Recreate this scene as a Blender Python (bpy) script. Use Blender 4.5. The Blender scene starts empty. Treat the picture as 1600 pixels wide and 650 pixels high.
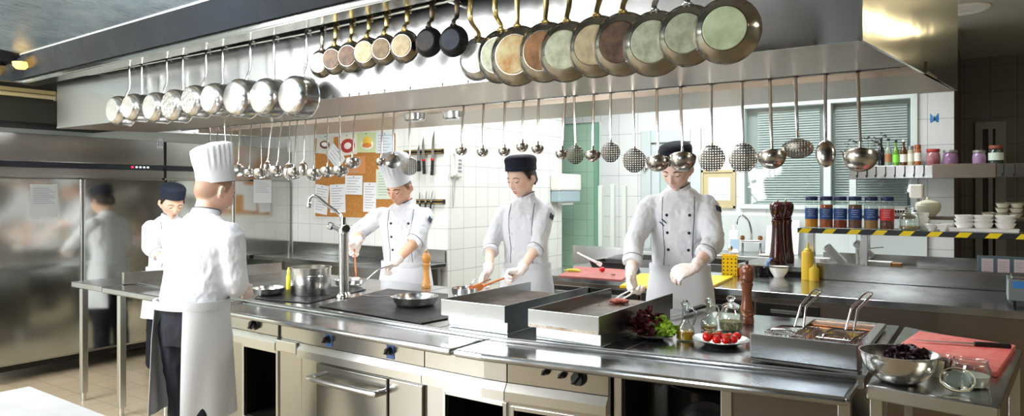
import bpy, bmesh, math, random
from mathutils import Vector, Matrix, noise
from mathutils.bvhtree import BVHTree
PI = math.pi
random.seed(7)
SC = bpy.context.scene
SC.cycles.transparent_max_bounces = 24
COL = SC.collection
# ------------------------------------------------------------------ camera frame
FPX, CAMZ, HORIZON = 1100.0, 1.55, 300.0
YAW = math.radians(34.2)
CY, SY = math.cos(YAW), math.sin(YAW)

def _world(X, Y, z):
    return Vector((CY * X - SY * Y, SY * X + CY * Y, z))

def at(px, py, z):
    """Point of the photograph lying at height z."""
    Y = (CAMZ - z) * FPX / (py - HORIZON)
    return _world((px - 800) / FPX * Y, Y, z)

def atv(px, py, v):
    """Point of the photograph lying on the upright plane y = v (across the room)."""
    k = (px - 800) / FPX
    Y = v / (SY * k + CY)
    return _world(k * Y, Y, CAMZ - (py - HORIZON) / FPX * Y)

def atu(px, py, u):
    k = (px - 800) / FPX
    Y = u / (CY * k - SY)
    return _world(k * Y, Y, CAMZ - (py - HORIZON) / FPX * Y)

def depth(p):
    return -SY * p[0] + CY * p[1]

def toward_camera(p):
    return math.atan2(-p[1], -p[0])

# ------------------------------------------------------------------ objects
def wm(o):
    m = Matrix.Identity(4)
    while o is not None:
        m = o.matrix_basis @ m
        o = o.parent
    return m

def tag(o, label=None, cat=None, group=None, kind=None):
    if label: o['label'] = label
    if cat: o['category'] = cat
    if group: o['group'] = group
    if kind: o['kind'] = kind
    return o

def thing(name, label, cat, loc=(0, 0, 0), rz=0, group=None):
    o = bpy.data.objects.new(name, None)
    COL.objects.link(o)
    o.empty_display_size = 0.1
    o.location = loc
    o.rotation_euler = (0, 0, rz)
    return tag(o, label, cat, group)

def copy_tree(o, parent=None):
    c = o.copy()
    COL.objects.link(c)
    c.parent = parent
    for ch in [x for x in bpy.data.objects if x.parent == o]:
        copy_tree(ch, c)
    return c

def link_mesh(name, me, mats, parent=None):
    o = bpy.data.objects.new(name, me)
    for m in (mats if isinstance(mats, (list, tuple)) else [mats]):
        me.materials.append(m)
    COL.objects.link(o)
    o.parent = parent
    return o

class MB:
    """Collects shapes into ONE mesh."""
    def __init__(self):
        self.bm = bmesh.new()
        self.mi = 0

    def _put(self, src, M=None, smooth=None):
        me = bpy.data.meshes.new('tmp')
        for f in src.faces:
            f.material_index = self.mi
            if smooth is not None: f.smooth = smooth
        src.to_mesh(me); src.free()
        if M is not None: me.transform(M)
        self.bm.from_mesh(me)
        bpy.data.meshes.remove(me)
        return self

    def box(self, x0, x1, y0, y1, z0, z1, bev=0.0, M=None, seg=2):
        b = bmesh.new()
        bmesh.ops.create_cube(b, size=1)
        for v in b.verts:
            v.co = Vector((x0 + (v.co.x + .5) * (x1 - x0), y0 + (v.co.y + .5) * (y1 - y0), z0 + (v.co.z + .5) * (z1 - z0)))
        bev = min(bev, .45 * min(abs(x1 - x0), abs(y1 - y0), abs(z1 - z0)))
        if bev > 0:
            bmesh.ops.bevel(b, geom=b.edges[:], offset=bev, segments=seg, profile=.5, affect='EDGES')
        return self._put(b, M)

    def longbox(self, x0, x1, y0, y1, z0, z1, bev=0.0, n=12):
        """Box cut into n slices along x, so that it can follow a bent line."""
        b = bmesh.new()
        bmesh.ops.create_cube(b, size=1)
        for v in b.verts:
            v.co = Vector((x0 + (v.co.x + .5) * (x1 - x0), y0 + (v.co.y + .5) * (y1 - y0), z0 + (v.co.z + .5) * (z1 - z0)))
        bev = min(bev, .45 * min(abs(x1 - x0), abs(y1 - y0), abs(z1 - z0)))
        if bev > 0:
            bmesh.ops.bevel(b, geom=b.edges[:], offset=bev, segments=3, profile=.5, affect='EDGES')
        for i in range(1, n):
            x = x0 + (x1 - x0) * i / n
            bmesh.ops.bisect_plane(b, geom=b.verts[:] + b.edges[:] + b.faces[:], plane_co=(x, 0, 0), plane_no=(1, 0, 0))
        return self._put(b)

    def prism(self, pts, z0, z1, M=None, bev=0.0):
        """Polygon pts (x, y) extruded from z0 to z1."""
        b = bmesh.new()
        lo = [b.verts.new((p[0], p[1], z0)) for p in pts]
        hi = [b.verts.new((p[0], p[1], z1)) for p in pts]
        n = len(pts)
        b.faces.new(lo[::-1]); b.faces.new(hi)
        for i in range(n):
            b.faces.new((lo[i], lo[(i + 1) % n], hi[(i + 1) % n], hi[i]))
        bmesh.ops.recalc_face_normals(b, faces=b.faces[:])
        if bev > 0:
            bmesh.ops.bevel(b, geom=b.edges[:], offset=bev, segments=2, profile=.5, affect='EDGES')
        return self._put(b, M)

    def hexa(self, p):
        """Eight corners: four of the bottom loop, four of the top loop."""
        b = bmesh.new()
        v = [b.verts.new(q) for q in p]
        for f in ((3, 2, 1, 0), (4, 5, 6, 7), (0, 1, 5, 4), (1, 2, 6, 5), (2, 3, 7, 6), (3, 0, 4, 7)):
            b.faces.new([v[i] for i in f])
        bmesh.ops.recalc_face_normals(b, faces=b.faces[:])
        return self._put(b)

    def slab(self, quad, t):
        """Four-sided sheet of thickness t grown along its normal."""
        q = [Vector(p) for p in quad]
        n = (q[1] - q[0]).cross(q[3] - q[0]).normalized() * t
        return self.hexa(q + [p + n for p in q])

    def lathe(self, prof, seg=32, M=None, cap=True, smooth=True):
        """Profile (r, z) turned about z."""
        b = bmesh.new()
        rings = []
        for r, z in prof:
            if r < 1e-6:
                rings.append([b.verts.new((0, 0, z))])
            else:
                rings.append([b.verts.new((r * math.cos(2 * PI * i / seg), r * math.sin(2 * PI * i / seg), z)) for i in range(seg)])
        for a, c in zip(rings, rings[1:]):
            for i in range(seg):
                j = (i + 1) % seg
                if len(a) == 1 and len(c) == 1: continue
                if len(a) == 1: b.faces.new((a[0], c[i], c[j]))
                elif len(c) == 1: b.faces.new((a[i], a[j], c[0]))
                else: b.faces.new((a[i], a[j], c[j], c[i]))
        if cap:
            for r in (rings[0], rings[-1]):
                if len(r) > 2: b.faces.new(r)
        bmesh.ops.recalc_face_normals(b, faces=b.faces[:])
        return self._put(b, M, smooth)

    def cyl(self, p, q, r, r2=None, seg=20, smooth=True):
        p, q = Vector(p), Vector(q)
        d = q - p
        M = Matrix.Translation(p) @ d.to_track_quat('Z', 'Y').to_matrix().to_4x4()
        return self.lathe([(0, 0), (r, 0), (r if r2 is None else r2, d.length), (0, d.length)], seg, M, False, smooth)

    def tube(self, pts, r, seg=8, closed=False, flat=None):
        """Round bar along a polyline; r may be a list. flat=(w, t) makes a flat strip (w across, t thick)."""
        P = [Vector(p) for p in pts]
        n = len(P)
        R = r if isinstance(r, (list, tuple)) else [r] * n
        b = bmesh.new()
        up = None
        rings = []
        for i in range(n):
            if closed: d = P[(i + 1) % n] - P[i - 1]
            else: d = P[min(i + 1, n - 1)] - P[max(i - 1, 0)]
            d.normalize()
            if up is None:
                up = Vector((0, 0, 1)) if abs(d.z) < .9 else Vector((0, 1, 0))
                if flat: up = Vector(flat[2]) if len(flat) > 2 else up
            x = up.cross(d)
            if x.length < 1e-5: x = Vector((1, 0, 0)).cross(d)
            x.normalize()
            up = d.cross(x).normalized()
            ring = []
            for k in range(seg):
                a = 2 * PI * (k + (.5 if flat else 0)) / seg
                if flat:
                    ca, sa = math.cos(a), math.sin(a)
                    q = (abs(ca) ** .5 * (1 if ca > 0 else -1) * flat[0] / 2 * R[i], abs(sa) ** .5 * (1 if sa > 0 else -1) * flat[1] / 2 * (R[i] if len(flat) < 4 else 1))
                else:
                    q = (math.cos(a) * R[i], math.sin(a) * R[i])
                ring.append(b.verts.new(P[i] + x * q[0] + up * q[1]))
            rings.append(ring)
        m = n if closed else n - 1
        for i in range(m):
            a, c = rings[i], rings[(i + 1) % n]
            for k in range(seg):
                b.faces.new((a[k], a[(k + 1) % seg], c[(k + 1) % seg], c[k]))
        if not closed:
            b.faces.new(rings[0][::-1]); b.faces.new(rings[-1])
        bmesh.ops.recalc_face_normals(b, faces=b.faces[:])
        return self._put(b, None, True)

    def loft(self, rings, cap=True, smooth=True):
        b = bmesh.new()
        R = [[b.verts.new(p) for p in r] for r in rings]
        n = len(R[0])
        for a, c in zip(R, R[1:]):
            for k in range(n):
                b.faces.new((a[k], a[(k + 1) % n], c[(k + 1) % n], c[k]))
        if cap:
            b.faces.new(R[0][::-1]); b.faces.new(R[-1])
        bmesh.ops.recalc_face_normals(b, faces=b.faces[:])
        return self._put(b, None, smooth)

    def ball(self, c, r, M=None, seg=20, ring=12):
        b = bmesh.new()
        bmesh.ops.create_uvsphere(b, u_segments=seg, v_segments=ring, radius=1)
        rr = r if isinstance(r, (list, tuple)) else (r, r, r)
        T = Matrix.Translation(c) @ (M if M is not None else Matrix.Identity(4)) @ Matrix.Diagonal((*rr, 1))
        return self._put(b, T, True)

    def sheet(self, fn, nu, nv, thick=0):
        """Grid surface fn(s, t) -> point; thick > 0 gives it a back."""
        b = bmesh.new()
        G = [[b.verts.new(fn(i / nu, j / nv)) for j in range(nv + 1)] for i in range(nu + 1)]
        for i in range(nu):
            for j in range(nv):
                b.faces.new((G[i][j], G[i + 1][j], G[i + 1][j + 1], G[i][j + 1]))
        if thick:
            b.normal_update()
            bmesh.ops.solidify(b, geom=b.faces[:], thickness=thick)
        return self._put(b, None, True)

    def mat(self, i):
        self.mi = i
        return self

    def build(self, name, mats, parent=None, world=False, origin=None, warp=None, auto=True):
        if warp is not None:
            for v in self.bm.verts: v.co = warp(v.co)
        me = bpy.data.meshes.new(name)
        self.bm.to_mesh(me); self.bm.free()
        if world and parent is not None: me.transform(wm(parent).inverted())
        o = link_mesh(name, me, mats, parent)
        if origin is not None:
            me.transform(Matrix.Translation(-Vector(origin)))
            o.location = origin
        if auto:
            try:
                me.shade_smooth_by_angle = None
            except Exception:
                pass
            sm = [p.use_smooth for p in me.polygons]
            if any(sm):
                set_sharp(me, math.radians(38))
        return o

def set_sharp(me, ang):
    b = bmesh.new(); b.from_mesh(me)
    for e in b.edges:
        if len(e.link_faces) == 2:
            e.smooth = e.calc_face_angle(0) < ang
    b.to_mesh(me); b.free()

def T(x, y, z): return Matrix.Translation((x, y, z))
def RX(a): return Matrix.Rotation(a, 4, 'X')
def RY(a): return Matrix.Rotation(a, 4, 'Y')
def RZ(a): return Matrix.Rotation(a, 4, 'Z')

def lerp(a, b, t): return a + (b - a) * t
def interp(tab, x):
    if x <= tab[0][0]: return tab[0][1]
    for (a, fa), (b, fb) in zip(tab, tab[1:]):
        if x <= b: return fa + (fb - fa) * (x - a) / (b - a)
    return tab[-1][1]

def smooth_path(pts, n=6):
    """Catmull-Rom through the points."""
    P = [Vector(p) for p in pts]
    out = []
    for i in range(len(P) - 1):
        p0, p1, p2, p3 = P[max(i - 1, 0)], P[i], P[i + 1], P[min(i + 2, len(P) - 1)]
        for k in range(n):
            t = k / n
            out.append(.5 * ((2 * p1) + (p2 - p0) * t + (2 * p0 - 5 * p1 + 4 * p2 - p3) * t * t + (3 * p1 - p0 - 3 * p2 + p3) * t ** 3))
    out.append(P[-1])
    return out

# ------------------------------------------------------------------ materials
def lin(h):
    h = h.lstrip('#')
    c = [int(h[i:i + 2], 16) / 255 for i in (0, 2, 4)]
    return tuple(x / 12.92 if x <= .04045 else ((x + .055) / 1.055) ** 2.4 for x in c) + (1,)

_M = {}
def pm(name, col, rough=.5, metal=0, vary=0, vscale=8, bump=0, bscale=60, stretch=None, rvary=0, trans=0, ior=1.45, coat=0, emit=None, sheen=0, col2=None, sss=0, alpha=None, spec=None):
    if name in _M: return _M[name]
    m = bpy.data.materials.new(name); m.use_nodes = True
    nt = m.node_tree; N = nt.nodes; L = nt.links
    b = N['Principled BSDF']
    c = lin(col) if isinstance(col, str) else col
    b.inputs['Base Color'].default_value = c
    b.inputs['Roughness'].default_value = rough
    b.inputs['Metallic'].default_value = metal
    b.inputs['Transmission Weight'].default_value = trans
    b.inputs['IOR'].default_value = ior
    b.inputs['Coat Weight'].default_value = coat
    b.inputs['Sheen Weight'].default_value = sheen
    if spec is not None: b.inputs['Specular IOR Level'].default_value = spec
    if alpha is not None: b.inputs['Alpha'].default_value = alpha
    if sss:
        b.inputs['Subsurface Weight'].default_value = sss
        b.inputs['Subsurface Radius'].default_value = (.012, .005, .003)
        b.inputs['Subsurface Scale'].default_value = 1
    if emit:
        b.inputs['Emission Color'].default_value = lin(emit[0]); b.inputs['Emission Strength'].default_value = emit[1]
    m.diffuse_color = c
    tc = N.new('ShaderNodeTexCoord')
    src = tc.outputs['Object']
    if stretch:
        mp = N.new('ShaderNodeMapping'); mp.inputs['Scale'].default_value = stretch
        L.new(src, mp.inputs['Vector']); ssrc = mp.outputs['Vector']
    else: ssrc = src
    if vary or col2:
        nz = N.new('ShaderNodeTexNoise'); nz.inputs['Scale'].default_value = vscale; nz.inputs['Detail'].default_value = 5; nz.inputs['Roughness'].default_value = .6
        L.new(src, nz.inputs['Vector'])
        rp = N.new('ShaderNodeValToRGB')
        c2 = lin(col2) if col2 else tuple(max(0, x * (1 - vary)) for x in c[:3]) + (1,)
        c1 = c if col2 else tuple(min(1, x * (1 + vary * .5)) for x in c[:3]) + (1,)
        rp.color_ramp.elements[0].color = c1; rp.color_ramp.elements[1].color = c2
        rp.color_ramp.elements[0].position = .35; rp.color_ramp.elements[1].position = .68
        L.new(nz.outputs['Fac'], rp.inputs['Fac']); L.new(rp.outputs['Color'], b.inputs['Base Color'])
    if rvary:
        n2 = N.new('ShaderNodeTexNoise'); n2.inputs['Scale'].default_value = 5 if not stretch else 12; n2.inputs['Detail'].default_value = 6
        L.new(ssrc, n2.inputs['Vector'])
        mr = N.new('ShaderNodeMapRange'); mr.inputs['From Min'].default_value = .3; mr.inputs['From Max'].default_value = .7
        mr.inputs['To Min'].default_value = max(.02, rough - rvary); mr.inputs['To Max'].default_value = rough + rvary
        L.new(n2.outputs['Fac'], mr.inputs['Value']); L.new(mr.outputs['Result'], b.inputs['Roughness'])
    if bump:
        n3 = N.new('ShaderNodeTexNoise'); n3.inputs['Scale'].default_value = bscale; n3.inputs['Detail'].default_value = 3
        L.new(ssrc, n3.inputs['Vector'])
        bp = N.new('ShaderNodeBump'); bp.inputs['Strength'].default_value = bump; bp.inputs['Distance'].default_value = .01
        L.new(n3.outputs['Fac'], bp.inputs['Height']); L.new(bp.outputs['Normal'], b.inputs['Normal'])
    _M[name] = m
    return m

def tiles(name, col, grout, w, h, axis, rough=.2, mortar=.003, offset=0, vary=.04, bump=.25):
    """Tiled surface: axis 'x' (wall along x), 'y' (wall along y) or 'z' (floor)."""
    m = pm(name, col, rough)
    nt = m.node_tree; N = nt.nodes; L = nt.links; b = N['Principled BSDF']
    tc = N.new('ShaderNodeTexCoord'); sep = N.new('ShaderNodeSeparateXYZ'); cmb = N.new('ShaderNodeCombineXYZ')
    L.new(tc.outputs['Object'], sep.inputs[0])
    a, c = {'x': ('X', 'Z'), 'y': ('Y', 'Z'), 'z': ('X', 'Y')}[axis]
    L.new(sep.outputs[a], cmb.inputs['X']); L.new(sep.outputs[c], cmb.inputs['Y'])
    br = N.new('ShaderNodeTexBrick'); br.offset = offset; br.squash = 1
    br.inputs['Scale'].default_value = 1; br.inputs['Brick Width'].default_value = w; br.inputs['Row Height'].default_value = h
    br.inputs['Mortar Size'].default_value = mortar; br.inputs['Mortar Smooth'].default_value = .1
    c1 = lin(col); c2 = tuple(x * (1 - vary) for x in c1[:3]) + (1,)
    br.inputs['Color1'].default_value = c1; br.inputs['Color2'].default_value = c2; br.inputs['Mortar'].default_value = lin(grout)
    L.new(cmb.outputs[0], br.inputs['Vector']); L.new(br.outputs['Color'], b.inputs['Base Color'])
    bp = N.new('ShaderNodeBump'); bp.inputs['Strength'].default_value = bump; bp.inputs['Distance'].default_value = .004; bp.invert = True
    L.new(br.outputs['Fac'], bp.inputs['Height']); L.new(bp.outputs['Normal'], b.inputs['Normal'])
    return m

STEEL = pm('brushed_steel', '#cfd0cd', .25, 1, vary=.06, vscale=4)
STEELH = pm('brushed_steel_sheet', '#b6b6b2', .2, 1, vary=.08, vscale=1.8)
STEELTOP = pm('worktop_steel', '#bfc2c3', .19, 1, vary=.10, vscale=4, rvary=.06)
STEELDENT = pm('dented_steel_doors', '#c9cbc5', .11, 1, vary=.08, vscale=2.2, bump=.10, bscale=3)
CHROME = pm('chrome', '#dcdcdc', .08, 1)
POT = pm('polished_pot_steel', '#d6d5d2', .22, 1, rvary=.06, stretch=(6, 6, 60))
POTBASE = pm('scuffed_aluminium_base', '#cdc9c4', .38, 1, vary=.18, vscale=30, rvary=.12)
PANST = pm('used_pan_steel', '#c8c2b4', .24, 1, vary=.15, vscale=14, rvary=.07)
IRON = pm('black_iron', '#262625', .42, .3, vary=.4, vscale=20, rvary=.12)
DARK = pm('dark_cavity', '#14130f', .5)
BLACKPL = pm('black_plastic', '#151516', .4)
WHITEPL = pm('white_plastic', '#e9e9e6', .35)
CERAM = pm('white_ceramic', '#f1f0ec', .15)
GLASS = pm('clear_glass', '#f4fbf8', .02, trans=1, ior=1.45)
def thin_glass(name, col, refl=1.0):
    m = bpy.data.materials.new(name); m.use_nodes = True
    nt = m.node_tree; N = nt.nodes; L = nt.links; N.remove(N['Principled BSDF'])
    t = N.new('ShaderNodeBsdfTransparent'); t.inputs['Color'].default_value = lin(col)
    g = N.new('ShaderNodeBsdfGlossy'); g.inputs['Roughness'].default_value = .03
    f = N.new('ShaderNodeLayerWeight'); f.inputs['Blend'].default_value = .5
    w = N.new('ShaderNodeMath'); w.operation = 'POWER'; w.inputs[1].default_value = 3.5; L.new(f.outputs['Facing'], w.inputs[0])
    k = N.new('ShaderNodeMath'); k.operation = 'MULTIPLY_ADD'; k.inputs[1].default_value = .45 * refl; k.inputs[2].default_value = .035 * refl; L.new(w.outputs[0], k.inputs[0])
    x = N.new('ShaderNodeMixShader'); L.new(k.outputs[0], x.inputs[0]); L.new(t.outputs[0], x.inputs[1]); L.new(g.outputs[0], x.inputs[2])
    L.new(x.outputs[0], N['Material Output'].inputs[0]); m.diffuse_color = lin(col)
    return m
PANE = thin_glass('window_glass', '#f7faf9')
JARG = thin_glass('thin_jar_glass', '#f6faf8', 2.2)
# ------------------------------------------------------------------ the room
def struct(o): o['kind'] = 'structure'; return o
FLOORM = tiles('floor_tiles', '#bfae92', '#8a7c66', .2, .2, 'z', rough=.35, mortar=.003, vary=.08, bump=.2)
WALLX = tiles('wall_tiles_back', '#e4e6e1', '#b3b6b0', .2, .2, 'x', rough=.22, mortar=.0022)
WALLXB = tiles('wall_tiles_large', '#d3d7d5', '#9da29f', .25, .25, 'x', rough=.25, mortar=.003)
WALLY = tiles('wall_tiles_partition', '#e6e9e3', '#a9ada6', .2, .2, 'y', rough=.22, mortar=.0025)
WALLG = tiles('wall_tiles_green', '#a9cdb4', '#86ab93', .2, .2, 'x', rough=.3)
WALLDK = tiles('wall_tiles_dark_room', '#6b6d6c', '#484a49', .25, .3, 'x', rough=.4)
PAINT = pm('cream_paint', '#dcdab9', .7, vary=.05, vscale=2)
PAINTW = pm('grey_white_paint', '#c9c8c2', .7)
CEILM = pm('ceiling_panel_paint', '#b9bab4', .45, vary=.08, vscale=3)
OLIVE = pm('dark_olive', '#35342b', .6, vary=.1, vscale=3)
TRIMW = pm('white_window_frame', '#ccd6d4', .4)

struct(MB().box(-7.6, 4.2, -3.2, 10.6, -.1, 0).build('floor', FLOORM))
struct(MB().box(-7.6, 4.2, -3.2, 10.6, 3.1, 3.2).build('ceiling', CEILM))
struct(MB().box(-7.6, -7.45, -3.2, 5.3, 0, 3.1).build('wall_left', pm('pale_green_white_paint', '#e2e8de', .6)))
struct(MB().box(-7.6, 4.2, -3.3, -3.2, 0, 3.1).build('wall_front', pm('taupe_paint', '#6f6a62', .7)))
struct(MB().box(4.1, 4.2, -3.2, 10.6, 0, 3.1).build('wall_right', pm('warm_grey_paint', '#8f8a82', .7)))
struct(MB().box(-7.6, -4.40, 5.16, 5.3, 0, 3.1).build('wall_back_left', WALLX))
struct(MB().box(-4.40, -4.24, 5.16, 7.3, 0, 3.1).build('wall_partition', WALLY))
# back wall with the door opening and the wide window opening
VB = 7.84
wb = MB()
def u_of(px, v): return atv(px, 300, v).x
uw0, uw1 = u_of(1158, VB), u_of(1431, VB)
ZS, ZT = 1.366, 2.52
ud0, ud1 = u_of(1003, VB), u_of(1096, VB)
ug0, ug1 = u_of(893, VB), u_of(937, VB)
wb.box(ug1, ud0, VB, VB + .15, 0, 3.1)
wb.box(ug0 - .5, ug1, VB, VB + .15, 2.42, 3.1)
wb.box(ud0, ud1, VB, VB + .15, 2.28, 3.1)
wb.box(ud1, uw0, VB, VB + .15, 0, 3.1)
wb.box(uw0, uw1, VB, VB + .15, 0, ZS)
wb.box(uw0, uw1, VB, VB + .15, ZT, 3.1)
wb.box(uw1, -.285, VB, VB + .15, 0, 3.1)
struct(wb.build('wall_back', WALLXB))
struct(MB().box(-5.2, ug1 - .002, VB + .02, VB + .12, 0, 2.418).build('wall_passage', WALLG))
struct(MB().box(ug1 - .075, ug1 - .003, VB + .005, VB + .019, 0, 2.418).build('wall_passage_side', pm('green_gloss_paint', '#7fb399', .3)))
struct(MB().box(ug1, ug1 + .025, VB - .02, VB, 0, 2.42, .004).build('trim_1', TRIMW))
# dim room behind the opening beside the window; its dimness is put into the wall colours
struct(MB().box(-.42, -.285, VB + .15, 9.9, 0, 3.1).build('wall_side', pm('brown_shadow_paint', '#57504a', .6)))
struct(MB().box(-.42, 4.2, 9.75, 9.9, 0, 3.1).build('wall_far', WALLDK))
d = MB()
p0, p1 = u_of(1524, 9.75), u_of(1572, 9.75)
d.box(p0, p0 + .07, 9.70, 9.75, 0, 2.35); d.box(p1 - .1, p1, 9.70, 9.75, 0, 2.35); d.box(p0 + .071, p1 - .101, 9.70, 9.75, 2.27, 2.35)
d.box((p0 + p1) / 2 - .02, (p0 + p1) / 2 + .02, 9.70, 9.75, 0, 2.27)
dd = struct(d.build('door_2', pm('grey_door_frame', '#8e9492', .5)))
struct(MB().box(p0 + .07, p1 - .1, 9.72, 9.745, 0, 2.27).build('door_pane', pm('brown_dark_pane', '#2e2a25', .15), dd))

# door in the back wall
d = MB()
d.box(ud0, ud0 + .12, VB - .03, VB + .1, 0, 2.28, .006); d.box(ud1 - .12, ud1, VB - .03, VB + .1, 0, 2.28, .006)
d.box(ud0 + .121, ud1 - .121, VB - .029, VB + .099, 2.13, 2.279, .006)
DOORM = pm('pale_blue_grey_door', '#b7c1c1', .4)
dr = struct(d.build('door_1', DOORM))
m = MB(); a0, a1 = ud0 + .122, ud1 - .122
m.box(a0, a0 + .1, VB, VB + .05, 0.02, 2.12); m.box(a1 - .1, a1, VB, VB + .05, .02, 2.12)
m.box(a0 + .101, a1 - .101, VB + .001, VB + .049, 2.0, 2.119); m.box(a0 + .101, a1 - .101, VB + .001, VB + .049, .021, 1.0)
lf = struct(m.build('door_leaf', DOORM, dr))
struct(MB().box(a0 + .1, a1 - .1, VB + .02, VB + .03, 1.0, 2.0).build('door_glass', pm('frosted_door_glass', '#9fb4ae', .25), dr))
m = MB(); m.box(ud0 + .02, ud0 + .1, VB - .06, VB - .03, 1.83, 1.95, .006); m.cyl((ud0 + .06, VB - .05, 1.80), (ud0 + .06, VB - .05, 1.98), .014)
struct(m.build('door_hinge', STEEL, dr))

# wide window with blinds
m = MB()
for px, w in ((1158, .05), (1290, .07), (1425, .06)):
    u = u_of(px, VB); m.box(u - w / 2 + .02, u + w / 2 + .02, VB - .03, VB + .1, ZS, ZT, .006)
m.box(uw0, uw1, VB - .031, VB + .101, ZT - .06, ZT + .001, .006); m.box(uw0, uw1, VB - .031, VB + .101, ZS - .001, ZS + .05, .006)
win = struct(m.build('window_1', TRIMW))
struct(MB().box(uw0 + .02, uw1 - .02, VB + .03, VB + .036, ZS + .04, ZT - .05).build('window_glass', PANE, win))
SLAT = pm('grey_green_blind_slat', '#bfc7c5', .45)
for (xa, xb, nm) in ((1178, 1282, 0), (1300, 1420, 1)):
    ua, ub = u_of(xa, VB), u_of(xb, VB)
    m = MB()
    z = ZT - .1
    while z > ZS + .06:
        m.box(ua + .02, ub - .02, -.014, .014, -.0008, .0008, M=T(0, VB + .075, z) @ RX(math.radians(48)))
        z -= .026
    struct(m.build('window_blind', SLAT, win))
struct(MB().box(uw0 - .03, uw1 + .03, VB + .12, VB + .145, ZS - .02, ZT).build('window_backing', pm('pale_room_beyond', '#b4bbb9', .6), win))
# small ledge of dried flowers is built with the objects; skirting along the partition
struct(MB().box(-4.238, -4.225, 5.16, 7.3, 0, .1).build('baseboard_partition', TRIMW))
# dark olive box above the fridges
a = atu(0, 200, -6.75)
struct(MB().box(-7.44, -6.72, 2.2, atu(204, 210, -6.72).y, 2.14, 3.08).build('trim_2', OLIVE))

struct(MB().box(-2.7, 2.6, -3.0, 1.5, 2.78, 3.09).build('unseen_dark_box', OLIVE))  # unseen dark box added above the camera to darken the hood skirt's reflection
# ------------------------------------------------------------------ camera
cam = bpy.data.cameras.new('camera'); co = bpy.data.objects.new('camera', cam); COL.objects.link(co)
cam.sensor_width = 36; cam.lens = FPX / 1600 * 36; cam.shift_y = -25 / 1600; cam.clip_start = .05
co.location = (0, 0, CAMZ); co.rotation_euler = (PI / 2, 0, YAW)
SC.camera = co
# ------------------------------------------------------------------ lights
SC.view_settings.view_transform = 'Standard'; SC.view_settings.look = 'None'; SC.view_settings.gamma = 1
SC.view_settings.use_curve_mapping = False; SC.view_settings.exposure = .22
w = bpy.data.worlds.new('world'); SC.world = w; w.use_nodes = True
w.node_tree.nodes['Background'].inputs[0].default_value = (.8, .9, 1, 1); w.node_tree.nodes['Background'].inputs[1].default_value = .3
def area(name, loc, target, sx, sy, power, col=(1, 1, 1)):
    l = bpy.data.lights.new(name, 'AREA'); l.shape = 'RECTANGLE'; l.size = sx; l.size_y = sy; l.energy = power; l.color = col
    o = bpy.data.objects.new(name, l); COL.objects.link(o); o.location = loc
    o.rotation_euler = (Vector(target) - Vector(loc)).to_track_quat('-Z', 'Y').to_euler()
    return o
area('front_left_fill', (-5.4, -2.9, 1.9), (-3.0, 4.0, 1.0), 3.6, 1.9, 310, (.95, .97, 1))  # broad light added at the front wall, which has no window
area('ceiling_lamp_front', (-5.2, -.2, 3.05), (-4.6, 2.0, 0), 2.0, 1.2, 130, (.95, .97, 1))
area('ceiling_lamp_near', (-3.4, -1.2, 3.05), (-2.0, 3.0, .9), 1.6, .8, 90, (1, .98, .95))
area('ceiling_lamp_right', (2.8, 2.6, 3.05), (2.4, 3.0, 0), 1.2, 1.2, 45, (1, .9, .72))
area('ceiling_lamp_back', (-3.6, 4.6, 3.05), (-3.6, 4.6, 0), 1.6, .6, 52, (.95, .98, 1))
area('ceiling_lamp_rear', (-2.2, 6.6, 3.05), (-2.2, 6.6, 0), 2.6, .6, 90, (.93, .97, 1))
area('hood_light', (-4.6, 3.3, 2.34), (-4.6, 3.3, 0), 1.2, .16, 32, (.96, .98, 1))
area('hood_light', (-2.4, 3.3, 2.34), (-2.4, 3.3, 0), 1.2, .16, 32, (.96, .98, 1))
area('hood_light', (-1.0, 3.3, 2.34), (-1.0, 3.3, 0), .8, .16, 9, (1, .93, .85))
area('near_hood_fill', (-1.2, -.3, 1.7), (-4.2, 2.0, 2.7), .5, .3, 24, (.88, .94, 1))  # fill light added off-frame to put glare on the near hood roof
# suspended tube lamps in the right-hand bay of the room
TUBE = pm('warm_lamp_tube', '#ffe2a0', .4, emit=('#ffe6b4', 9.0))
for (x, y) in ((1.0, 5.9), (1.7, 7.0)):
    t = thing('suspended_tube_lamp', 'warm suspended tube lamp in the bay beyond the hood', 'lamp', (x, y, 2.85), 0, 'suspended tube lamps')
    MB().box(-.03, .03, -.62, .62, .0, .03, .006).build('housing', pm('white_lamp_housing', '#e3e1da', .4), t)
    for s in (-.06, .06): MB().cyl((s, -.6, .012), (s, .6, .012), .018).build('tube', TUBE, t)
    for s in (-.4, .4): MB().cyl((0, s, .03), (0, s, .245), .006).build('rod', STEEL, t)
# ------------------------------------------------------------------ hood over the island
HV0, HV1, HZ = 2.58, 4.10, 2.05
HU0, HU1 = -6.07, -.36
HTOP = 2.95
h = thing('exhaust_hood', 'long stainless steel exhaust hood over the island, rows of ladles hanging under it', 'exhaust hood', (-3.2, 3.3, 2.05))
HS = pm('hood_sheet_steel', '#bfc0bf', .27, 1, vary=.07, vscale=1.2)
HBR = pm('warm_hood_sheet', '#b3a595', .32, 1, vary=.08, vscale=1.5)
MIRROR = pm('rippled_mirror_steel', '#d3dad6', .12, 1, bump=.30, bscale=2.0)
FR = (-.145, 4.11)      # far corner of the skewed end
FL = (-5.35, 4.10)
m = MB(); m.longbox(HU0, HU1, HV0 - .012, HV0, HZ, HTOP, 0, 8)
m.box(HU0, HU1, HV0 - .016, HV0 - .010, HZ, HZ + .012)
m.build('front_skirt', HS, h, True)
MB().slab([(HU1, HV0 - .012, HZ), (FR[0], FR[1], HZ), (FR[0], FR[1], HTOP), (HU1, HV0 - .012, HTOP)], .012).build('end_panel', MIRROR, h, True)
MB().slab([(HU0, HV0, HZ), (HU0, HV0, HTOP), (FL[0], FL[1], HTOP), (FL[0], FL[1], HZ)], .012).build('end_panel', HS, h, True)
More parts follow.
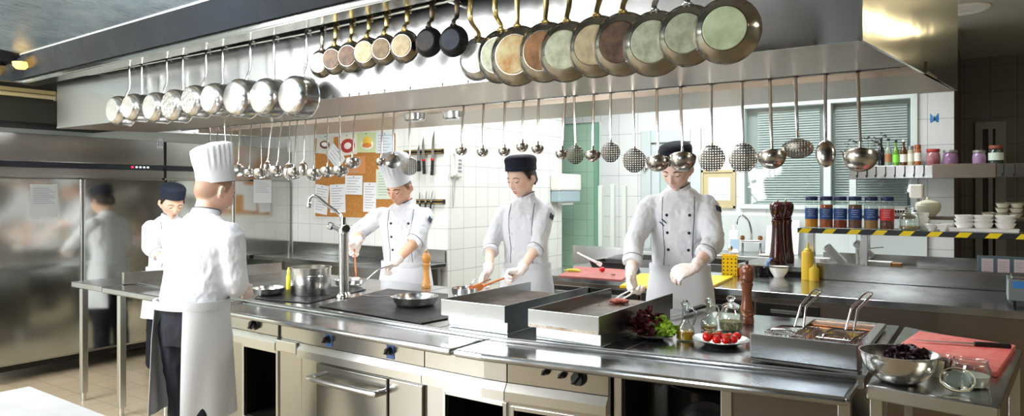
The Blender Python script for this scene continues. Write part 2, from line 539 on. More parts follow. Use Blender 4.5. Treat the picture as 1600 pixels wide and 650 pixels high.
MB().box(FL[0], FR[0], HV1, HV1 + .012, HZ, HTOP).build('rear_skirt', HBR, h, True)
MB().hexa([(HU0, HV0, HTOP), (HU1, HV0, HTOP), (FR[0], HV1, HTOP), (FL[0], HV1, HTOP), (HU0, HV0, HTOP + .02), (HU1, HV0, HTOP + .02), (FR[0], HV1, HTOP + .02), (FL[0], HV1, HTOP + .02)]).build('top_panel', HS, h, True)
# trough under the front edge: two shallow slopes to a drain
gv = HV0 + .62
m = MB()
drain = at(660, 177, HZ).x
zz = HZ
def gut(u): return -.012
m.hexa([(HU0, HV0, zz), (HU1, HV0, zz), (HU1 + .09, gv, zz), (HU0 + .25, gv, zz), (HU0, HV0, zz + .012), (HU1, HV0, zz + .012), (HU1 + .09, gv, zz + .012), (HU0 + .25, gv, zz + .012)])
m.box(HU0 + .25, HU1 + .09, gv - .01, gv, zz, zz + .05)
m.build('front_trough', HBR, h, True)
m = MB(); m.hexa([(-5.55, 3.45, zz), (-.22, 3.45, zz), (FR[0], HV1, zz), (FL[0], HV1, zz), (-5.55, 3.45, zz + .012), (-.22, 3.45, zz + .012), (FR[0], HV1, zz + .012), (FL[0], HV1, zz + .012)])
m.box(-5.55, -.22, 3.44, 3.45, zz, zz + .05)
m.build('rear_trough', HBR, h, True)
m = MB()
for i in range(26):
    u = -5.5 + i * .2
    m.box(u, u + .185, 3.16, 3.50, 2.36, 2.375, .003)
m.build('grease_filter', pm('dark_grease_filter', '#3a3835', .4, .8), h, True)
# riveted seam strip along the bottom edge, and its clips
m = MB()
for px in (505, 520, 545, 560, 575, 600, 640, 690, 730, 1150, 1200, 1232, 1270):
    u = atv(px, 150, HV0 - .015).x
    m.box(u - .006, u + .006, HV0 - .022, HV0 - .012, HZ + .001, HZ + .016)
m.build('edge_clip', STEEL, h, True)
# little drain cups below the trough
for i, (px, py) in enumerate(((648, 181), (709, 178))):
    p = at(px, py, 2.035)
    m = MB(); m.lathe([(.0, -.035), (.05, -.035), (.062, -.025), (.066, .012), (.07, .014), (.066, .016), (.06, -.02), (0, -.028)], 24, T(p.x, p.y, 2.035) @ Matrix.Diagonal((1.25, .8, 1, 1)))
    m.build('drip_cup', STEEL, h, True)
# ladle rail
LRV = gv + .022
m = MB(); m.box(-5.45, -.3, LRV, LRV + .006, HZ - .004, HZ + .028, .002)
m.build('ladle_rail', STEEL, h, True)
# pan rail in front of the skirt: straight, then swinging outward over the large pans
PRZ = 2.405
def prv(u): return interp([(-5.6, 2.515), (-3.0, 2.515), (-2.2, 2.46), (-1.8, 2.43), (-.6, 2.24), (-.3, 2.2)], u)
m = MB(); m.tube([(u, prv(u), PRZ) for u in (-5.45, -4, -3.0, -2.6, -2.2, -1.8, -1.4, -1.0, -.6, -.45)], .006, 10)
m.build('pan_rail', STEEL, h, True)
for u in (-5.4, -4.3, -3.2, -2.03, -.88, -.5):
    m = MB(); m.box(u - .01, u + .01, prv(u) - .004, HV0 - .014, PRZ + .006, PRZ + .014)
    m.build('rail_bracket', STEEL, h, True)

# ------------------------------------------------------------------ second hood, over the near line
n = thing('exhaust_hood', 'second steel exhaust hood in the upper corner, open underside seen from below', 'exhaust hood', (-4, 1.7, 2.4))
NA, NB = (-6.28, 2.50), (-1.7, 2.342)      # far rim line
def nl(u): return NA[1] + (NB[1] - NA[1]) * (u - NA[0]) / (NB[0] - NA[0])
NS = pm('glare_blue_scratched_sheet', '#b9cbd8', .34, .55, vscale=5, col2='#8fa7b8', rvary=.12, stretch=(6, 1, 1))  # bright bluish reflection put into the scratched sheet's base colour
ND = pm('dark_reflection_hood_wall', '#141b27', .28, .3, vary=.2, vscale=2, rvary=.08)  # steel's dark reflection painted in as base colour
zr = 2.40
def seg4(d0, z0, d1, z1, t=.01):
    return [(NA[0], nl(NA[0]) - d0, z0), (NB[0], nl(NB[0]) - d0, z0), (NB[0], nl(NB[0]) - d1, z1), (NA[0], nl(NA[0]) - d1, z1)]
m = MB(); m.slab(seg4(0, zr, 0, zr + .5), -.01); m.slab(seg4(.0, zr, .10, zr + .004), .012)
m.slab(seg4(.10, zr, .10, zr + .03), .008)
m.build('far_rim', STEELH, n, True)
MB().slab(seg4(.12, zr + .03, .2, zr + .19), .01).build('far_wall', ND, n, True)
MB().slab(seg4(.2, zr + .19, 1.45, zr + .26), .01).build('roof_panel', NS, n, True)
MB().slab(seg4(.2, zr + .178, .212, zr + .192), .008).build('bright_edge', pm('bright_edge_steel', '#f2f4f6', .35, .4), n, True)
# filters along the far wall
m = MB()
for i in range(22):
    u = -4.5 + i * .12
    if u > -2: break
    m.hexa([(u, nl(u) - .10, zr + .04), (u + .07, nl(u) - .10, zr + .04), (u + .07, nl(u) - .11, zr + .04), (u, nl(u) - .11, zr + .04),
            (u, nl(u) - .16, zr + .11), (u + .07, nl(u) - .16, zr + .11), (u + .07, nl(u) - .17, zr + .11), (u, nl(u) - .17, zr + .11)])
m.build('grease_filter', STEEL, n, True)
# left end of the hood: rim, upright band and slope
e = MB()
e.slab([(NA[0], 1.0, zr), (NA[0], NA[1], zr), (NA[0], NA[1], zr + .5), (NA[0], 1.0, zr + .5)], .01)
e.slab([(NA[0], 1.0, zr), (NA[0] + .07, 1.0, zr), (NA[0] + .07, NA[1], zr), (NA[0], NA[1], zr)], .01)
e.build('end_wall', MIRROR, n, True)
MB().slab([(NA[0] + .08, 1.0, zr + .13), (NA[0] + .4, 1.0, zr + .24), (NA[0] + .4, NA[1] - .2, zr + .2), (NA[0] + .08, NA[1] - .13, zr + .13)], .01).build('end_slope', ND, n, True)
m = MB(); m.lathe([(0, -.03), (.03, -.03), (.05, -.01), (.055, .02), (0, .03)], 20, T(NA[0] + .28, nl(NA[0] + .28) - .2, zr + .10))
m.build('hood_light', pm('amber_reflection_glow', '#f3c46a', .3, emit=('#ffc766', 2.0)), n, True)  # glowing body added for the orange reflection on the far wall
area('near_hood_lamp', (-3.4, 1.75, 2.55), (-3.6, 2.6, 1.6), .8, .25, 18)
# ------------------------------------------------------------------ cooking island
CT, LT = .88, .865
def bend(u): return interp([(-5.7, .08), (-1.81, -.02), (-.40, .16), (0.2, .235)], u)
def cw(c): return Vector((c.x, c.y + bend(c.x), c.z))
CF = 2.42
def uc(px): return u_of(px, CF + .13)
UA = at(112, 440, CT).x        # left end of the steel table
top = thing('island_worktop', 'long stainless steel worktop of the cooking island with rounded front ledge', 'worktop', (-3, 3.1, .8))
RL = uc(352); RSEAM = uc(741); RE = at(1330, 614, LT).x
m = MB(); m.longbox(-5.2, -.375, CF + .235, CF + 1.43, CT - .045, CT, .006, 20); m.build('deck', STEELTOP, top, True, warp=cw)
m = MB(); m.longbox(-5.2, RL, CF + .0, CF + .235, CT - .045, CT - .004, .01, 6); m.build('front_strip', STEELTOP, top, True, warp=cw)
for a, b in ((RL, RSEAM - .004), (RSEAM + .004, RE)):
    m = MB(); m.longbox(a, b, CF - .02, CF + .232, LT - .032, LT, .015, 10); m.build('front_ledge', STEELTOP, top, True, warp=cw)
m = MB()
for px in (468, 660, 760, 945):
    u = uc(px); m.box(u - .0015, u + .0015, CF + .24, CF + 1.42, CT, CT + .0012)
m.longbox(-5.2, -.375, CF + .236, CF + .246, CT, CT + .006, .002, 20)
m.build('deck_seam', pm('dull_seam', '#8b8d8c', .4, .8), top, True, warp=cw)
# riser at the far end
p, q = at(183, 443, CT) + Vector((.1, 0, .0012)), at(428, 426, CT) + Vector((.1, 0, .0012))
m = MB(); m.hexa([p, q, q + Vector((-.03, 0, 0)), p + Vector((-.03, 0, 0)), p + Vector((0, 0, .085)), q + Vector((0, 0, .085)), q + Vector((-.03, 0, .085)), p + Vector((-.03, 0, .085))])
m.build('upstand', STEELH, top, True)
q0, q1 = at(455, 424, CT), at(700, 434, CT)
# table joined on at the far end
tb = thing('steel_table', 'narrow steel table on square legs at the fridge end of the island', 'table', (-5.45, 3.0, 0))
MB().box(UA, -5.203, CF, CF + 1.2, CT - .04, CT, .005).build('tabletop', STEELTOP, tb, True, warp=cw)
for (px, py) in ((131, 626), (190, 650), ):
    g = at(px, py, 0)
    for dv in (0, 1.05):
        m = MB(); m.box(g.x - .022, g.x + .022, g.y - .022 + dv, g.y + .022 + dv, .06, CT - .046, .004)
        m.cyl((g.x, g.y + dv, 0), (g.x, g.y + dv, .062), .016)
        m.build('leg', STEEL, tb, True)

# ---- the units below
BV = CF + .13
def unit(name, label, a, b, cat='cooking unit', front='none', group=None):
    c = (a + b) / 2
    r = thing(name, label, cat, (c, BV + .4 + bend(c), 0), 0, group)
    return r
def carcass(r, a, b, op=None, bottom=.14):
    """Steel box a..b, with an open cavity op = (u0, u1, z0, z1) in its front."""
    m = MB(); D = .62; z1 = LT - .036
    if op is None:
        m.longbox(a, b, BV, BV + D, bottom, z1, .002, 4)
    else:
        u0, u1, za, zb = op
        m.longbox(a, u0, BV, BV + D, bottom, z1, 0, 2); m.longbox(u1, b, BV, BV + D, bottom, z1, 0, 2)
        m.longbox(u0, u1, BV, BV + D, zb, z1, 0, 3); m.longbox(u0, u1, BV, BV + D, bottom, za, 0, 3)
    m.build('body', STEELH, r, True, warp=cw)
    if op is not None:
        m = MB(); t = .004
        m.box(u0, u0 + t, BV + .01, BV + D - .02, za, zb); m.box(u1 - t, u1, BV + .01, BV + D - .02, za, zb)
        m.box(u0, u1, BV + D - .03, BV + D - .02, za, zb); m.box(u0, u1, BV + .01, BV + D - .02, za, za + t); m.box(u0, u1, BV + .01, BV + D - .02, zb - t, zb)
        m.build('oven_cavity', DARK, r, True, warp=cw)
        m = MB(); w = .018
        for bx in ((u0 - w, u0, za - w, zb + w), (u1, u1 + w, za - w, zb + w), (u0, u1, za - w, za), (u0, u1, zb, zb + w)):
            m.box(bx[0], bx[1], BV - .008, BV + .004, bx[2], bx[3], .002)
        m.build('cavity_frame', STEEL, r, True, warp=cw)
    m = MB()
    for u in (a + .06, b - .06):
        for dv in (.06, .56): m.cyl((u, BV + dv, 0), (u, BV + dv, bottom), .025)
    m.build('foot', STEEL, r, True, warp=cw)
def panel(r, a, b, z0=.72, z1=.826):
    m = MB(); m.longbox(a + .002, b - .002, BV - .012, BV, z0, z1, .002, 4); m.build('control_panel', STEELH, r, True, warp=cw)
    m = MB()
    prof = [(BV, z0), (BV - .014, z0 - .002), (BV - .035, z0 - .035), (BV - .035, z0 - .075), (BV, z0 - .078)]
    n = 4; u = [a + .002 + (b - a - .004) * i / n for i in range(n + 1)]
    m.loft([[(x, y, z) for y, z in prof] for x in u], smooth=False)
    m.build('drip_moulding', STEEL, r, True, warp=cw)
def knob(r, px, z, rad=.028, plate=None, mat=BLACKPL):
    u = u_of(px, BV); y = BV - .012 + bend(u)
    M = T(u, y, z) @ RX(PI / 2)
    if plate:
        MB().box(u - .026, u + .026, y - .004, y + .0, z - .04, z + .04, .003).build('knob_plate', plate, r, True)
    k = MB(); k.lathe([(0, 0), (rad * 1.15, 0), (rad * 1.15, .006), (rad, .008), (rad * .92, .03), (0, .03)], 28, M)
    k.box(-rad * .9, rad * .9, -rad * .22, rad * .22, .028, .042, .003, M @ RZ(.9))
    k.build('knob', mat, r, True)

b0, b1, b2, b3, b4, b5, b6 = uc(228), uc(357), uc(433), uc(468), uc(668), uc(797), uc(945)
r = unit('base_cabinet', 'plain closed steel cabinet behind the apron of the standing chef', b0, b1, 'cabinet'); carcass(r, b0, b1 - .002)
m = MB(); m.longbox(b0 + .01, b1 - .01, BV - .01, BV, .68, .70, .002, 3); m.build('front_trim', STEEL, r, True, warp=cw)
r = unit('oven_range', 'steel range unit with one black knob over a dark open oven', b1, b2, 'cooking range', group='oven units of the island')
carcass(r, b1, b2 - .001, (uc(376), uc(428), .22, .63)); panel(r, b1, b2, .73); knob(r, 396, .775)
r = unit('filler_cabinet', 'narrow blank steel panel between the one-knob oven and the handled oven', b2, b3, 'cabinet'); carcass(r, b2 + .001, b3 - .001)
m = MB(); m.box(b2 + .002, b3 - .002, BV - .035, BV, .655, .72, .006); m.build('drip_moulding', STEEL, r, True, warp=cw)
r = unit('oven_range', 'wide steel range unit with two blue-plated knobs and a curved bar handle', b3, b4, 'cooking range', group='oven units of the island')
carcass(r, b3, b4 - .001); panel(r, b3, b4)
BLUE = pm('blue_knob_plate', '#3d5f92', .4)
knob(r, 515, .768, .018, BLUE); knob(r, 614, .768, .018, BLUE)
dm = MB(); da, db = uc(497), uc(611); dm.longbox(da, db, BV - .028, BV - .001, .16, .63, .006, 3)
dr = dm.build('door', STEELH, r, True, warp=cw)
hz = .565; y0 = BV - .028
hp = [(da + .02, y0, hz), (da + .022, y0 - .045, hz), (da + .06, y0 - .065, hz), (db - .06, y0 - .065, hz), (db - .02, y0 - .045, hz), (db - .015, y0, hz)]
MB().tube(smooth_path(hp, 5), .016, 14).build('handle', STEEL, dr, True, warp=cw)
MB().longbox(uc(613), uc(666), BV - .02, BV - .001, .16, .63, .004, 2).build('side_door', STEELH, r, True, warp=cw)
r = unit('oven_range', 'steel range unit with a plain panel and dark open oven below the first griddle', b4, b5, 'cooking range', group='oven units of the island')
carcass(r, b4 + .001, b5 - .001, (uc(700), uc(790), .2, .61)); panel(r, b4, b5)
r = unit('oven_range', 'steel range unit with one large and two small black knobs in a row', b5, b6, 'cooking range', group='oven units of the island')
carcass(r, b5 + .001, b6 - .001, (uc(806), uc(905), .2, .60)); panel(r, b5, b6)
knob(r, 855, .79, .012); knob(r, 879, .785, .012); knob(r, 902, .780, .028)
# open bay with a shelf
o0, o1 = b6 + .004, -.40
r = unit('open_shelf_unit', 'open steel shelf bay with square posts at the fryer end of the island', o0, o1, 'shelf unit')
for px, w in ((953, .016), (1118, .02), ):
    u = uc(px)
    for dv in (.02, 1.1): MB().box(u - w, u + w, BV + dv, BV + dv + .04, 0, LT - .056, .002).build('post', STEEL, r, True, warp=cw)
u = -.43
for dv in (.02, 1.1): MB().box(u - .02, u + .02, BV + dv, BV + dv + .04, 0, LT - .056, .002).build('post', STEEL, r, True, warp=cw)
MB().longbox(o0 + .02, o1 - .05, BV + .03, BV + 1.1, .40, .425, .003, 4).build('shelf', STEELTOP, r, True, warp=cw)
MB().box(uc(1122), -.45, BV + .03, BV + .04, .43, LT - .06).build('front_panel', pm('dim_brown_steel', '#8b8179', .3, .9), r, True, warp=cw)
MB().longbox(o0 + .02, o1 - .05, BV + 1.05, BV + 1.06, .43, CT - .055, 0, 4).build('back_panel', STEELH, r, True, warp=cw)

# ---- small table at the fryer end
c = [at(1347, 600, CT), at(1562, 636, CT), at(1598, 547, CT), at(1434, 512, CT)]
c[0] = Vector((c[0].x + .012, c[0].y, CT))
t2 = thing('steel_table', 'small steel table carrying the red board beside the fryer', 'table', (sum(p.x for p in c) / 4, sum(p.y for p in c) / 4, 0))
c[3] = Vector((-.355, c[3].y, CT))
m = MB(); m.prism([(p.x, p.y) for p in c], CT - .05, CT, bev=.006); m.build('tabletop', STEELTOP, t2, True)
for p in c:
    q = p.lerp(Vector((sum(s.x for s in c) / 4, sum(s.y for s in c) / 4, CT)), .12)
    m = MB(); m.box(q.x - .02, q.x + .02, q.y - .02, q.y + .02, 0, CT - .05, .003); m.build('leg', STEEL, t2, True)
m = MB(); m.prism([(lerp(p.x, (c[0].x + c[2].x) / 2, .15), lerp(p.y, (c[0].y + c[2].y) / 2, .15)) for p in c], .3, .32); m.build('lower_shelf', STEELTOP, t2, True)

# ------------------------------------------------------------------ fridges along the wall
FU = -6.5
def fridge(v0, v1, label, panelpx):
    f = thing('upright_fridge', label, 'fridge', (FU - .36, (v0 + v1) / 2, 0), 0, 'upright fridges along the wall')
    MB().box(FU - .72, FU - .03, v0, v1, .15, 2.03, .004).build('body', STEELH, f, True)
    MB().box(FU - .029, FU, v0, v1, 1.80, 2.03, .004).build('top_fascia', STEELH, f, True)
    MB().box(FU - .03, FU + .001, v0 + .002, v1 - .002, 1.755, 1.80, .002).build('control_strip', pm('fridge_control_black', '#20242b', .3), f, True)
    MB().box(FU - .029, FU, v0, v1, 1.68, 1.753, .003).build('lower_fascia', STEELH, f, True)
    vm = (v0 + v1) / 2
    for a, b, s in ((v0 + .005, vm - .012, 1), (vm + .012, v1 - .005, -1)):
        d = MB(); d.box(FU - .028, FU + .012, a, b, .17, 1.665, .006); dd = d.build('door', STEELDENT, f, True)
        e = b if s > 0 else a
        MB().box(FU - .0, FU + .02, e - .008, e + .008, .18, 1.66, .003).build('door_edge_grip', STEEL, dd, True)
    m = MB(); m.box(FU - .028, FU - .01, vm - .011, vm + .011, .17, 1.67); m.build('gasket', BLACKPL, f, True)
    MB().box(FU - .65, FU - .06, v0 + .03, v1 - .03, .1, .15).build('plinth', DARK, f, True)
    for a in (v0 + .06, v1 - .06):
        for du in (-.08, -.66):
            MB().cyl((FU + du, a, 0), (FU + du, a, .15), .02).build('foot', BLACKPL, f, True)
    return f
vA, vB_, vC = atu(-28, 300, FU).y, atu(258, 300, FU).y, atu(459, 300, FU).y
f1 = fridge(vA, vB_ - .012, 'wide two-door steel fridge with a paper taped to its door', 0)
f2 = fridge(vB_ + .012, min(vC, 5.13), 'two-door steel fridge standing in the wall corner beside the notice board', 0)
# lit digits on the control strip
for fr, px in ((f1, 212), (f2, 430)):
    p = atu(px, 251 if px < 300 else 253, FU + .002)
    m = MB()
    for k in range(4): m.box(FU + .001, FU + .003, p.y + k * .035, p.y + k * .035 + .018, 1.772, 1.786)
    m.build('display_digits', pm('white_led_digits', '#e8f0ff', .4, emit=('#dfe8ff', 1.2)), fr, True)
    MB().box(FU + .001, FU + .003, p.y - .04, p.y - .02, 1.77, 1.786).build('power_light', pm('red_led', '#ff2030', .4, emit=('#ff2040', 2.5)), fr, True)

# ------------------------------------------------------------------ counters behind the cooks
r = thing('rear_worktop', 'steel wall counter with upstand under the notice board', 'counter', (-5.3, 4.85, 0))
ra, rb = -6.45, -4.24
m = MB(); m.box(ra, rb - .01, 4.62, 5.15, .84, .88, .004); m.build('worktop', STEELTOP, r, True)
m = MB(); m.box(ra, rb - .01, 5.13, 5.155, .88, 1.0, .003); m.build('upstand', STEELH, r, True)
m = MB(); m.box(ra + .3, rb - .06, 4.68, 5.14, .1, .84, .003); m.build('cabinet', STEELH, r, True)
for u in (ra + .4, rb - .1):
    MB().box(u - .02, u + .02, 4.66, 4.70, 0, .84).build('leg', STEEL, r, True)

b = thing('back_worktop', 'long steel prep counter behind the cooks, boards and mill standing on it', 'counter', (-.6, 5.3, 0))
BF, BB = 4.87, 5.82
bu0, bu1 = -3.15, 1.0
MB().box(bu0, bu1, BF, BB, CT - .045, CT, .004).build('worktop', STEELTOP, b, True)
us0 = atv(1276, 430, BB).x
m = MB(); m.box(us0, bu1, BB - .03, BB, CT, CT + .125, .004); m.build('upstand', STEELH, b, True)
m = MB(); m.box(bu0 + .03, bu1, BF + .04, BB - .1, .12, CT - .05); m.build('carcass', pm('brown_tinted_steel', '#9a8e82', .24, .95, vary=.08, vscale=1.5), b, True)
for i in range(5):
    u = -3.0 + i * .42
    d = MB().box(u, u + .40, BF + .022, BF + .04, .16, .8, .003).build('door', pm('dark_counter_door', '#3f3d3a', .3, .7), b, True)
    MB().box(u + .1, u + .3, BF + .008, BF + .022, .74, .765, .003).build('handle', STEEL, d, True)
for u in (bu0 + .1, -.9, bu1 - .1):
    MB().cyl((u, BF + .1, 0), (u, BF + .1, .12), .02).build('foot', STEEL, b, True)

# striped pass shelf on posts
s = thing('pass_shelf', 'steel shelf edged with black and yellow hazard stripes, jars and cups on it', 'shelf', (.3, 5.62, CT))
SZ = 1.28; sv0 = 5.55; sv1 = 5.98
su0 = atv(1246, 350, sv0).x; su1 = 1.3
MB().box(su0, su1, sv0 + .004, sv1, SZ - .03, SZ, .002).build('shelf_board', STEELTOP, s, True)
m = MB(); w = .117; k = 0; u = su0
YEL, BLK = pm('hazard_yellow', '#f2d715', .4), pm('hazard_black', '#23262b', .4)
m.box(su0, su1, sv0 - .001, sv0 + .003, SZ - .034, SZ + .002); m.mat(1)
u = su0 + .005
while u < su1 - .2:
    m.mat(1); M = None
    b_ = [(u + .03, sv0 - .002, SZ + .001), (u + .10, sv0 - .002, SZ + .001), (u + .07, sv0 - .002, SZ - .033), (u, sv0 - .002, SZ - .033)]
    m.hexa([Vector(q) for q in b_] + [Vector(q) + Vector((0, .002, 0)) for q in b_]); u += .165
m.build('hazard_tape', [BLK, YEL], s, True)
for px in (1256, 1342):
    u = atv(px, 400, 5.6).x
    MB().box(u - .025, u + .025, 5.84, 5.9, CT - .4 if False else 0, SZ - .03, .003).build('post', STEEL, s, True)

# unit behind the upstand with the cutlery and bowls
r = thing('rear_prep_table', 'lower steel table behind the striped shelf holding cutlery and bowls', 'table', (.2, 6.2, 0))
MB().box(-1.75, 1.3, 5.93, 6.6, .91, .95, .004).build('tabletop', pm('dim_table_steel', '#8f8f8b', .3, .9), r, True)
MB().box(-1.7, 1.25, 5.95, 6.55, .1, .91).build('cabinet', pm('dark_cabinet', '#262523', .4, .3), r, True)
MB().box(-1.2, 1.3, 6.57, 6.6, .951, 1.03).build('upstand', STEELH, r, True)
for u in (-1.65, 1.2): MB().box(u - .02, u + .02, 5.97, 6.01, 0, .1).build('foot', STEEL, r, True)
# ------------------------------------------------------------------ pans and tools hanging from the hood
ORD = ['first', 'second', 'third', 'fourth', 'fifth', 'sixth', 'seventh', 'eighth', 'ninth', 'tenth', 'eleventh', 'twelfth', 'thirteenth', 'fourteenth', 'fifteenth', 'sixteenth', 'seventeenth', 'eighteenth', 'nineteenth', 'twentieth']
BRASSY = pm('heat_tinted_handle_steel', '#b9a468', .28, 1, vary=.25, vscale=25)
HANG = RX(-PI / 2)          # base of the pan turned to face outward

def hang_pan(kind, label, cx, cy, dia, mats, group, theta=0, hgt=None, dv=0, ztop=None):
    """kind 'sauce' or 'fry'; cx, cy: centre of the base in the photograph; dia: pixels across."""
    hh = hgt or (.115 if kind == 'sauce' else .036)
    rv = prv(u_of(cx, 2.45))
    for _ in range(4):
        fv = rv - hh - .016 + dv
        c = atv(cx, cy, fv); rv = prv(c.x)
    R = dia * depth(c) / FPX / 2
    yr = rv - fv
    for _ in range(4): yr = (prv(c.x - math.sin(theta) * yr) - fv) / math.cos(theta)
    r = thing('hanging_saucepan' if kind == 'sauce' else 'hanging_frying_pan', label, 'saucepan' if kind == 'sauce' else 'frying pan', c, theta, group)
    body, base, hand, inner = mats
    t = .0025
    if kind == 'sauce':
        rb = R * .80
        prof = [(0, 0), (rb * .97, 0), (rb, .002), (R * .93, hh * .16), (R * .985, hh * .34), (R * .985, hh - .006), (R * 1.015, hh - .003), (R * 1.015, hh), (R * .96, hh), (R * .95, hh * .34), (R * .86, hh * .14), (rb * .9, .006), (0, .006)]
    else:
        rb = R * .68
        prof = [(0, 0), (rb * .97, 0), (rb, .002), (R * .80, hh * .28), (R * .93, hh * .68), (R * .985, hh - .003), (R, hh), (R * .97, hh + .001), (R * .90, hh * .70), (R * .78, hh * .34), (rb * .95, .006), (0, .006)]
    MB().lathe(prof, 56, HANG).build('body', body, r)
    m = MB(); m.lathe([(0, -.004), (rb * .90, -.004), (rb * .93, -.002), (rb * .93, .001), (0, .001)], 56, HANG); m.build('base_disc', base, r)
    # handle up to the rail
    zt = (PRZ if ztop is None else ztop) - c.z
    y0 = hh * (.80 if kind == 'sauce' else .9)
    path = [(0, y0, R * .97), (0, y0 + .004, R + .02), (0, yr - .016, lerp(R, zt, .35)), (0, yr - .016, zt - .03), (0, yr - .014, zt + .006), (0, yr - .002, zt + .0175), (0, yr + .013, zt + .010), (0, yr + .015, zt - .012)]
    w = .021 if kind == 'sauce' else .024
    pts = smooth_path(path, 4); n = len(pts)
    fl = [interp([(0, .9), (.15, .75), (.4, 1.0), (.75, 1.0), (.85, .5), (1, .4)], i / (n - 1)) for i in range(n)]
    m = MB(); m.tube(pts, fl, 10, flat=(w, .009, (0, 1, 0), 1)); hd = m.build('handle', hand, r)
    m = MB(); m.box(-.016, .016, y0 - .006, y0 + .006, R * .955, R * 1.03, .002)
    for s in (-1, 1): m.ball((s * .009, y0 - .006, R * 1.0), .004, None, 10, 6)
    m.build('handle_bracket', hand, hd)
    return r

SAUCE = (POT, POTBASE, POT, POT)
sp = [(175, 172, 55), (199, 167, 52), (233, 167, 57), (263, 164, 61), (294, 157, 60), (325, 154, 61), (363, 152, 68), (405, 151, 68), (451, 149, 73)]
names = ['smallest of its row, at the fridge end of the hood', 'second along the row from the fridge end of the hood', 'third along the row from the fridge end of the hood',
         'fourth along the row, with a round stamp in its base', 'middle one of the nine steel saucepans in its row', 'sixth along the row from the fridge end of the hood',
         'third saucepan before the row of shallow pans begins', 'second saucepan before the row of shallow pans begins', 'largest of its row, next to the shallow pans']
STAMP = pm('stamped_base', '#cbc7c2', .36, 1, vary=.7, vscale=55)
for i, ((x, y, d), nm) in enumerate(zip(sp, names)):
    mats = (POT, STAMP if i in (3, 4) else POTBASE, POT, POT)
    hang_pan('sauce', 'hanging steel saucepan, ' + nm, x, y, d * (.86 if i < 6 else .91), mats, 'saucepans hanging from the hood', dv=.02 * (i % 2))
def basem(n, a, b, sc=22, metal=.35, rough=.45): return pm(n, a, rough, metal, vscale=sc, col2=b)
TANB = basem('tan_burnt_base', '#a69a78', '#84765a'); BRNB = basem('brown_burnt_base', '#5d452f', '#2e2018'); GRNB = basem('grey_green_base', '#a9ad95', '#7f8268')
RUST = basem('rust_spotted_base', '#aaa57e', '#8a5a1d', 12); BLKB = basem('black_burnt_base', '#1d1c1c', '#2d2b2a'); BLUB = basem('blue_black_base', '#2c3440', '#1a1d24')
PALE = basem('pale_dull_base', '#d8d8d4', '#bcbab6', 20, .8); LIME = basem('pale_lime_scaled_base', '#c4d3ae', '#97a07c', 10, .25)
PANST = pm('dark_used_pan_steel', '#a9a498', .17, 1, vary=.2, vscale=12, rvary=.05)
BLKPAN = pm('black_pan_steel', '#2a2a2c', .35, .5, vary=.3, vscale=20)
DKH = pm('dark_burnt_handle', '#4d4334', .35, .8)
sm = [(497, 98, 46, PALE, PANST, 'pale steel pan half hidden behind the burnt pan, next to the saucepans', PANST),
      (517, 92, 48, BRNB, PANST, 'small pan with dark burnt base, first beyond the saucepans', BRASSY),
      (542, 87, 50, BRNB, PANST, 'small pan with dark brown base between burnt pan and tan pan', BRASSY),
      (568, 81, 51, TANB, PANST, 'small pan with tan base, brown based pans on both sides', BRASSY),
      (595, 76, 50, pm('mottled_brown_base', '#7b6a4c', .45, .35, vscale=18, col2='#4c3e2c'), PANST, 'small pan with mottled brown base, between the two tan based pans', BRASSY),
      (627, 71, 53, TANB, PANST, 'small pan with clean tan base, next to the matt black pan', BRASSY),
      (665, 64, 48, BLKB, BLKPAN, 'small pan, all black with a matt black base', DKH),
      (704, 62, 51, BLUB, BLKPAN, 'small black pan with a blue-black base', DKH)]
for i, (x, y, d, bm_, bd, nm, hd) in enumerate(sm):
    hang_pan('fry', nm[0].upper() * 0 + nm + ', hanging from hood', x, y, d, (bd, bm_, hd, bd), 'small pans hanging from the hood', theta=math.radians(13), hgt=.032, dv=-.004 * i)
lg = [(741, 90, 70, PALE, POT, 'pale dull pan at the start of the row of large pans', BRASSY),
      (776, 86, 86, GRNB, PANST, 'large pan almost hidden behind the rust-spotted pan', BRASSY),
      (802, 85, 97, RUST, PANST, 'large pan with rust-spotted yellow base', BRASSY),
      (846, 79, 97, pm('copper_brown_base', '#7d5a35', .4, .5, vscale=14, col2='#4e3218'), PANST, 'large pan with coppery brown base beside the rust-spotted pan', BRASSY),
      (880, 78, 98, GRNB, PANST, 'large pan with grey-green base beside the coppery brown one', BRASSY),
      (927, 70, 100, TANB, PANST, 'large pan with tan base between grey-green and dark brown ones', BRASSY),
      (968, 66, 103, BRNB, PANST, 'large pan with burnt dark brown base', BRASSY),
      (1018, 65, 106, GRNB, PANST, 'large pan with grey-green base just past the dark brown one', POT),
      (1070, 52, 100, GRNB, PANST, 'large pan half covered by the biggest lime-scaled pan', POT),
      (1132, 44, 108, LIME, PANST, 'biggest pan with pale lime-scaled base at the end of the row', POT)]
LDV = [.07, .05, .004, -.006, -.022, -.030, -.042, -.052, -.066, -.078]
for (x, y, d, bm_, bd, nm, hd), dv_ in zip(lg, LDV):
    hang_pan('fry', nm + ', hanging from hood', x, y, d, (bd, bm_, hd, bd), 'large pans hanging from the hood', theta=math.radians(8), hgt=.038, dv=dv_)

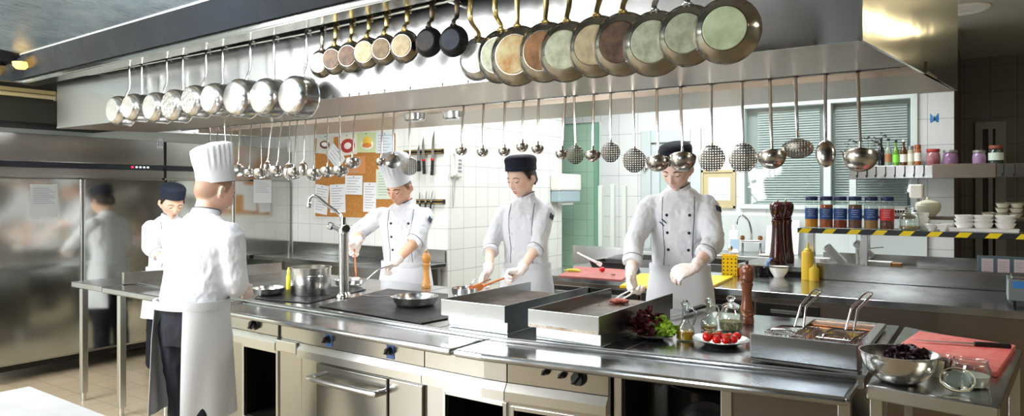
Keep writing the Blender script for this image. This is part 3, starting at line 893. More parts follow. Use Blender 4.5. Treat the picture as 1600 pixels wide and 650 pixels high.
# ---- ladles, skimmers and spoons
def perforated():
    m = pm('perforated_steel', '#b9b6ae', .28, 1)
    nt = m.node_tree; N = nt.nodes; L = nt.links; b = N['Principled BSDF']
    tc = N.new('ShaderNodeTexCoord'); s = N.new('ShaderNodeVectorMath'); s.operation = 'SCALE'; s.inputs['Scale'].default_value = 1 / .0115
    L.new(tc.outputs['Object'], s.inputs[0])
    f = N.new('ShaderNodeVectorMath'); f.operation = 'FRACTION'; L.new(s.outputs[0], f.inputs[0])
    d = N.new('ShaderNodeVectorMath'); d.operation = 'SUBTRACT'; d.inputs[1].default_value = (.5, .5, .5); L.new(f.outputs[0], d.inputs[0])
    sp_ = N.new('ShaderNodeSeparateXYZ'); L.new(d.outputs[0], sp_.inputs[0])
    c = N.new('ShaderNodeCombineXYZ'); L.new(sp_.outputs['X'], c.inputs['X']); L.new(sp_.outputs['Z'], c.inputs['Y'])
    ln = N.new('ShaderNodeVectorMath'); ln.operation = 'LENGTH'; L.new(c.outputs[0], ln.inputs[0])
    g = N.new('ShaderNodeMath'); g.operation = 'GREATER_THAN'; g.inputs[1].default_value = .27; L.new(ln.outputs['Value'], g.inputs[0])
    L.new(g.outputs[0], b.inputs['Alpha'])
    return m
PERF = perforated()
LAD = pm('ladle_steel', '#c9c6c0', .2, 1, vary=.12, vscale=20, rvary=.06)
HSTR = pm('ladle_handle_steel', '#bdb9b3', .22, 1, vary=.2, vscale=14)
def hang_tool(kind, xt, yt, xb, yb, wpx, label, group, hole=True, tilt=None):
    t = atv(xt, yt, LRV - .006); t.z = HZ + .032
    q = atv(xb, yb, LRV - .03)
    R = wpx * depth(q) / FPX / 2
    name = {'ladle': 'hanging_ladle', 'skim': 'hanging_skimmer', 'spoon': 'hanging_spoon'}[kind]
    r = thing(name, label, name.split('_')[1], q, 0, group)
    d = t - q
    yaw = math.atan2(q.x, -q.y)      # local -Y turned towards the viewer
    Mz = RZ(yaw)
    if kind == 'ladle':
        nk = Mz @ Vector((0, R * .55, R * .75))
    elif kind == 'spoon': nk = Vector((0, 0, R * 1.35))
    else: nk = Vector((0, 0, R * .9))
    k = d - Vector((0, .0, .0))
    path = [k + Vector((0, .018, -.03)), k + Vector((0, .018, .0)), k + Vector((0, .008, .009)), k + Vector((0, -.003, .004)), k + Vector((0, -.005, -.02)), k.lerp(nk, .5) + Vector((0, -.006, 0)), k.lerp(nk, .88), nk]
    pts = smooth_path(path, 3); n = len(pts); wd = .016 if R > .03 else .012
    hd = MB().tube(pts, [interp([(0, 1), (.6, 1), (.93, .75), (1, .9)], i / (n - 1)) for i in range(n)], 8, flat=(wd, .0035, (0, 1, 0), 1)).build('handle', HSTR, r)
    m = MB()
    if kind == 'ladle':
        prof = [(0, -R)] + [(R * math.sin(a), -R * math.cos(a)) for a in [PI / 2 * i / 9 for i in range(1, 10)]] + [(R * 1.01, R * .12), (R * 1.03, R * .15), (R * .97, R * .13)] + [(R * .96 * math.sin(a), -R * .95 * math.cos(a)) for a in [PI / 2 * i / 9 for i in range(9, 0, -1)]] + [(0, -R * .95)]
        M = Mz @ RX(math.radians(24 if tilt is None else tilt)) @ Matrix.Diagonal((1, 1, .88, 1))
        m.lathe([(a, z + R * .12) for a, z in prof], 36, M, False)
        m.build('bowl', LAD, r)
    elif kind == 'spoon':
        m.ball((0, 0, 0), (R, R * .5, R * 1.5), Mz @ RX(.1), 20, 14); m.build('bowl', LAD, r)
    else:
        # shallow dished disc, facing the room
        a0 = math.radians(tilt if tilt is not None else 18)
        prof = [(0, -R * .16), (R * .4, -R * .13), (R * .75, -R * .06), (R, 0), (R * 1.02, .0015), (R * .98, .002), (R * .73, -R * .03), (R * .4, -R * .10), (0, -R * .13)]
        m.lathe(prof, 40, RX(PI / 2) @ Matrix.Diagonal((.94, 1.05, 1, 1)), False)
        o = m.build('dish', PERF if hole else LAD, r)
        o.rotation_euler = (-a0, 0, yaw)
    m = MB(); m.cyl(nk + Vector((0, 0, -.012)), nk + Vector((0, 0, .018)), wd * .5, wd * .34, 12); m.build('neck', LAD, hd)
    return r

tools = [('ladle', 329, 200, 328, 256, 15), ('ladle', 342, 199, 340, 258, 15), ('ladle', 351, 198, 355, 262, 16), ('skim0', 364, 197, 359, 258, 13), ('skim0', 377, 196, 372, 266, 20),
 ('ladle', 394, 196, 390, 270, 19), ('ladle', 409, 194, 408, 271, 25), ('spoon', 427, 192, 418, 260, 12), ('ladle', 442, 192, 433, 267, 26), ('spoon', 454, 190, 452, 268, 18),
 ('ladle', 466, 190, 460, 270, 25), ('spoon', 479, 190, 474, 264, 15), ('ladle', 495, 188, 491, 272, 26), ('ladle', 513, 187, 512, 268, 24), ('ladle', 532, 185, 532, 267, 25),
 ('ladle', 556, 183, 551, 254, 24), ('ladle', 600, 181, 596, 253, 18), ('skim0', 617, 180, 614, 252, 24), ('skim', 642, 178, 640, 260, 28),
 ('ladle', 726, 180, 721, 236, 18), ('ladle', 757, 178, 754, 238, 18), ('ladle', 790, 176, 788, 237, 18.5), ('ladle', 819, 172, 816, 230, 19), ('ladle', 843, 170, 840, 233, 19.5),
 ('ladle', 885, 155, 878, 241, 20), ('skim', 898, 153, 899, 242, 29), ('ladle', 929, 149, 926, 243, 25), ('skim', 955, 147, 954, 238, 31), ('skim', 990, 143, 991, 251, 37),
 ('ladle', 1027, 140, 1028, 254, 36), ('ladle', 1064, 137, 1066, 251, 42), ('skim', 1112, 132, 1112, 248, 42), ('skim', 1160, 128, 1161, 247, 45), ('ladle', 1203, 124, 1206, 247, 42),
 ('skimE', 1243, 119, 1246, 233, 50), ('spoon', 1290, 115, 1290, 240, 29), ('ladle', 1340, 110, 1344, 248, 51)]
where = {0: 'nearest the fridges, behind the tall chef hat', 1: 'second from the fridges, behind the tall chef hat', 2: 'third from the fridges, beside the tall chef hat', 3: 'narrow, right beside the tall chef hat',
 4: 'tilted, next to the first full ladles past the chef hat', 5: 'small, first ladle past the tilted unpierced skimmer', 6: 'second ladle past the tilted unpierced skimmer', 7: 'small, between two ladles in front of the fridge',
 8: 'wide, in front of the fridge beside the small spoon', 9: 'partly behind a ladle at the fridge edge', 10: 'overlapping a spoon at the fridge edge', 11: 'slim, just before the notice board',
 12: 'lowest of the trio in front of the notice board', 13: 'middle of the trio in front of the notice board', 14: 'third of the trio in front of the notice board', 15: 'in front of the pizza picture on the notice board',
 16: 'small, beside the blank skimmer above the second cook', 17: 'blank round, above the cook in the low white hat', 18: 'pierced, over the knives above the low white hat',
 19: 'small, in front of the wall telephone', 20: 'first past the wall telephone', 21: 'small, touching the navy cap', 22: 'small, directly above the navy cap', 23: 'small, just past the navy cap',
 24: 'half behind a pierced skimmer above the towel box', 25: 'pierced, above the paper towel box', 26: 'between two pierced skimmers at the green passage', 27: 'pierced, just past the green passage', 28: 'wide pierced, beside the pale door frame',
 29: 'first of two before the face of the tall cook', 30: 'second of two before the face of the tall cook', 31: 'pierced, in front of the paper notice on the wall', 32: 'round pierced, at the window frame',
 33: 'wide, in front of the window blind past the skimmers', 34: 'broad, dark, seen nearly edge on', 35: 'deep oval, between edge-on skimmer and last big ladle', 36: 'largest, at the end by the bottle shelf'}
for i, (k, a, b_, c, d_, w_) in enumerate(tools):
    kk = k[:4] if k.startswith('skim') else k
    nm = {'ladle': 'steel ladle', 'skim': 'steel skimmer', 'spoon': 'steel spoon'}[kk]
    hang_tool(kk, a, b_, c, d_, w_, nm + ' on the rail, ' + where[i], {'ladle': 'ladles on the hood rail', 'skim': 'skimmers on the hood rail', 'spoon': 'spoons on the hood rail'}[kk],
              hole=(k in ('skim', 'skimE')), tilt={'skimE': 58, 'skim0': 30}.get(k, None) if kk == 'skim' else None)
# ------------------------------------------------------------------ people
def cam_vec(r, f, u):
    return Vector((CY * r - SY * f, SY * r + CY * f, u)).normalized()

def ss(a, b, x):
    t = max(0, min(1, (x - a) / (b - a))); return t * t * (3 - 2 * t)
def g2(x, z, cx, cz, sx, sz): return math.exp(-((x - cx) / sx) ** 2 - ((z - cz) / sz) ** 2)

def head_pt(az, el, female=False, off=0.0):
    """Surface of the head: az = 0 faces -y, el from -pi/2 to pi/2. Eyes at z = 0."""
    d = Vector((math.sin(az) * math.cos(el), -math.cos(az) * math.cos(el), math.sin(el)))
    x, y, z = d.x * .0765, d.y * .098, d.z * .116
    if z < 0:
        k = ss(0, -.116, z)
        front = ss(-.35, .5, -d.y)
        x *= 1 - k * (.36 if not female else .42) * (.55 + .45 * front)
        y = y * (1 - .04 * k) if y < 0 else y * (1 - .38 * k)
        if y < 0:
            y -= .020 * k * (1 - abs(d.x)) * ss(-.2, -.9, d.z) * .6
    else:
        y += .004 * d.z
        if y < 0: y *= 1 - .02 * d.z
    f = ss(.1, .6, -d.y)
    if f > 0:
        ax = abs(x)
        dy = 0
        dy += .0095 * g2(ax, z, .031, .001, .017, .011)
        dy -= .0035 * g2(ax, z, .028, .019, .026, .007)
        dy -= .004 * g2(ax, z, .047, -.026, .018, .016)
        n = 0
        if -.052 < z < .014:
            n = interp([(-.052, 0), (-.046, .5), (-.040, .98), (-.034, 1), (-.02, .72), (0, .40), (.014, 0)], z)
        wn = interp([(-.05, .0145), (-.035, .0125), (-.015, .0085), (.01, .008)], z)
        dy -= (.023 if not female else .019) * n * math.exp(-(ax / wn) ** 2)
        dy += .004 * g2(ax, z, .020, -.046, .007, .006)
        dy -= .0055 * g2(ax, z, 0, -.0615, .020, .0055) + .006 * g2(ax, z, 0, -.0745, .017, .0058)
        dy += .0035 * g2(ax, z, 0, -.0675, .022, .0022)
        dy += .003 * g2(ax, z, 0, -.085, .016, .005)
        dy -= .006 * g2(ax, z, 0, -.104, .02, .012)
        y += dy * f
    p = Vector((x, y, z))
    if off: p += d.normalized() * off
    return p

def add_head(mb, M, female):
    nu, nv = 72, 54
    b = bmesh.new(); rings = []
    for j in range(1, nv):
        el = -PI / 2 + PI * j / nv
        rings.append([b.verts.new(M @ head_pt(2 * PI * i / nu, el, female)) for i in range(nu)])
    for a, c in zip(rings, rings[1:]):
        for i in range(nu): b.faces.new((a[i], a[(i + 1) % nu], c[(i + 1) % nu], c[i]))
    b.faces.new(rings[0][::-1]); b.faces.new(rings[-1])
    bmesh.ops.recalc_face_normals(b, faces=b.faces[:])
    mb._put(b, None, True)
    for s in (-1, 1):     # ears
        E = M @ T(s * .0745, .012, -.008) @ RZ(s * -.35) @ RX(-.15)
        mb.ball(E.translation, (.008, .019, .031), E.to_3x3().to_4x4(), 14, 10)
        mb.tube([E @ Vector((s * .008, .016 * math.cos(t), .027 * math.sin(t))) for t in [(-.6 + 3.2 * i / 9) for i in range(10)]], .0048, 8)
        mb.ball(E @ Vector((s * .003, -.010, -.026)), (.006, .008, .008), E.to_3x3().to_4x4(), 10, 8)

def ring(c, rx, ry, n=24, ax=None, ay=None, p=2.3):
    ax = Vector((1, 0, 0)) if ax is None else ax; ay = Vector((0, 1, 0)) if ay is None else ay
    out = []
    for i in range(n):
        a = 2 * PI * i / n; ca, sa = math.cos(a), math.sin(a)
        out.append(Vector(c) + ax * (rx * math.copysign(abs(ca) ** (2 / p), ca)) + ay * (ry * math.copysign(abs(sa) ** (2 / p), sa)))
    return out

def limb(mb, pts, rad, n=18, sq=1.0):
    """Round tapered limb through the points."""
    P = [Vector(p) for p in pts]
    mb.tube(P, rad, n)
    mb.ball(P[0], rad[0], None, 16, 10); mb.ball(P[-1], rad[-1], None, 16, 10)

def remesh(mb, vox, smooth=4, fac=.5):
    me = bpy.data.meshes.new('tmp'); mb.bm.to_mesh(me); mb.bm.free()
    o = bpy.data.objects.new('tmp', me); COL.objects.link(o)
    r = o.modifiers.new('r', 'REMESH'); r.mode = 'VOXEL'; r.voxel_size = vox; r.use_smooth_shade = True
    if smooth:
        s = o.modifiers.new('s', 'SMOOTH'); s.factor = fac; s.iterations = smooth
    dg = bpy.context.evaluated_depsgraph_get(); dg.update()
    out = bpy.data.meshes.new_from_object(o.evaluated_get(dg), depsgraph=dg)
    bpy.data.objects.remove(o); bpy.data.meshes.remove(me)
    return out

def wrinkle(me, amp, sc, st=(1, 1, .45), seed=0, where=None):
    nrm = [v.normal.copy() for v in me.vertices]
    for v, vn in zip(me.vertices, nrm):
        c = v.co.copy()
        q = Vector((c.x * st[0] * sc + seed, c.y * st[1] * sc, c.z * st[2] * sc))
        d = noise.noise(q) + .5 * noise.noise(q * 2.1)
        d = -abs(d) * 1.6 + .35
        v.co = c + vn * (d * amp * (1 if where is None else where(c)))
    me.update()

def hand(mb, W, D, P, right, curl, sc=1.0, grow=0.0, thumb=(.55, .5), spread=.06):
    D = D.normalized(); P = (P - D * P.dot(D)).normalized()
    S = D.cross(P) if right else -D.cross(P)           # towards the thumb
    L = lambda d, s, p: W + (D * d + S * s + P * p) * sc
    # palm
    secs = [(0.0, .026, .019, 0), (.025, .034, .0185, .0), (.06, .041, .0165, 0), (.088, .041, .0145, 0), (.098, .036, .010, 0)]
    mb.loft([ring(L(d, 0, 0), (w + grow) * sc, (t + grow) * sc, 20, S, P, 2.8) for d, w, t, _ in secs])
    lens = [(.041, .025, .02), (.045, .029, .021), (.042, .027, .021), (.033, .021, .018)]
    for k in range(4):
        s = (.0295 - .0198 * k)
        cu = curl[k] if isinstance(curl[0], (list, tuple)) else curl
        b = Vector(L(.09 - (.006 if k == 3 else 0), s, .001))
        d = (D + S * (spread * (1.5 - k))).normalized(); a = 0
        pts = [L(.07, s, 0), b]; p = b
        for l, c in zip(lens[k], cu):
            a += c
            dd = (d * math.cos(a) + P * math.sin(a)).normalized()
            p = p + dd * l * sc * .5; pts.append(p.copy()); p = p + dd * l * sc * .5; pts.append(p.copy())
        r = [.0098, .0095, .0088, .0092, .0080, .0083, .0074, .006]
        mb.tube(pts, [(x + grow) * sc for x in r], 12)
        mb.ball(pts[-1], (.0062 + grow) * sc, None, 12, 8)
    out_, fold = thumb
    d = (D * (1 - out_ * .6) + S * out_ + P * .25).normalized()
    b = L(.022, .026, .006); pts = [L(.012, .012, .002), b]; p = b; a = 0
    for i, l in enumerate((.044, .031, .026)):
        if i: d = (d + (P * .6 + D * .5 - S * .6) * fold).normalized()
        p = p + d * l * sc * .5; pts.append(p.copy()); p = p + d * l * sc * .5; pts.append(p.copy())
    r = [.013, .0145, .0135, .0115, .0105, .011, .0095, .0075]
    mb.tube(pts, [(x + grow) * sc for x in r], 12); mb.ball(pts[-1], (.0078 + grow) * sc, None, 12, 8)

def ik(S, Wt, l1, l2, pole):
    d = Wt - S; L = min(d.length, (l1 + l2) * .985)
    W = S + d.normalized() * L
    a = (l1 * l1 - l2 * l2 + L * L) / (2 * L)
    h = math.sqrt(max(l1 * l1 - a * a, 0))
    n = d.normalized(); pl = pole - n * pole.dot(n); pl.normalize()
    return S + n * a + pl * h, W

def skin_mat(name, base, lip):
    m = bpy.data.materials.new(name); m.use_nodes = True
    nt = m.node_tree; b = nt.nodes['Principled BSDF']
    a = nt.nodes.new('ShaderNodeAttribute'); a.attribute_name = 'Col'
    nt.links.new(a.outputs['Color'], b.inputs['Base Color'])
    b.inputs['Roughness'].default_value = .48
    b.inputs['Subsurface Weight'].default_value = .25; b.inputs['Subsurface Radius'].default_value = (.012, .005, .003); b.inputs['Subsurface Scale'].default_value = .6
    return m

JACKET = pm('white_chef_cotton', '#e4e7ec', .8, bump=.15, bscale=250, sheen=.1)
APRON = pm('white_apron_cotton', '#e0e3e8', .85, bump=.15, bscale=220)
APRONG = pm('pale_grey_apron', '#d5d7da', .85, bump=.15, bscale=220)
TROUSER = pm('dark_navy_trousers', '#151a24', .85, bump=.1, bscale=200)
SHOE = pm('black_shoe_leather', '#141414', .4)
NAVYCAP = pm('navy_cap_cotton', '#141c2c', .8, bump=.12, bscale=250)
GLOVE = pm('thin_latex_glove', '#f1e3da', .4, sss=.2, vary=.06, vscale=40)
PIPE = pm('dark_piping', '#2a3140', .7)
BTN = pm('black_button', '#191b21', .35); BTNW = pm('white_button', '#dcdde2', .3)
EYEW = pm('eye_white', '#e6e2dc', .15); IRIS = pm('brown_iris', '#2b1c13', .1)
HAIRD = pm('dark_brown_hair', '#2a1d16', .5, vary=.4, vscale=60, stretch=(1, 1, .2), bump=.4, bscale=150)
HAIRB = pm('light_brown_hair', '#6d5238', .55, vary=.3, vscale=60, bump=.4, bscale=150)
PATCHB = pm('blue_sleeve_patch', '#1d2f63', .6)

def person(cfg):
    s = cfg.get('h', 1.0); fem = cfg.get('female', False)
    loc = Vector(cfg['loc']); loc.z = 0
    fx, fy = cfg['face']; rz = math.atan2(fx, -fy)
    root = thing('person', cfg['label'], 'person', loc, rz)
    inv = wm(root).inverted(); i3 = inv.to_3x3()
    lean = cfg.get('lean', 0); tw = cfg.get('twist', 0)
    z0 = .98 * s
    TM = T(0, 0, z0) @ RZ(tw) @ RX(lean) @ T(0, 0, -z0)
    sh = cfg.get('shoulder', .172 if not fem else .15)
    wd = 1.0 if not fem else .9
    fat = cfg.get('fat', 1.0)
    # head
    HM = TM @ T(0, .012 * s, 1.525 * s) @ RZ(cfg.get('hyaw', 0)) @ RX(cfg.get('hpitch', 0)) @ RY(cfg.get('hroll', 0)) @ T(0, -.022, .098) @ Matrix.Scale(cfg.get('head', 1.15), 4)
    HI = HM.inverted()
    # ---- arms
    arms = {}
    for side, nm in ((-1, 'R'), (1, 'L')):
        S = TM @ Vector((side * sh, .015, 1.408 * s))
        a = cfg['arm' + nm]
        Wt = inv @ Vector(a['w'])
        pole = Vector(a.get('pole', (side * .5, .6, -.6)))
        E, W = ik(S, Wt, .285 * s, .262 * s, pole)
        D = (i3 @ a['d']).normalized() if 'd' in a else (W - E).normalized()
        P = (i3 @ a['p']).normalized() if 'p' in a else Vector((-side, 0, 0))
        arms[nm] = dict(S=S, E=E, W=W, D=D, P=P, curl=a.get('curl', (.9, .9, .6)), sleeve=a.get('sleeve', .6), thumb=a.get('thumb', (.6, .45)))
    # ---- skin: one continuous body
    mb = MB()
    prof = [(.86, .13, .085, 0), (.95, .15, .10, 0), (1.06, .13, .085, 0), (1.18, .135, .088, 0), (1.30, .15, .095, .0), (1.39, .13, .080, .005), (1.44, .085, .058, .01), (1.50, .056, .056, .014), (1.545, .053, .056, .006), (1.58, .054, .058, .0)]
    mb.loft([[TM @ q for q in ring((0, yo, z * s), rx * wd * fat, ry * wd * fat, 28)] for z, rx, ry, yo in prof])
    nb = TM @ Vector((0, .014, 1.47 * s)); nt_ = HM @ Vector((0, .012, -.06))
    limb(mb, [nb, nb.lerp(nt_, .5), nt_], [.058 * (.88 if fem else 1), .052 * (.86 if fem else 1), .054 * (.88 if fem else 1)])
    add_head(mb, HM, fem)
    for nm, side in (('R', -1), ('L', 1)):
        A = arms[nm]; k = .86 if fem else 1
        limb(mb, [A['S'].lerp(TM @ Vector((0, .015, 1.40 * s)), .3), A['S'], A['S'].lerp(A['E'], .5), A['E'], A['E'].lerp(A['W'], .3), A['E'].lerp(A['W'], .75), A['W']],
             [.034 * k, .036 * k, .042 * k, .041 * k, .042 * k, .033 * k, .027 * k])
        hand(mb, A['W'], A['D'], A['P'], nm == 'R', A['curl'], s * (.94 if fem else 1), -.0032, A['thumb'])
    hx = .09
    for side in (-1, 1):
        f = cfg.get('feet', ((0, 0), (0, 0)))[0 if side < 0 else 1]
        hip = Vector((side * hx, 0, .93 * s)); ank = Vector((side * (hx + .01) + f[0], .03 + f[1], .09)); kn = hip.lerp(ank, .49) + Vector((0, -.02, 0))
        limb(mb, [hip, hip.lerp(kn, .4), kn, kn.lerp(ank, .35), ank], [.075, .07, .052, .054, .036])
        limb(mb, [ank + Vector((0, .02, -.045)), ank + Vector((0, -.07, -.05)), ank + Vector((0, -.14, -.06))], [.034, .032, .022])
    me = remesh(mb, .0042, 3, .45)
    skin = [lin(c)[:3] for c in cfg.get('skin', ('#e2ae8c', '#c4716a', '#d99a80'))]
    hairc = lin(cfg.get('haircol', '#3a2a20'))[:3]
    ca = me.color_attributes.new('Col', 'FLOAT_COLOR', 'POINT')
    cols = []
    for v in me.vertices:
        q = HI @ v.co; c = skin[0]
        if -.14 < q.z < .14 and abs(q.x) < .1 and abs(q.y) < .14:
            ax = abs(q.x)
            if q.y < -.03:
                lipm = max(g2(ax, q.z, 0, -.062, .021, .0052), g2(ax, q.z, 0, -.0735, .018, .0056)); lipm = ss(.3, .75, lipm)
                ck = .55 * g2(ax, q.z, .042, -.028, .022, .02) + .3 * g2(ax, q.z, 0, -.036, .014, .012)
                c = tuple(lerp(a, b, ck) for a, b in zip(c, skin[2]))
                if not fem: 
                    sb = cfg.get('stubble', .12) * max(g2(ax, q.z, .0, -.095, .06, .028), g2(ax, q.z, 0, -.053, .025, .005))
                    c = tuple(lerp(a, b, sb) for a, b in zip(c, (.12, .10, .09)))
                c = tuple(lerp(a, b, lipm * (.95 if fem else .6)) for a, b in zip(c, skin[1]))
            # close-cropped hair painted on the scalp
            fr = -q.y / .098
            hl = .062 if fr > .55 else (lerp(-.005, .055, ss(.15, .55, fr)) if fr > .0 else (lerp(-.055, .0, ss(-.6, 0, fr))))
            hm = ss(hl - .012, hl + .012, q.z) * cfg.get('crop', .8)
            if ax > .079: hm = 0
            c = tuple(lerp(a, b, hm) for a, b in zip(c, hairc))
        cols.extend((*c, 1))
    ca.data.foreach_set('color', cols)
    sm = skin_mat('skin', None, None)
    link_mesh('body', me, sm, root)
    # ---- face parts
    for side in (-1, 1):
        ec = Vector((side * .031, -.0758, .001))
        down = .55
        e = MB(); e.ball((0, 0, 0), .0122, None, 18, 12)
        e.mat(1); e.lathe([(0, .0127), (.0045, .0119), (.0062, .0108), (.0062, .0095), (0, .0095)], 16, RX(PI / 2 + down))
        eo = e.build('eye', [EYEW, IRIS], root); eo.matrix_basis = HM @ T(*ec)
        e = MB()      # lid: part of a shell over the upper eye
        e.sheet(lambda u, v: Vector((.0133 * math.cos(lerp(0, PI, u)), -.0133 * math.sin(lerp(0, PI, u)) * math.cos(lerp(-.12, 1.5, v)), .0133 * math.sin(lerp(0, PI, u)) * math.sin(lerp(-.12, 1.5, v)))), 14, 10, .001)
        lo = e.build('eyelid', pm('eyelid_' + cfg.get('skin', ('#e2ae8c',))[0], cfg.get('skin', ('#d9a284',))[0], .5), root); lo.matrix_basis = HM @ T(*ec)
        e = MB(); e.tube([Vector((.0138 * math.cos(t), -.0138 * math.sin(t) * math.cos(-.14), .0138 * math.sin(t) * math.sin(-.14))) for t in [.25 + (PI - .5) * i / 8 for i in range(9)]], .0015, 6)
        lo = e.build('eyelash', HAIRD, root); lo.matrix_basis = HM @ T(*ec)
        pts = []
        for i in range(9):
            t = i / 8; x = side * lerp(.013, .054, t); z = .0205 + .006 * math.sin(PI * min(1, t * 1.15)) - .004 * t
            az = math.asin(max(-1, min(1, x / .0765))); el = math.asin(z / .116)
            az = math.asin(max(-1, min(1, x / (.0765 * math.cos(el)))))
            pts.append(head_pt(az, el, fem, .0012))
        lo = MB().tube(pts, [.0012, .0028, .0034, .0034, .0032, .0028, .0024, .0018, .0010] if not fem else [.001, .002, .0024, .0024, .0022, .002, .0016, .0012, .0008], 8).build('eyebrow', cfg.get('hairmat', HAIRD), root); lo.matrix_basis = HM
    # hair shell where the hat leaves it bare
    hb = bmesh.new(); nu, nv = 96, 64; G = {}
    for i in range(nu):
        for j in range(nv + 1):
            az = 2 * PI * i / nu; el = -PI / 2 + PI * j / nv
            p = head_pt(az, el, fem, .006 if not fem else .010); q = head_pt(az, el, fem)
            fr = -q.y / .098
            hl = .072 if fr > .55 else (lerp(.0, .072, ss(.2, .55, fr)) if fr > .12 else (lerp(cfg.get('nape', -.05), .022, ss(-.5, -.05, fr)) if fr < -.05 else .022))
            G[i, j] = (p, q.z > hl)
    V = {}
    def gv_(k):
        if k not in V: V[k] = hb.verts.new(G[k][0])
        return V[k]
    for i in range(nu):
        for j in range(nv):
            ks = [(i, j), ((i + 1) % nu, j), ((i + 1) % nu, j + 1), (i, j + 1)]
            if all(G[k][1] for k in ks):
                try: hb.faces.new([gv_(k) for k in ks])
                except Exception: pass
    bmesh.ops.remove_doubles(hb, verts=hb.verts[:], dist=1e-5)
    bmesh.ops.solidify(hb, geom=hb.faces[:], thickness=.007)
    if fem:
        hm = MB(); hm._put(hb, HM, True)
        hm.ball(HM @ Vector((0, .105, -.03)), .036, None, 18, 12)
        hm.build('hair', cfg.get('hairmat', HAIRD), root)
    else: hb.free()
    # ---- jacket
    jb = MB(); F = 1.0 * wd * fat
    hem = cfg.get('hem', .80)
    jp = ([(hem, .195, .145, 0), (.90, .195, .142, 0)] if hem < .9 else [(hem, .158, .112, 0), (hem + .02, .166, .118, 0)]) + [ (1.02, .175, .128, 0), (1.15, .178, .126, -.002), (1.27, .19, .132, -.004), (1.36, .19, .122, 0), (1.415, .172, .098, .006), (1.455, .130, .078, .012), (1.49, .080, .07, .014)]
    jb.loft([[TM @ q for q in ring((0, yo, z * s), rx * F, ry * F, 32)] for z, rx, ry, yo in jp])
    for nm, side in (('R', -1), ('L', 1)):
        A = arms[nm]; c = A['sleeve']; k = .88 if fem else 1
        inn = TM @ Vector((side * sh * .45, .012, 1.375 * s))
        dirn = (A['W'] - A['E'])
        cuff = A['E'] + dirn * max(c, .12)
        pts = [inn, A['S'] + Vector((0, 0, -.018)), A['S'].lerp(A['E'], .35), A['S'].lerp(A['E'], .75), A['E'], A['E'].lerp(cuff, .5), cuff]
        pts = smooth_path(pts, 3)
        R = [interp([(0, .062), (.167, .066), (.33, .074), (.5, .069), (.667, .066), (.83, .063), (1, .061 if c > .3 else .072)], i / (len(pts) - 1)) * k for i in range(len(pts))]
        jb.tube(pts, R, 20)
    jm = remesh(jb, .0075, 5, .5)
    wst = 1.0 * s
    wrinkle(jm, .0065, 10, (1, 1, .55), cfg.get('seed', 1) * 7.3)
    wrinkle(jm, .004, 26, (1, 1, .7), cfg.get('seed', 1) * 3.1)
    jo = link_mesh('jacket', jm, cfg.get('jmat', JACKET), root)
    bvh = BVHTree.FromPolygons([v.co.copy() for v in jm.vertices], [tuple(p.vertices) for p in jm.polygons])
    ti = TM.to_3x3()
    def on_front(x, z, back=False):
        o = TM @ Vector((x, -.6 if not back else .6, z * s)); d = ti @ Vector((0, 1 if not back else -1, 0))
        h = bvh.ray_cast(o, d)
        return h
    # collar
    cb = MB(); cz = 1.475
    def col_pt(u, v):
        a = lerp(-PI / 2 + .12, 1.5 * PI - .12, u)
        r = lerp(.079, .069, v) * (.93 if fem else 1)
        up = lerp(1.462, 1.522, v) - .028 * max(0, -math.sin(a)) ** 3 * (1 if True else 0)
        c_ = Vector((0, lerp(.016, .006, v), 0))
        return TM @ Vector((r * math.cos(a) + c_.x, r * .98 * math.sin(a) + c_.y, up * s))
    cb.sheet(col_pt, 40, 5, .005)
    co_ = cb.build('collar', cfg.get('jmat', JACKET), root)
    MB().tube([col_pt(i / 40, 1.0) for i in range(41)], .0026, 6).build('collar_piping', PIPE, co_)
    # piping and buttons
    if cfg.get('front', True):
        for side in (-1, 1):
            pts = []
            for i in range(22):
                t = i / 21; z = lerp(1.445, .92, t); x = side * interp([(0, .098), (.2, .098), (.6, .085), (1, .10)], t) * wd
                h = on_front(x, z)
                if h[0] is not None: pts.append(h[0] + h[1] * .0008)
            if len(pts) > 3: MB().tube(pts, .0022, 6).build('piping', PIPE, jo)
        bm_ = cfg.get('button', BTN)
        for row in range(4):
            for side in (-1, 1):
                h = on_front(side * (.058 + .012 * (3 - row) / 3), 1.345 - row * .105)
                if h[0] is None: continue
                q = h[1].to_track_quat('Z', 'Y').to_matrix().to_4x4()
                MB().lathe([(0, 0), (.0095, 0), (.0095, .003), (.007, .005), (0, .006)], 14, T(*(h[0])) @ q).build('button', bm_, jo)
        if cfg.get('stripes'):
            h = on_front(-.092, 1.30)
            if h[0] is not None:
                n_ = h[1]; x = Vector((1, 0, -.75)); x = (x - n_ * x.dot(n_)).normalized(); y = n_.cross(x)
                for k, mt in ((.012, PIPE), (-.012, PATCHB)):
                    c_ = h[0] + y * k + n_ * .003
                    MB().slab([c_ - x * .02 - y * .003, c_ + x * .02 - y * .003, c_ + x * .02 + y * .003, c_ - x * .02 + y * .003], .002).build('chest_stripe', mt, jo)
    # cuffs: dark line round the sleeve
    for nm in ('R', 'L'):
        A = arms[nm]; c = A['sleeve']; ax = (A['W'] - A['E']).normalized(); cc = A['E'] + (A['W'] - A['E']) * max(c, .12) - ax * .035
        q = ax.to_track_quat('Z', 'Y').to_matrix(); pts = []
        for i in range(24):
            d = q @ Vector((math.cos(2 * PI * i / 24), math.sin(2 * PI * i / 24), 0))
            h = bvh.ray_cast(cc + d * .2, -d)
            if h[0] is not None and (h[0] - cc).length < .11: pts.append(h[0] + d * .0006)
        if len(pts) > 12 and cfg.get('cuffline', True): MB().tube(pts, .0022, 6, closed=True).build('cuff_piping', PIPE, jo)
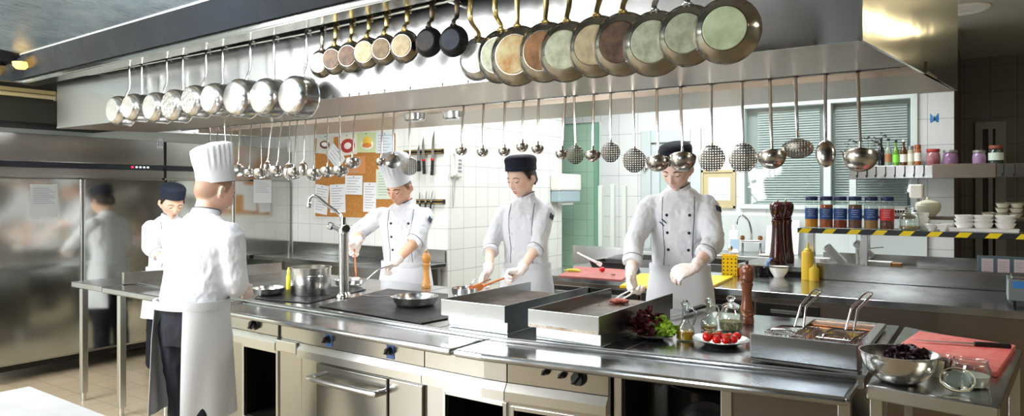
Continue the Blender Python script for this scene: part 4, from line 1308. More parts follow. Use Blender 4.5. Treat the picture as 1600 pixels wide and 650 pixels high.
    # gloves
    for nm in ('R', 'L'):
        A = arms[nm]; gb = MB()
        hand(gb, A['W'], A['D'], A['P'], nm == 'R', A['curl'], s * (.94 if fem else 1), .0022, A['thumb'])
        ax = (A['W'] - A['E']).normalized()
        gb.ball(A['W'], .0335)
        gb.tube([A['W'] + A['D'] * .03, A['W'], A['W'] - ax * .03, A['W'] - ax * .05], [.026, .030, .036, .040], 20)
        gm = remesh(gb, .0028, 2, .4)
        wrinkle(gm, .0022, 60, (1, 1, 1), 5)
        link_mesh('glove', gm, GLOVE, root)
    # trousers and shoes
    tb_ = MB()
    tb_.loft([ring((0, 0, z * s), rx * F, ry * F, 28) for z, rx, ry in ((.80, .16, .11), (.90, .172, .12), (1.0, .16, .11), (1.04, .15, .1))])
    for side in (-1, 1):
        f = cfg.get('feet', ((0, 0), (0, 0)))[0 if side < 0 else 1]
        hip = Vector((side * hx, 0, .90 * s)); ank = Vector((side * (hx + .01) + f[0], .03 + f[1], .07)); kn = hip.lerp(ank, .49) + Vector((0, -.02, 0))
        limb(tb_, [hip, hip.lerp(kn, .4), kn, kn.lerp(ank, .5), ank], [.098, .094, .08, .076, .072])
    tm_ = remesh(tb_, .009, 4)
    wrinkle(tm_, .010, 10, (1, 1, .5), 3.3)
    link_mesh('trousers', tm_, TROUSER, root)
    for side in (-1, 1):
        f = cfg.get('feet', ((0, 0), (0, 0)))[0 if side < 0 else 1]
        x, y = side * (hx + .012) + f[0], .03 + f[1]
        MB().loft([ring((x, y + yy, zc), w_, h_, 20, Vector((1, 0, 0)), Vector((0, 0, 1)), 2.6) for yy, zc, w_, h_ in ((.075, .045, .02, .03), (.055, .05, .038, .05), (.0, .05, .042, .05), (-.07, .042, .045, .042), (-.14, .034, .046, .034), (-.185, .028, .034, .027), (-.2, .022, .015, .015))]).build('shoe', SHOE, root)
    # apron wrapped round the hips
    ap = cfg.get('apron', (1.03, .45))
    am = cfg.get('amat', APRON); a0, a1 = cfg.get('wrap', (-2.5, 2.5))
    def ap_pt(u, v):
        a = lerp(a0, a1, u) - PI / 2
        z = lerp(ap[0], ap[1], v)
        hemz = z + (cfg.get('hemcurve', 0) * v * (2 * u - 1))
        fl = lerp(0, cfg.get('flare', .045), v)
        wv = .010 * math.sin(u * 31 + 2 * v) * v + .006 * math.sin(u * 17 + 1.3) * (.3 + v)
        rx = .192 * F + fl * .8 + wv + .006; ry = .146 * F + fl + wv + .006
        sag = lerp(1, .93, max(0, 1 - v * 3))
        ca_, sa_ = math.cos(a), math.sin(a)
        return Vector((rx * sag * math.copysign(abs(ca_) ** .87, ca_), ry * sag * math.copysign(abs(sa_) ** .87, sa_), hemz * s))
    ab = MB(); ab.sheet(ap_pt, 70, 30, .003)
    ao = ab.build('apron', am, root)
    wb_ = MB(); wb_.tube([Vector((p.x * 1.01, p.y * 1.01, ap[0] * s - .02)) for p in ring((0, 0, 0), .19 * F, .147 * F, 48)], 1, 8, closed=True, flat=(.006, .045, (0, 0, 1)))
    wb_.build('waist_tie', am, ao)
    # hat
    hat = cfg['hat']
    if hat == 'toque':
        ht = cfg.get('hath', .21); tilt = cfg.get('hattilt', .12); M = HM @ T(0, .004, .048) @ RX(-tilt)
        hb_ = MB()
        def toq(u, v):
            a = 2 * PI * u
            z = ht * v
            tq = cfg.get('toq', (1, 1, 1)); r = 1 + tq[2] * interp([(0, 0), (.3, .01), (.32, .03), (.8, .16), (.95, .17), (1, .12)], v)
            pl = (.0035 * math.sin(a * 22) + .004 * math.sin(a * 5 + 1)) * ss(.3, .6, v)
            slump = -.028 * ss(.5, 1, v) * (.5 + .5 * math.sin(a * 1 + .8)) 
            return M @ Vector(((.083 * r * tq[0] + pl) * math.cos(a), (.103 * r * tq[1] + pl) * math.sin(a), z + slump))
        hb_.sheet(toq, 132, 24, .003)
        def crown(u, v):
            a = 2 * PI * u; p = toq(u, 1.0); c = M @ Vector((0, 0, ht - .018 + .012 * math.sin(3 * a) * v))
            return p.lerp(c, v) + (M.to_3x3() @ Vector((0, 0, .02 * math.sin(PI * v))))
        hb_.sheet(crown, 66, 8, .003)
        hb_.build('chef_hat', cfg.get('jmat', JACKET), root)
    else:
        M = HM @ T(0, .006, .050) @ RX(cfg.get('hattilt', -.12))
        hb_ = MB()
        def cap(u, v):
            a = 2 * PI * u
            if v < .6:
                t = v / .6; r = 1 + .03 * t; z = .068 * t
            else:
                t = (v - .6) / .4; r = 1.03 * math.cos(t * PI / 2) ** .5 if t < 1 else 0; z = .068 + .030 * math.sin(t * PI / 2)
            w_ = .003 * noise.noise(Vector((math.cos(a) * 3, math.sin(a) * 3, v * 5)))
            return M @ Vector(((.086 * r + w_) * math.cos(a), (.108 * r + w_) * math.sin(a), z))
        hb_.sheet(cap, 48, 16, .003)
        ho = hb_.build('chef_cap', NAVYCAP, root)
        MB().tube([M @ Vector((.0872 * math.cos(2 * PI * i / 48), .1092 * math.sin(2 * PI * i / 48), .020)) for i in range(48)], .0012, 6, closed=True).build('cap_seam', PIPE, ho)
    # sleeve badge
    if cfg.get('badge'):
        A = arms[cfg['badge']]
        ax = (A['E'] - A['S']).normalized(); cc = A['S'].lerp(A['E'], .30)
        d = (i3 @ cfg.get('badged', cam_vec(.3, -1, .1))); d = (d - ax * d.dot(ax)).normalized()
        h = bvh.ray_cast(cc + d * .3, -d)
        if h[0] is not None:
            x = ax.cross(h[1]).normalized(); y = ax
            def quad(o, w_, h_, t):
                c = h[0] + x * o + h[1] * .004
                return [c - x * w_ - y * h_, c + x * w_ - y * h_, c + x * w_ + y * h_, c - x * w_ + y * h_]
            b_ = MB(); b_.slab(quad(-.012, .009, .020, 1), .002); b_.mat(1); b_.slab(quad(.012, .009, .020, 1), .002)
            b_.build('sleeve_badge', [pm('black_badge', '#15171d', .6), PATCHB], jo)
    return root, HM, arms

def grip(root, A, right, s=1.0, d=.075, p=.026):
    """World point inside a closed hand."""
    return wm(root) @ (A['W'] + (A['D'] * d + A['P'] * p) * s)

GRIP = (1.25, 1.2, .7)
# chef in front of the island, seen from behind
c = atv(300, 500, 2.06)
pA = person(dict(label='chef in tall white hat standing before the island with his back turned', loc=c, face=(-.22, .97), h=.965, lean=.20, flare=.012, twist=.0, hyaw=-.20, hpitch=.10, head=1.09, crop=.8, toq=(.95, .90, .45), hat='toque', hath=.185, hattilt=.40, seed=1,
    shoulder=.178, front=False, apron=(1.04, .43), wrap=(-2.75, 2.35), amat=APRONG, hem=.985, stubble=.1, skin=('#efc2a8', '#c9807a', '#e3a48e'), haircol='#8a6a55', hairmat=HAIRB,
    armR=dict(w=atv(364, 447, 2.32), d=cam_vec(.75, .55, -.12), p=cam_vec(.1, -.2, -1), pole=(-.7, .6, -.5), sleeve=.72, curl=GRIP),
    armL=dict(w=atv(300, 430, 2.45), d=cam_vec(.2, .9, -.2), p=Vector((.2, 0, -1)), pole=(.8, .5, -.4), sleeve=.72, curl=(.8, .8, .5)), feet=((-.03, .10), (.05, -.12))))
# cook at the fridge end
c = Vector((-5.98, 3.42, 0))
pB = person(dict(label='woman in navy cap and white jacket between the fridges and the steel table', loc=c, face=(.97, -.22), h=.90, female=True, lean=.10, hyaw=.0, hpitch=.30, hat='cap', seed=2, apron=(1.0, .52), button=BTNW,
    skin=('#e3b89e', '#b0625a', '#d79a84'), hairmat=HAIRD, haircol='#2a1d16',
    armR=dict(w=Vector((-5.62, 3.18, .99)), d=Vector((.8, .4, -.1)), p=Vector((0, .3, -1)), pole=(-.7, .3, -.6), sleeve=.62, curl=(.7, .7, .4)),
    armL=dict(w=Vector((-5.60, 3.60, .98)), d=Vector((.85, -.3, -.1)), p=Vector((0, .2, -1)), pole=(.7, .3, -.6), sleeve=.62, curl=(.7, .7, .4))))
# cook with the wooden spatula
c = atv(634, 400, 4.16)
pC = person(dict(label='cook in white hat and black-buttoned jacket stirring a pan before the notice board', loc=c, face=(.42, -.86), h=.985, lean=.13, hyaw=-.30, hpitch=.27, hat='toque', hath=.19, hattilt=-.05, seed=3, apron=(1.02, .5),
    skin=('#e6b496', '#b46a62', '#d8957e'), haircol='#2e221b', stubble=.3,
    armR=dict(w=atv(560, 378, 3.80), d=cam_vec(-.45, -.25, -.85), p=cam_vec(.5, -.85, .1), pole=(-.8, .5, -.35), sleeve=.40, curl=(.9, .9, .5)),
    armL=dict(w=atv(617, 411, 3.80), d=cam_vec(-.88, -.15, -.42), p=cam_vec(.2, -.1, -1), pole=(.75, .5, -.55), sleeve=.12, curl=GRIP), badge='L', badged=cam_vec(.8, -.6, .1)))
# woman at the first griddle
c = atv(823, 400, 4.22)
pD = person(dict(label='woman in navy cap and white jacket cooking with a wooden spatula at the griddles', loc=c, face=(.22, -.95), h=1.02, female=True, lean=.06, hyaw=-.36, hpitch=.20, hroll=.0, hat='cap', hattilt=-.16, seed=4, apron=(1.03, .5), button=BTNW,
    skin=('#f5cfba', '#c9555a', '#eba897'), haircol='#2a1d16',
    armR=dict(w=atv(763, 423, 3.88), d=cam_vec(-.45, -.25, -.75), p=cam_vec(.75, -.55, -.2), pole=(-.75, .5, -.55), sleeve=.30, curl=(.8, .85, .5)),
    armL=dict(w=atv(811, 428, 3.86), d=cam_vec(-.94, -.1, -.18), p=cam_vec(-.1, -.6, -.7), pole=(.75, .5, -.55), sleeve=.30, curl=(1.0, 1.1, .6)), badge='L', badged=cam_vec(.7, -.7, .1)))
# cook with the tongs
c = atv(1062, 400, 4.40)
pE = person(dict(label='tall cook in navy cap and black-buttoned jacket turning meat with tongs', loc=c, face=(.30, -.95), h=1.06, lean=.14, hyaw=-.26, hpitch=.30, hat='cap', seed=5, stripes=True, apron=(1.02, .5),
    skin=('#f6d4c4', '#c9827a', '#ecb0a0'), haircol='#6b5140', hairmat=HAIRB, stubble=.05,
    armR=dict(w=atv(984, 434, 3.92), d=cam_vec(.05, -.35, -.93), p=cam_vec(.55, -.6, .1), pole=(-.8, .4, -.3), sleeve=.70, curl=(.9, 1.0, .6)),
    armL=dict(w=atv(1086, 418, 4.02), d=cam_vec(-.93, -.15, -.28), p=cam_vec(-.1, .6, -.75), pole=(.8, .4, -.5), sleeve=.55, curl=(.7, .8, .5)), badge='L', badged=cam_vec(.6, -.8, .1)))
# ------------------------------------------------------------------ things on the island
def cp(px, py, Y): return _world((px - 800) / FPX * Y, Y, CAMZ - (py - HORIZON) / FPX * Y)
def wpx(n, p): return n * depth(p) / FPX          # pixels -> metres at the depth of p
def camrot(p): return math.atan2(-p[0], p[1])      # local -Y faces the viewer
OAK = pm('pale_turned_wood', '#c68a45', .35, vary=.25, vscale=14, stretch=(1, 1, .15), coat=.3)
WALNUT = pm('brown_turned_wood', '#6b3a22', .3, vary=.35, vscale=16, coat=.4)
MAHOG = pm('dark_red_polished_wood', '#3d120d', .15, vary=.3, vscale=8, coat=.6)
SPAT = pm('orange_brown_wood', '#b5652e', .45, vary=.25, vscale=20)
PLATE = pm('black_cooking_plate', '#2b2b2c', .42, .35, vary=.35, vscale=9, rvary=.1)
GRIDDLE = pm('stained_griddle_plate', '#7d7163', .35, .85, vscale=6, col2='#453225', rvary=.08)
GSTEEL = pm('griddle_steel', '#aeb3b4', .26, 1, vary=.1, vscale=3)
BROWNST = pm('burnt_oil_edge', '#8a7258', .4, .6, vscale=30, col2='#b9b3a8')

# cooking plates let into the worktop
pl = [at(498, 478, CT + .006), at(658, 505, CT + .006), at(700, 497, CT + .006), at(700, 459, CT + .006), at(606, 451, CT + .006)]
o = MB().prism([(p.x, p.y) for p in pl], CT + .0015, CT + .007, bev=.002).build('cooking_plate', PLATE, None, origin=(pl[0].x, pl[0].y, CT + .0015))
tag(o, 'large black cooking plate in the worktop under the single frying pan', 'cooking plate')
pl = [at(398, 466, CT + .006), at(482, 473, CT + .006), at(572, 452, CT + .006), at(468, 443, CT + .006)]
o = MB().prism([(p.x, p.y) for p in pl], CT + .0015, CT + .007, bev=.002).build('cooking_plate', PLATE, None, origin=(pl[0].x, pl[0].y, CT + .0015))
tag(o, 'black cooking plate under the stock pot and the small pans', 'cooking plate')
ZP = CT + .0075

def fry_pan(label, px, py, dpx, hdir, hlen, z=ZP, h=.045, mat=POT, hmat=STEEL, cat='frying pan', rise=.05):
    p = at(px, py, z); R = wpx(dpx, p) / 2
    r = thing('frying_pan', label, cat, p)
    MB().lathe([(0, 0), (R * .74, 0), (R * .80, .004), (R * .93, h * .45), (R * .98, h - .003), (R, h), (R * .965, h), (R * .90, h * .46), (R * .76, .007), (0, .007)], 48).build('body', mat, r)
    d = Vector(hdir); d.z = 0; d.normalize()
    a = d * R * .93 + Vector((0, 0, h * .7)); pts = smooth_path([a, a + d * .03 + Vector((0, 0, .012)), a + d * hlen * .5 + Vector((0, 0, rise * .7)), a + d * hlen + Vector((0, 0, rise))], 5)
    hd = MB().tube(pts, [interp([(0, 1.1), (.2, .7), (.6, 1), (1, .9)], i / (len(pts) - 1)) for i in range(len(pts))], 10, flat=(.022, .008, (0, 0, 1), 1)).build('handle', hmat, r)
    side = d.cross(Vector((0, 0, 1))); m = MB()
    for s in (-1, 1): m.ball(d * R * .975 + side * .010 * s + Vector((0, 0, h * .72)), .005, None, 10, 6)
    m.build('handle_rivets', hmat, hd)
    return r, p
fry_pan('small steel frying pan held by the chef with the tall hat', 420, 460, 52, cam_vec(-1, -.1, 0), .13)
r, pC_pan = fry_pan('steel pan stirred by the cook in front of the notice board', 546, 446, 50, at(615, 436, 1) - at(546, 440, 1), .21, rise=.10)
fry_pan('steel frying pan alone on the large black cooking plate', 649, 477, 72, cam_vec(-1, .12, 0), .20, h=.055, rise=.012)
r, pD_pan = fry_pan('small steel pan behind the first griddle under the spatula', 726, 464, 42, cam_vec(.3, 1, 0), .14, z=CT + .0015, h=.06)

def stick(name, label, cat, a, b, ra, rb, mat, blade=None, bmat=None, group=None):
    a, b = Vector(a), Vector(b)
    r = thing(name, label, cat, b, 0, group)
    d = (a - b)
    MB().tube([Vector(), d * .3, d * .7, d], [rb, (ra + rb) / 2 * .9, ra * .9, ra], 10).build('handle', mat, r)
    if blade:
        L, w, t = blade; n = d.normalized(); M = n.to_track_quat('Z', 'X').to_matrix().to_4x4()
        m = MB(); pts = [(-w * .35, -L), (w * .35, -L), (w * .5, -L * .75), (w * .42, -.15 * L), (w * .2, .05 * L), (-w * .2, .05 * L), (-w * .42, -.15 * L), (-w * .5, -L * .75)]
        m.prism(pts, -t / 2, t / 2, M @ RX(PI / 2) , bev=.001)
        m.build('blade', bmat or mat, r)
    return r
# spatulas and tongs in the hands
RCg = grip(pC[0], pC[2]['R'], True); tip = pC_pan + Vector((.0, 0, .03)) + cam_vec(.6, 0, 0) * .05
stick('wooden_spatula', 'wooden spatula standing in the pan before the notice board', 'spatula', RCg + (RCg - tip) * .25, tip + (RCg - tip) * .25, .006, .007, SPAT, (.05, .045, .006))
LDg = grip(pD[0], pD[2]['L'], False); tip = pD_pan + Vector((0, 0, .045)) + cam_vec(.5, 0, 0) * .05
stick('wooden_spatula', 'long wooden spatula in the hand of the woman at the griddles', 'spatula', LDg + (LDg - tip) * .12, tip + (LDg - tip) * .28, .007, .008, SPAT, (.09, .05, .007))
tip2 = tip + cam_vec(-.9, 0, 0) * .025 + Vector((0, 0, .01))
RDg = grip(pD[0], pD[2]['R'], True)
stick('wooden_spoon', 'second wooden stick in the small pan, held by her lowered hand', 'spoon', RDg + (RDg - tip2) * .3, tip2 + (RDg - tip2) * .2, .005, .006, SPAT, (.05, .03, .006))

# stock pot
p = at(486, 459, ZP); R = wpx(62, p) / 2; H = .175
r = thing('stock_pot', 'deep steel stock pot on the black plate beside the tall tap', 'stock pot', p)
MB().lathe([(0, 0), (R * .96, 0), (R * .985, .006), (R * .985, H - .006), (R * 1.03, H - .003), (R * 1.03, H), (R * .95, H), (R * .945, .012), (0, .008)], 56).build('body', POT, r)
MB().lathe([(0, .11), (R * .944, .11)], 40, None, False).build('broth', pm('pale_broth', '#c9b98e', .15), r)
for a in (-.55, PI - .5):
    q = RZ(a); m = MB()
    m.tube(smooth_path([q @ Vector(v) for v in ((R * .98, -.045, H * .72), (R + .03, -.045, H * .74), (R + .042, 0, H * .745), (R + .03, .045, H * .74), (R * .98, .045, H * .72))], 5), .0045, 8)
    m.build('loop_handle', STEEL, r)
q = at(451, 452, ZP)
r = thing('yellow_container', 'narrow yellow container standing behind the stock pot', 'bottle', q)  # plain container standing in for an unidentified upright yellow thing
MB().lathe([(0, 0), (.016, 0), (.017, .004), (.017, .09), (.011, .10), (.011, .112), (0, .112)], 20).build('body', pm('yellow_green_plastic', '#d8d23a', .4), r)
MB().lathe([(0, .112), (.012, .112), (.010, .13), (.004, .15), (0, .15)], 20).build('cap', pm('yellow_cap', '#efe46a', .4), r)

# tall tap
p = at(537, 465, CT + .0015); Y = depth(p)
r = thing('pillar_tap', 'tall chrome pillar tap with swivel spout rising from the worktop', 'tap', p)
loc = lambda px, py, dy=0: wm(r).inverted() @ (cp(px, py, Y + dy))
MB().lathe([(0, 0), (.05, 0), (.05, .012), (.037, .03), (.033, .035), (0, .035)], 32).build('base_flange', CHROME, r)
ztop = loc(537, 366).z
MB().lathe([(0, .03), (.031, .03), (.031, ztop), (0, ztop)], 32).build('column', POT, r)
MB().lathe([(0, ztop), (.035, ztop), (.036, ztop + .015), (.028, ztop + .03), (.024, ztop + .05), (.018, ztop + .075), (.014, ztop + .11), (0, ztop + .11)], 28).build('valve_body', CHROME, r)
m = MB(); a, b = loc(537, 362), loc(519, 354)
m.cyl(a, b, .014); hv = m.build('side_valve', CHROME, r)
d = (b - a).normalized(); M = Matrix.Translation(b) @ d.to_track_quat('Z', 'Y').to_matrix().to_4x4()
m = MB(); m.lathe([(0, -.01), (.018, -.01), (.024, .0), (.024, .02), (.018, .03), (0, .03)], 8, M, False, False); m.build('valve_knob', CHROME, hv)
m = MB(); b = loc(541, 357, -.05); M = Matrix.Translation(b) @ cam_vec(.2, -1, 0).to_track_quat('Z', 'Y').to_matrix().to_4x4()
m.lathe([(0, -.05), (.012, -.05), (.012, .0), (.026, .0), (.028, .01), (.024, .022), (0, .022)], 8, M, False, False); m.build('valve_knob', CHROME, hv)
sp_ = [Vector((0, 0, ztop + .10)), loc(534, 343), loc(530, 334), loc(512, 321), loc(497, 309), loc(489, 306), loc(484, 311), loc(483, 320)]
so = MB().tube(smooth_path(sp_, 6), .0115, 14).build('spout', CHROME, r)
e = loc(483, 318); MB().lathe([(0, -.028), (.015, -.028), (.016, -.02), (.016, .0), (.0125, .008), (0, .008)], 20, Matrix.Translation(e)).build('nozzle', CHROME, so)

def mill(name, label, p, h, rr, mat, prof, ball=None):
    r = thing(name, label, 'pepper mill', p)
    cut = [q for q in prof if q[1] <= .70]; cap_ = [q for q in prof if q[1] >= .70]
    MB().lathe([(0, 0)] + [(a * rr, b * h) for a, b in cut] + [(0, cut[-1][1] * h)], 36).build('body', mat, r)
    MB().lathe([(0, cap_[0][1] * h + .0005)] + [(a * rr, b * h + .0005) for a, b in cap_] + [(0, cap_[-1][1] * h)], 36).build('head', mat, r)
    MB().lathe([(0, h), (.004, h), (.008, h + .006), (.008, h + .014), (.004, h + .02), (0, h + .02)], 16).build('top_nut', ball or STEEL, r)
MP1 = [(1, 0), (1.05, .02), (1.05, .07), (.9, .09), (.98, .12), (.82, .18), (.66, .34), (.62, .48), (.72, .58), (.9, .63), (.94, .66), (.72, .68), (.70, .70), (.72, .72), (.95, .76), (1.0, .84), (.9, .92), (.62, .97), (.4, .985), (.45, 1)]
mill('pepper_mill', 'pale wooden pepper mill standing beside the cook in the low white hat', at(666, 449, CT + .0015), .245, .032, OAK, MP1, pm('brass', '#c9a050', .25, 1))
MP2 = [(1, 0), (1.08, .02), (1.05, .1), (.95, .12), (1.08, .14), (1.05, .17), (.92, .19), (1.02, .21), (.98, .25), (.78, .36), (.70, .5), (.78, .6), (.92, .66), (.95, .68), (.8, .69), (.8, .70), (.95, .72), (1.05, .77), (.9, .81), (1.0, .85), (.95, .93), (.6, .98), (.4, 1)]
mill('pepper_mill', 'brown wooden pepper mill standing beside the fryer', at(1167, 505, CT + .0015), .300, .033, WALNUT, MP2, BLACKPL)

# griddles
def griddle(label, u0, u1, v0, v1, stain=True):
    z0, z1, z2 = CT + .0015, .94, 1.02
    r = thing('griddle', label, 'griddle', ((u0 + u1) / 2, (v0 + v1) / 2, z0), 0, 'griddles on the island')
    MB().box(u0 + .025, u1 - .005, v0 + .03, v1 - .02, z0, z1, .003).build('plinth', GSTEEL, r, True)
    t = .006; m = MB()
    m.box(u0, u1, v0, v0 + t, z1, z2, .002); m.build('front_splash', GSTEEL, r, True)
    m = MB(); m.hexa([(u0, v0 + t, z1), (u0 + t, v0 + t, z1), (u0 + t, v1, z1), (u0, v1, z1), (u0, v0 + t, z2), (u0 + t, v0 + t, z2), (u0 + t, v1, z2), (u0, v1, z2)]); m.build('side_splash', GSTEEL, r, True)
    m = MB(); m.hexa([(u1 - t, v0 + t, z1), (u1, v0 + t, z1), (u1, v1, z1), (u1 - t, v1, z1), (u1 - t, v0 + t, z2), (u1, v0 + t, z2), (u1, v1, z2), (u1 - t, v1, z2)]); m.build('side_splash', GSTEEL, r, True)
    MB().box(u0 + t, u1 - t, v0 + .10, v1 - .02, z1 + .001, z1 + .03, .003).build('hot_plate', GRIDDLE, r, True)
    MB().box(u0 + t, u1 - t, v0 + t, v0 + .099, z1 + .001, z1 + .012, .003).build('grease_channel', GSTEEL, r, True)
    if stain: MB().box(u0 + .01, u1 - .004, v0 - .0015, v0 - .0002, z1 + .001, z1 + .014).build('grease_line', BROWNST, r, True)
    return r
griddle('open steel griddle nearer to the frying pan, brown stains on its plate', -2.25, -1.865, 2.685, 3.50, False)
griddle('open steel griddle with meat searing on it', -1.735, -1.375, 2.68, 3.52)
p = at(966, 474, .9735); R = wpx(26, p)
r = MB(); r.ball((0, 0, .012), (R * .55, R * .33, .016), RZ(.4)); r.ball((R * .3, .01, .012), (R * .32, R * .28, .013))
o = r.build('meat_steak', pm('seared_meat', '#9a4a35', .4, vscale=60, col2='#5a2218', bump=.5, bscale=90), None); o.location = p
tag(o, 'small reddish piece of meat searing on the griddle', 'meat')
bt = MB()
for i in range(46):
    a = random.uniform(0, 6.28); d = random.uniform(.0, .11)
    bt.ball((p.x + d * math.cos(a) * 1.0, p.y + d * math.sin(a), .9712), (.004, .003, .0016), None, 6, 4)
o = bt.build('fried_crumbs', pm('browned_crumbs', '#6e4a2a', .6), None, origin=(p.x, p.y, .971)); tag(o, 'browned crumbs scattered round the searing meat', 'crumbs', kind='stuff')
# tongs in the hand of the tall cook
G = grip(pE[0], pE[2]['R'], True, d=.09)
r = thing('tongs', 'steel tongs gripping the meat on the griddle', 'tongs', p + Vector((0, 0, .03)))
inv = wm(r).inverted(); tp = inv @ (p + Vector((0, 0, .022))); gp = inv @ G; d = gp - tp; sd = d.cross(Vector((0, 0, 1))).normalized()
for s in (-1, 1):
    pts = smooth_path([tp + sd * s * .014, tp + d * .3 + sd * s * .022, tp + d * .8 + sd * s * .016, tp + d * 1.25 + sd * s * .004], 4)
    MB().tube(pts, 1, 8, flat=(.016, .003, (0, 0, 1), 1)).build('arm', STEEL, r)
MB().cyl(tp + d * 1.24 - sd * .008, tp + d * 1.24 + sd * .008, .008).build('spring_joint', STEEL, r)

# ---- salad leaves, oil, jars
p = at(1016, 528, CT + .0015); Rb = .085
r = thing('salad_plate', 'shallow dark plate under the lettuce', 'plate', p)
MB().lathe([(0, 0), (.05, 0), (.055, .003), (.085, .016), (.088, .017), (.084, .018), (.054, .007), (0, .006)], 40, Matrix.Diagonal((1.2, 1, 1, 1))).build('body', POT, r)
def leaves(name, label, cat, c, n, spread, hgt, mat, seed, size=.045):
    rnd = random.Random(seed); m = MB()
    for i in range(n):
        a = rnd.uniform(0, 6.28); d = spread * math.sqrt(rnd.random()); t = rnd.uniform(.1, 1)
        base = Vector((d * .35 * math.cos(a), d * .35 * math.sin(a), .004)); tipv = Vector((d * math.cos(a), d * math.sin(a), hgt * t * (1 - .5 * d / spread) + .012))
        w = size * rnd.uniform(.6, 1.1); ph = rnd.uniform(0, 6)
        ax = (tipv - base); L = max(ax.length, .02); ax.normalize(); sd = ax.cross(Vector((math.cos(ph), math.sin(ph), .8))).normalized(); nn = sd.cross(ax)
        def f(u, v, base=base, ax=ax, L=L, sd=sd, nn=nn, w=w, ph=ph):
            x = (u - .5) * 2; wv = w * (.25 + .75 * math.sin(PI * min(.95, .1 + v * .75))) 
            rf = (abs(x) ** 2) * .018 * math.sin(v * 22 + ph + x * 3) + .012 * v * v * math.sin(x * 9 + ph)
            q_ = base + ax * (L * v * (1 - .12 * x * x)) + sd * (x * wv) + nn * (rf - .012 * x * x + .008 * math.sin(v * 3)); q_.z = max(q_.z, -.002 + .0015 * math.sin(ph)); return q_
        m.sheet(f, 8, 10)
    o = m.build(name, mat, None, auto=False); o.location = c
    return tag(o, label, cat)
REDL = pm('red_oak_lettuce_leaf', '#5e1c22', .45, vscale=24, col2='#2f1014'); GRNL = pm('bright_green_lettuce_leaf', '#8fc02c', .4, vscale=20, col2='#b8dc4c', sss=.1)
DKGL = pm('dark_green_leaf', '#4c6a20', .5)
leaves('red_lettuce', 'dark red frilly lettuce beside the griddle', 'lettuce', p + cam_vec(-.65, .7, 0) * .03 + Vector((.02, 0, .022)), 60, .088, .13, REDL, 5, .034)
leaves('green_lettuce', 'bright green frilly lettuce leaning on the red one', 'lettuce', p + cam_vec(1, -.2, 0) * .055 + Vector((0, 0, .022)), 44, .075, .085, GRNL, 8, .03)
def inner(prof, t=.004): return [(max(r_ - t, 0), z_) for r_, z_ in prof]
def glass_vessel(r, prof, name='glass_body', seg=36, t=.003, mat=JARG):
    out = [(0, prof[0][1])] + prof; inn = [(max(a - t, .001), b + (t if i == 0 else 0)) for i, (a, b) in enumerate(prof)][::-1] + [(0, prof[0][1] + t)]
    return MB().lathe(out + inn, seg, None, False).build(name, mat, r)
def fill(r, prof, z, name, mat, t=.0045):
    pts = [(0, prof[0][1] + t)]
    for i, (a, b) in enumerate(prof):
        if b <= z: pts.append((max(a - t, .001), b + (t if i == 0 else 0)))
    pts.append((max(interp([(q[1], q[0]) for q in prof], z) - t, .001), z)); pts.append((0, z))
    return MB().lathe(pts, 32, None, False).build(name, mat, r)
OIL = pm('olive_oil', '#d9a916', .05, trans=.5, ior=1.3, sss=.1); HERB = pm('dried_herbs', '#6f6444', .8, vscale=90, col2='#a39a6e', bump=.6, bscale=300)
def cruet(label, px, py, h, R, liquid, lz, nm):
    p = at(px, py, CT + .0015); r = thing('oil_cruet', label, 'cruet', p, camrot(p))
    prof = [(R * .92, 0), (R, .006), (R * 1.02, h * .18), (R * .9, h * .34), (R * .45, h * .46), (R * .36, h * .56), (R * .36, h * .88), (R * .5, h * .95), (R * .48, h)]
    glass_vessel(r, prof); fill(r, prof, lz * h, nm, liquid)
    MB().tube(smooth_path([(R * .4, 0, h * .86), (R * .95, 0, h * .80), (R * 1.05, 0, h * .6), (R * .8, 0, h * .38)], 5), .0045, 8).build('glass_handle', GLASS, r)
    MB().ball((0, 0, h * 1.0), (R * .32, R * .32, R * .3)).build('stopper', GLASS, r)
cruet('glass cruet of yellow oil beside the green lettuce', 1071, 531, .17, .041, OIL, .24, 'oil')
cruet('glass cruet with pale vinegar behind the tomatoes', 1108, 516, .145, .041, pm('brown_vinegar', '#a98d66', .05, trans=.85, ior=1.35), .16, 'vinegar')
p = at(1142, 516, CT + .0015); r = thing('spice_jar', 'round glass jar of green seeds with knobbed glass lid beside the brown mill', 'jar', p)
pr = [(.050, 0), (.056, .008), (.058, .05), (.055, .075), (.043, .098), (.040, .108)]
glass_vessel(r, pr); fill(r, pr, .045, 'seeds', HERB)
MB().lathe([(0, .109), (.042, .109), (.044, .113), (.038, .124), (.016, .134), (.010, .139), (.017, .146), (.021, .156), (.016, .165), (0, .168)], 32).build('lid', GLASS, r)

p = at(1126, 538, CT + .0015); R = wpx(88, p) / 2
r = thing('tomato_plate', 'round steel plate holding red tomatoes', 'plate', p)
MB().lathe([(0, 0), (R * .55, 0), (R * .6, .004), (R * .95, .024), (R, .025), (R * .97, .027), (R * .6, .009), (0, .007)], 48).build('body', POT, r)
TOM = pm('red_tomato_skin', '#d3160f', .18, coat=.3, vary=.15, vscale=10); STEM = pm('green_tomato_stem', '#4c6f2a', .6)
tl = [(-.062, -.012, .021), (-.028, -.036, .018), (.008, -.046, .017), (.045, -.038, .018), (.07, -.006, .018), (-.02, .004, .020), (.02, -.004, .019), (.046, .018, .018), (.004, .044, .019), (-.044, .038, .020)]
tlab = ['nearest the green lettuce', 'at the front rim towards the oil', 'at the very front rim', 'at the front rim towards the fryer', 'nearest the fryer', 'in the middle towards the oil', 'in the middle of the plate', 'in the middle towards the mill', 'at the back rim under the jar', 'at the back rim under the cruet']
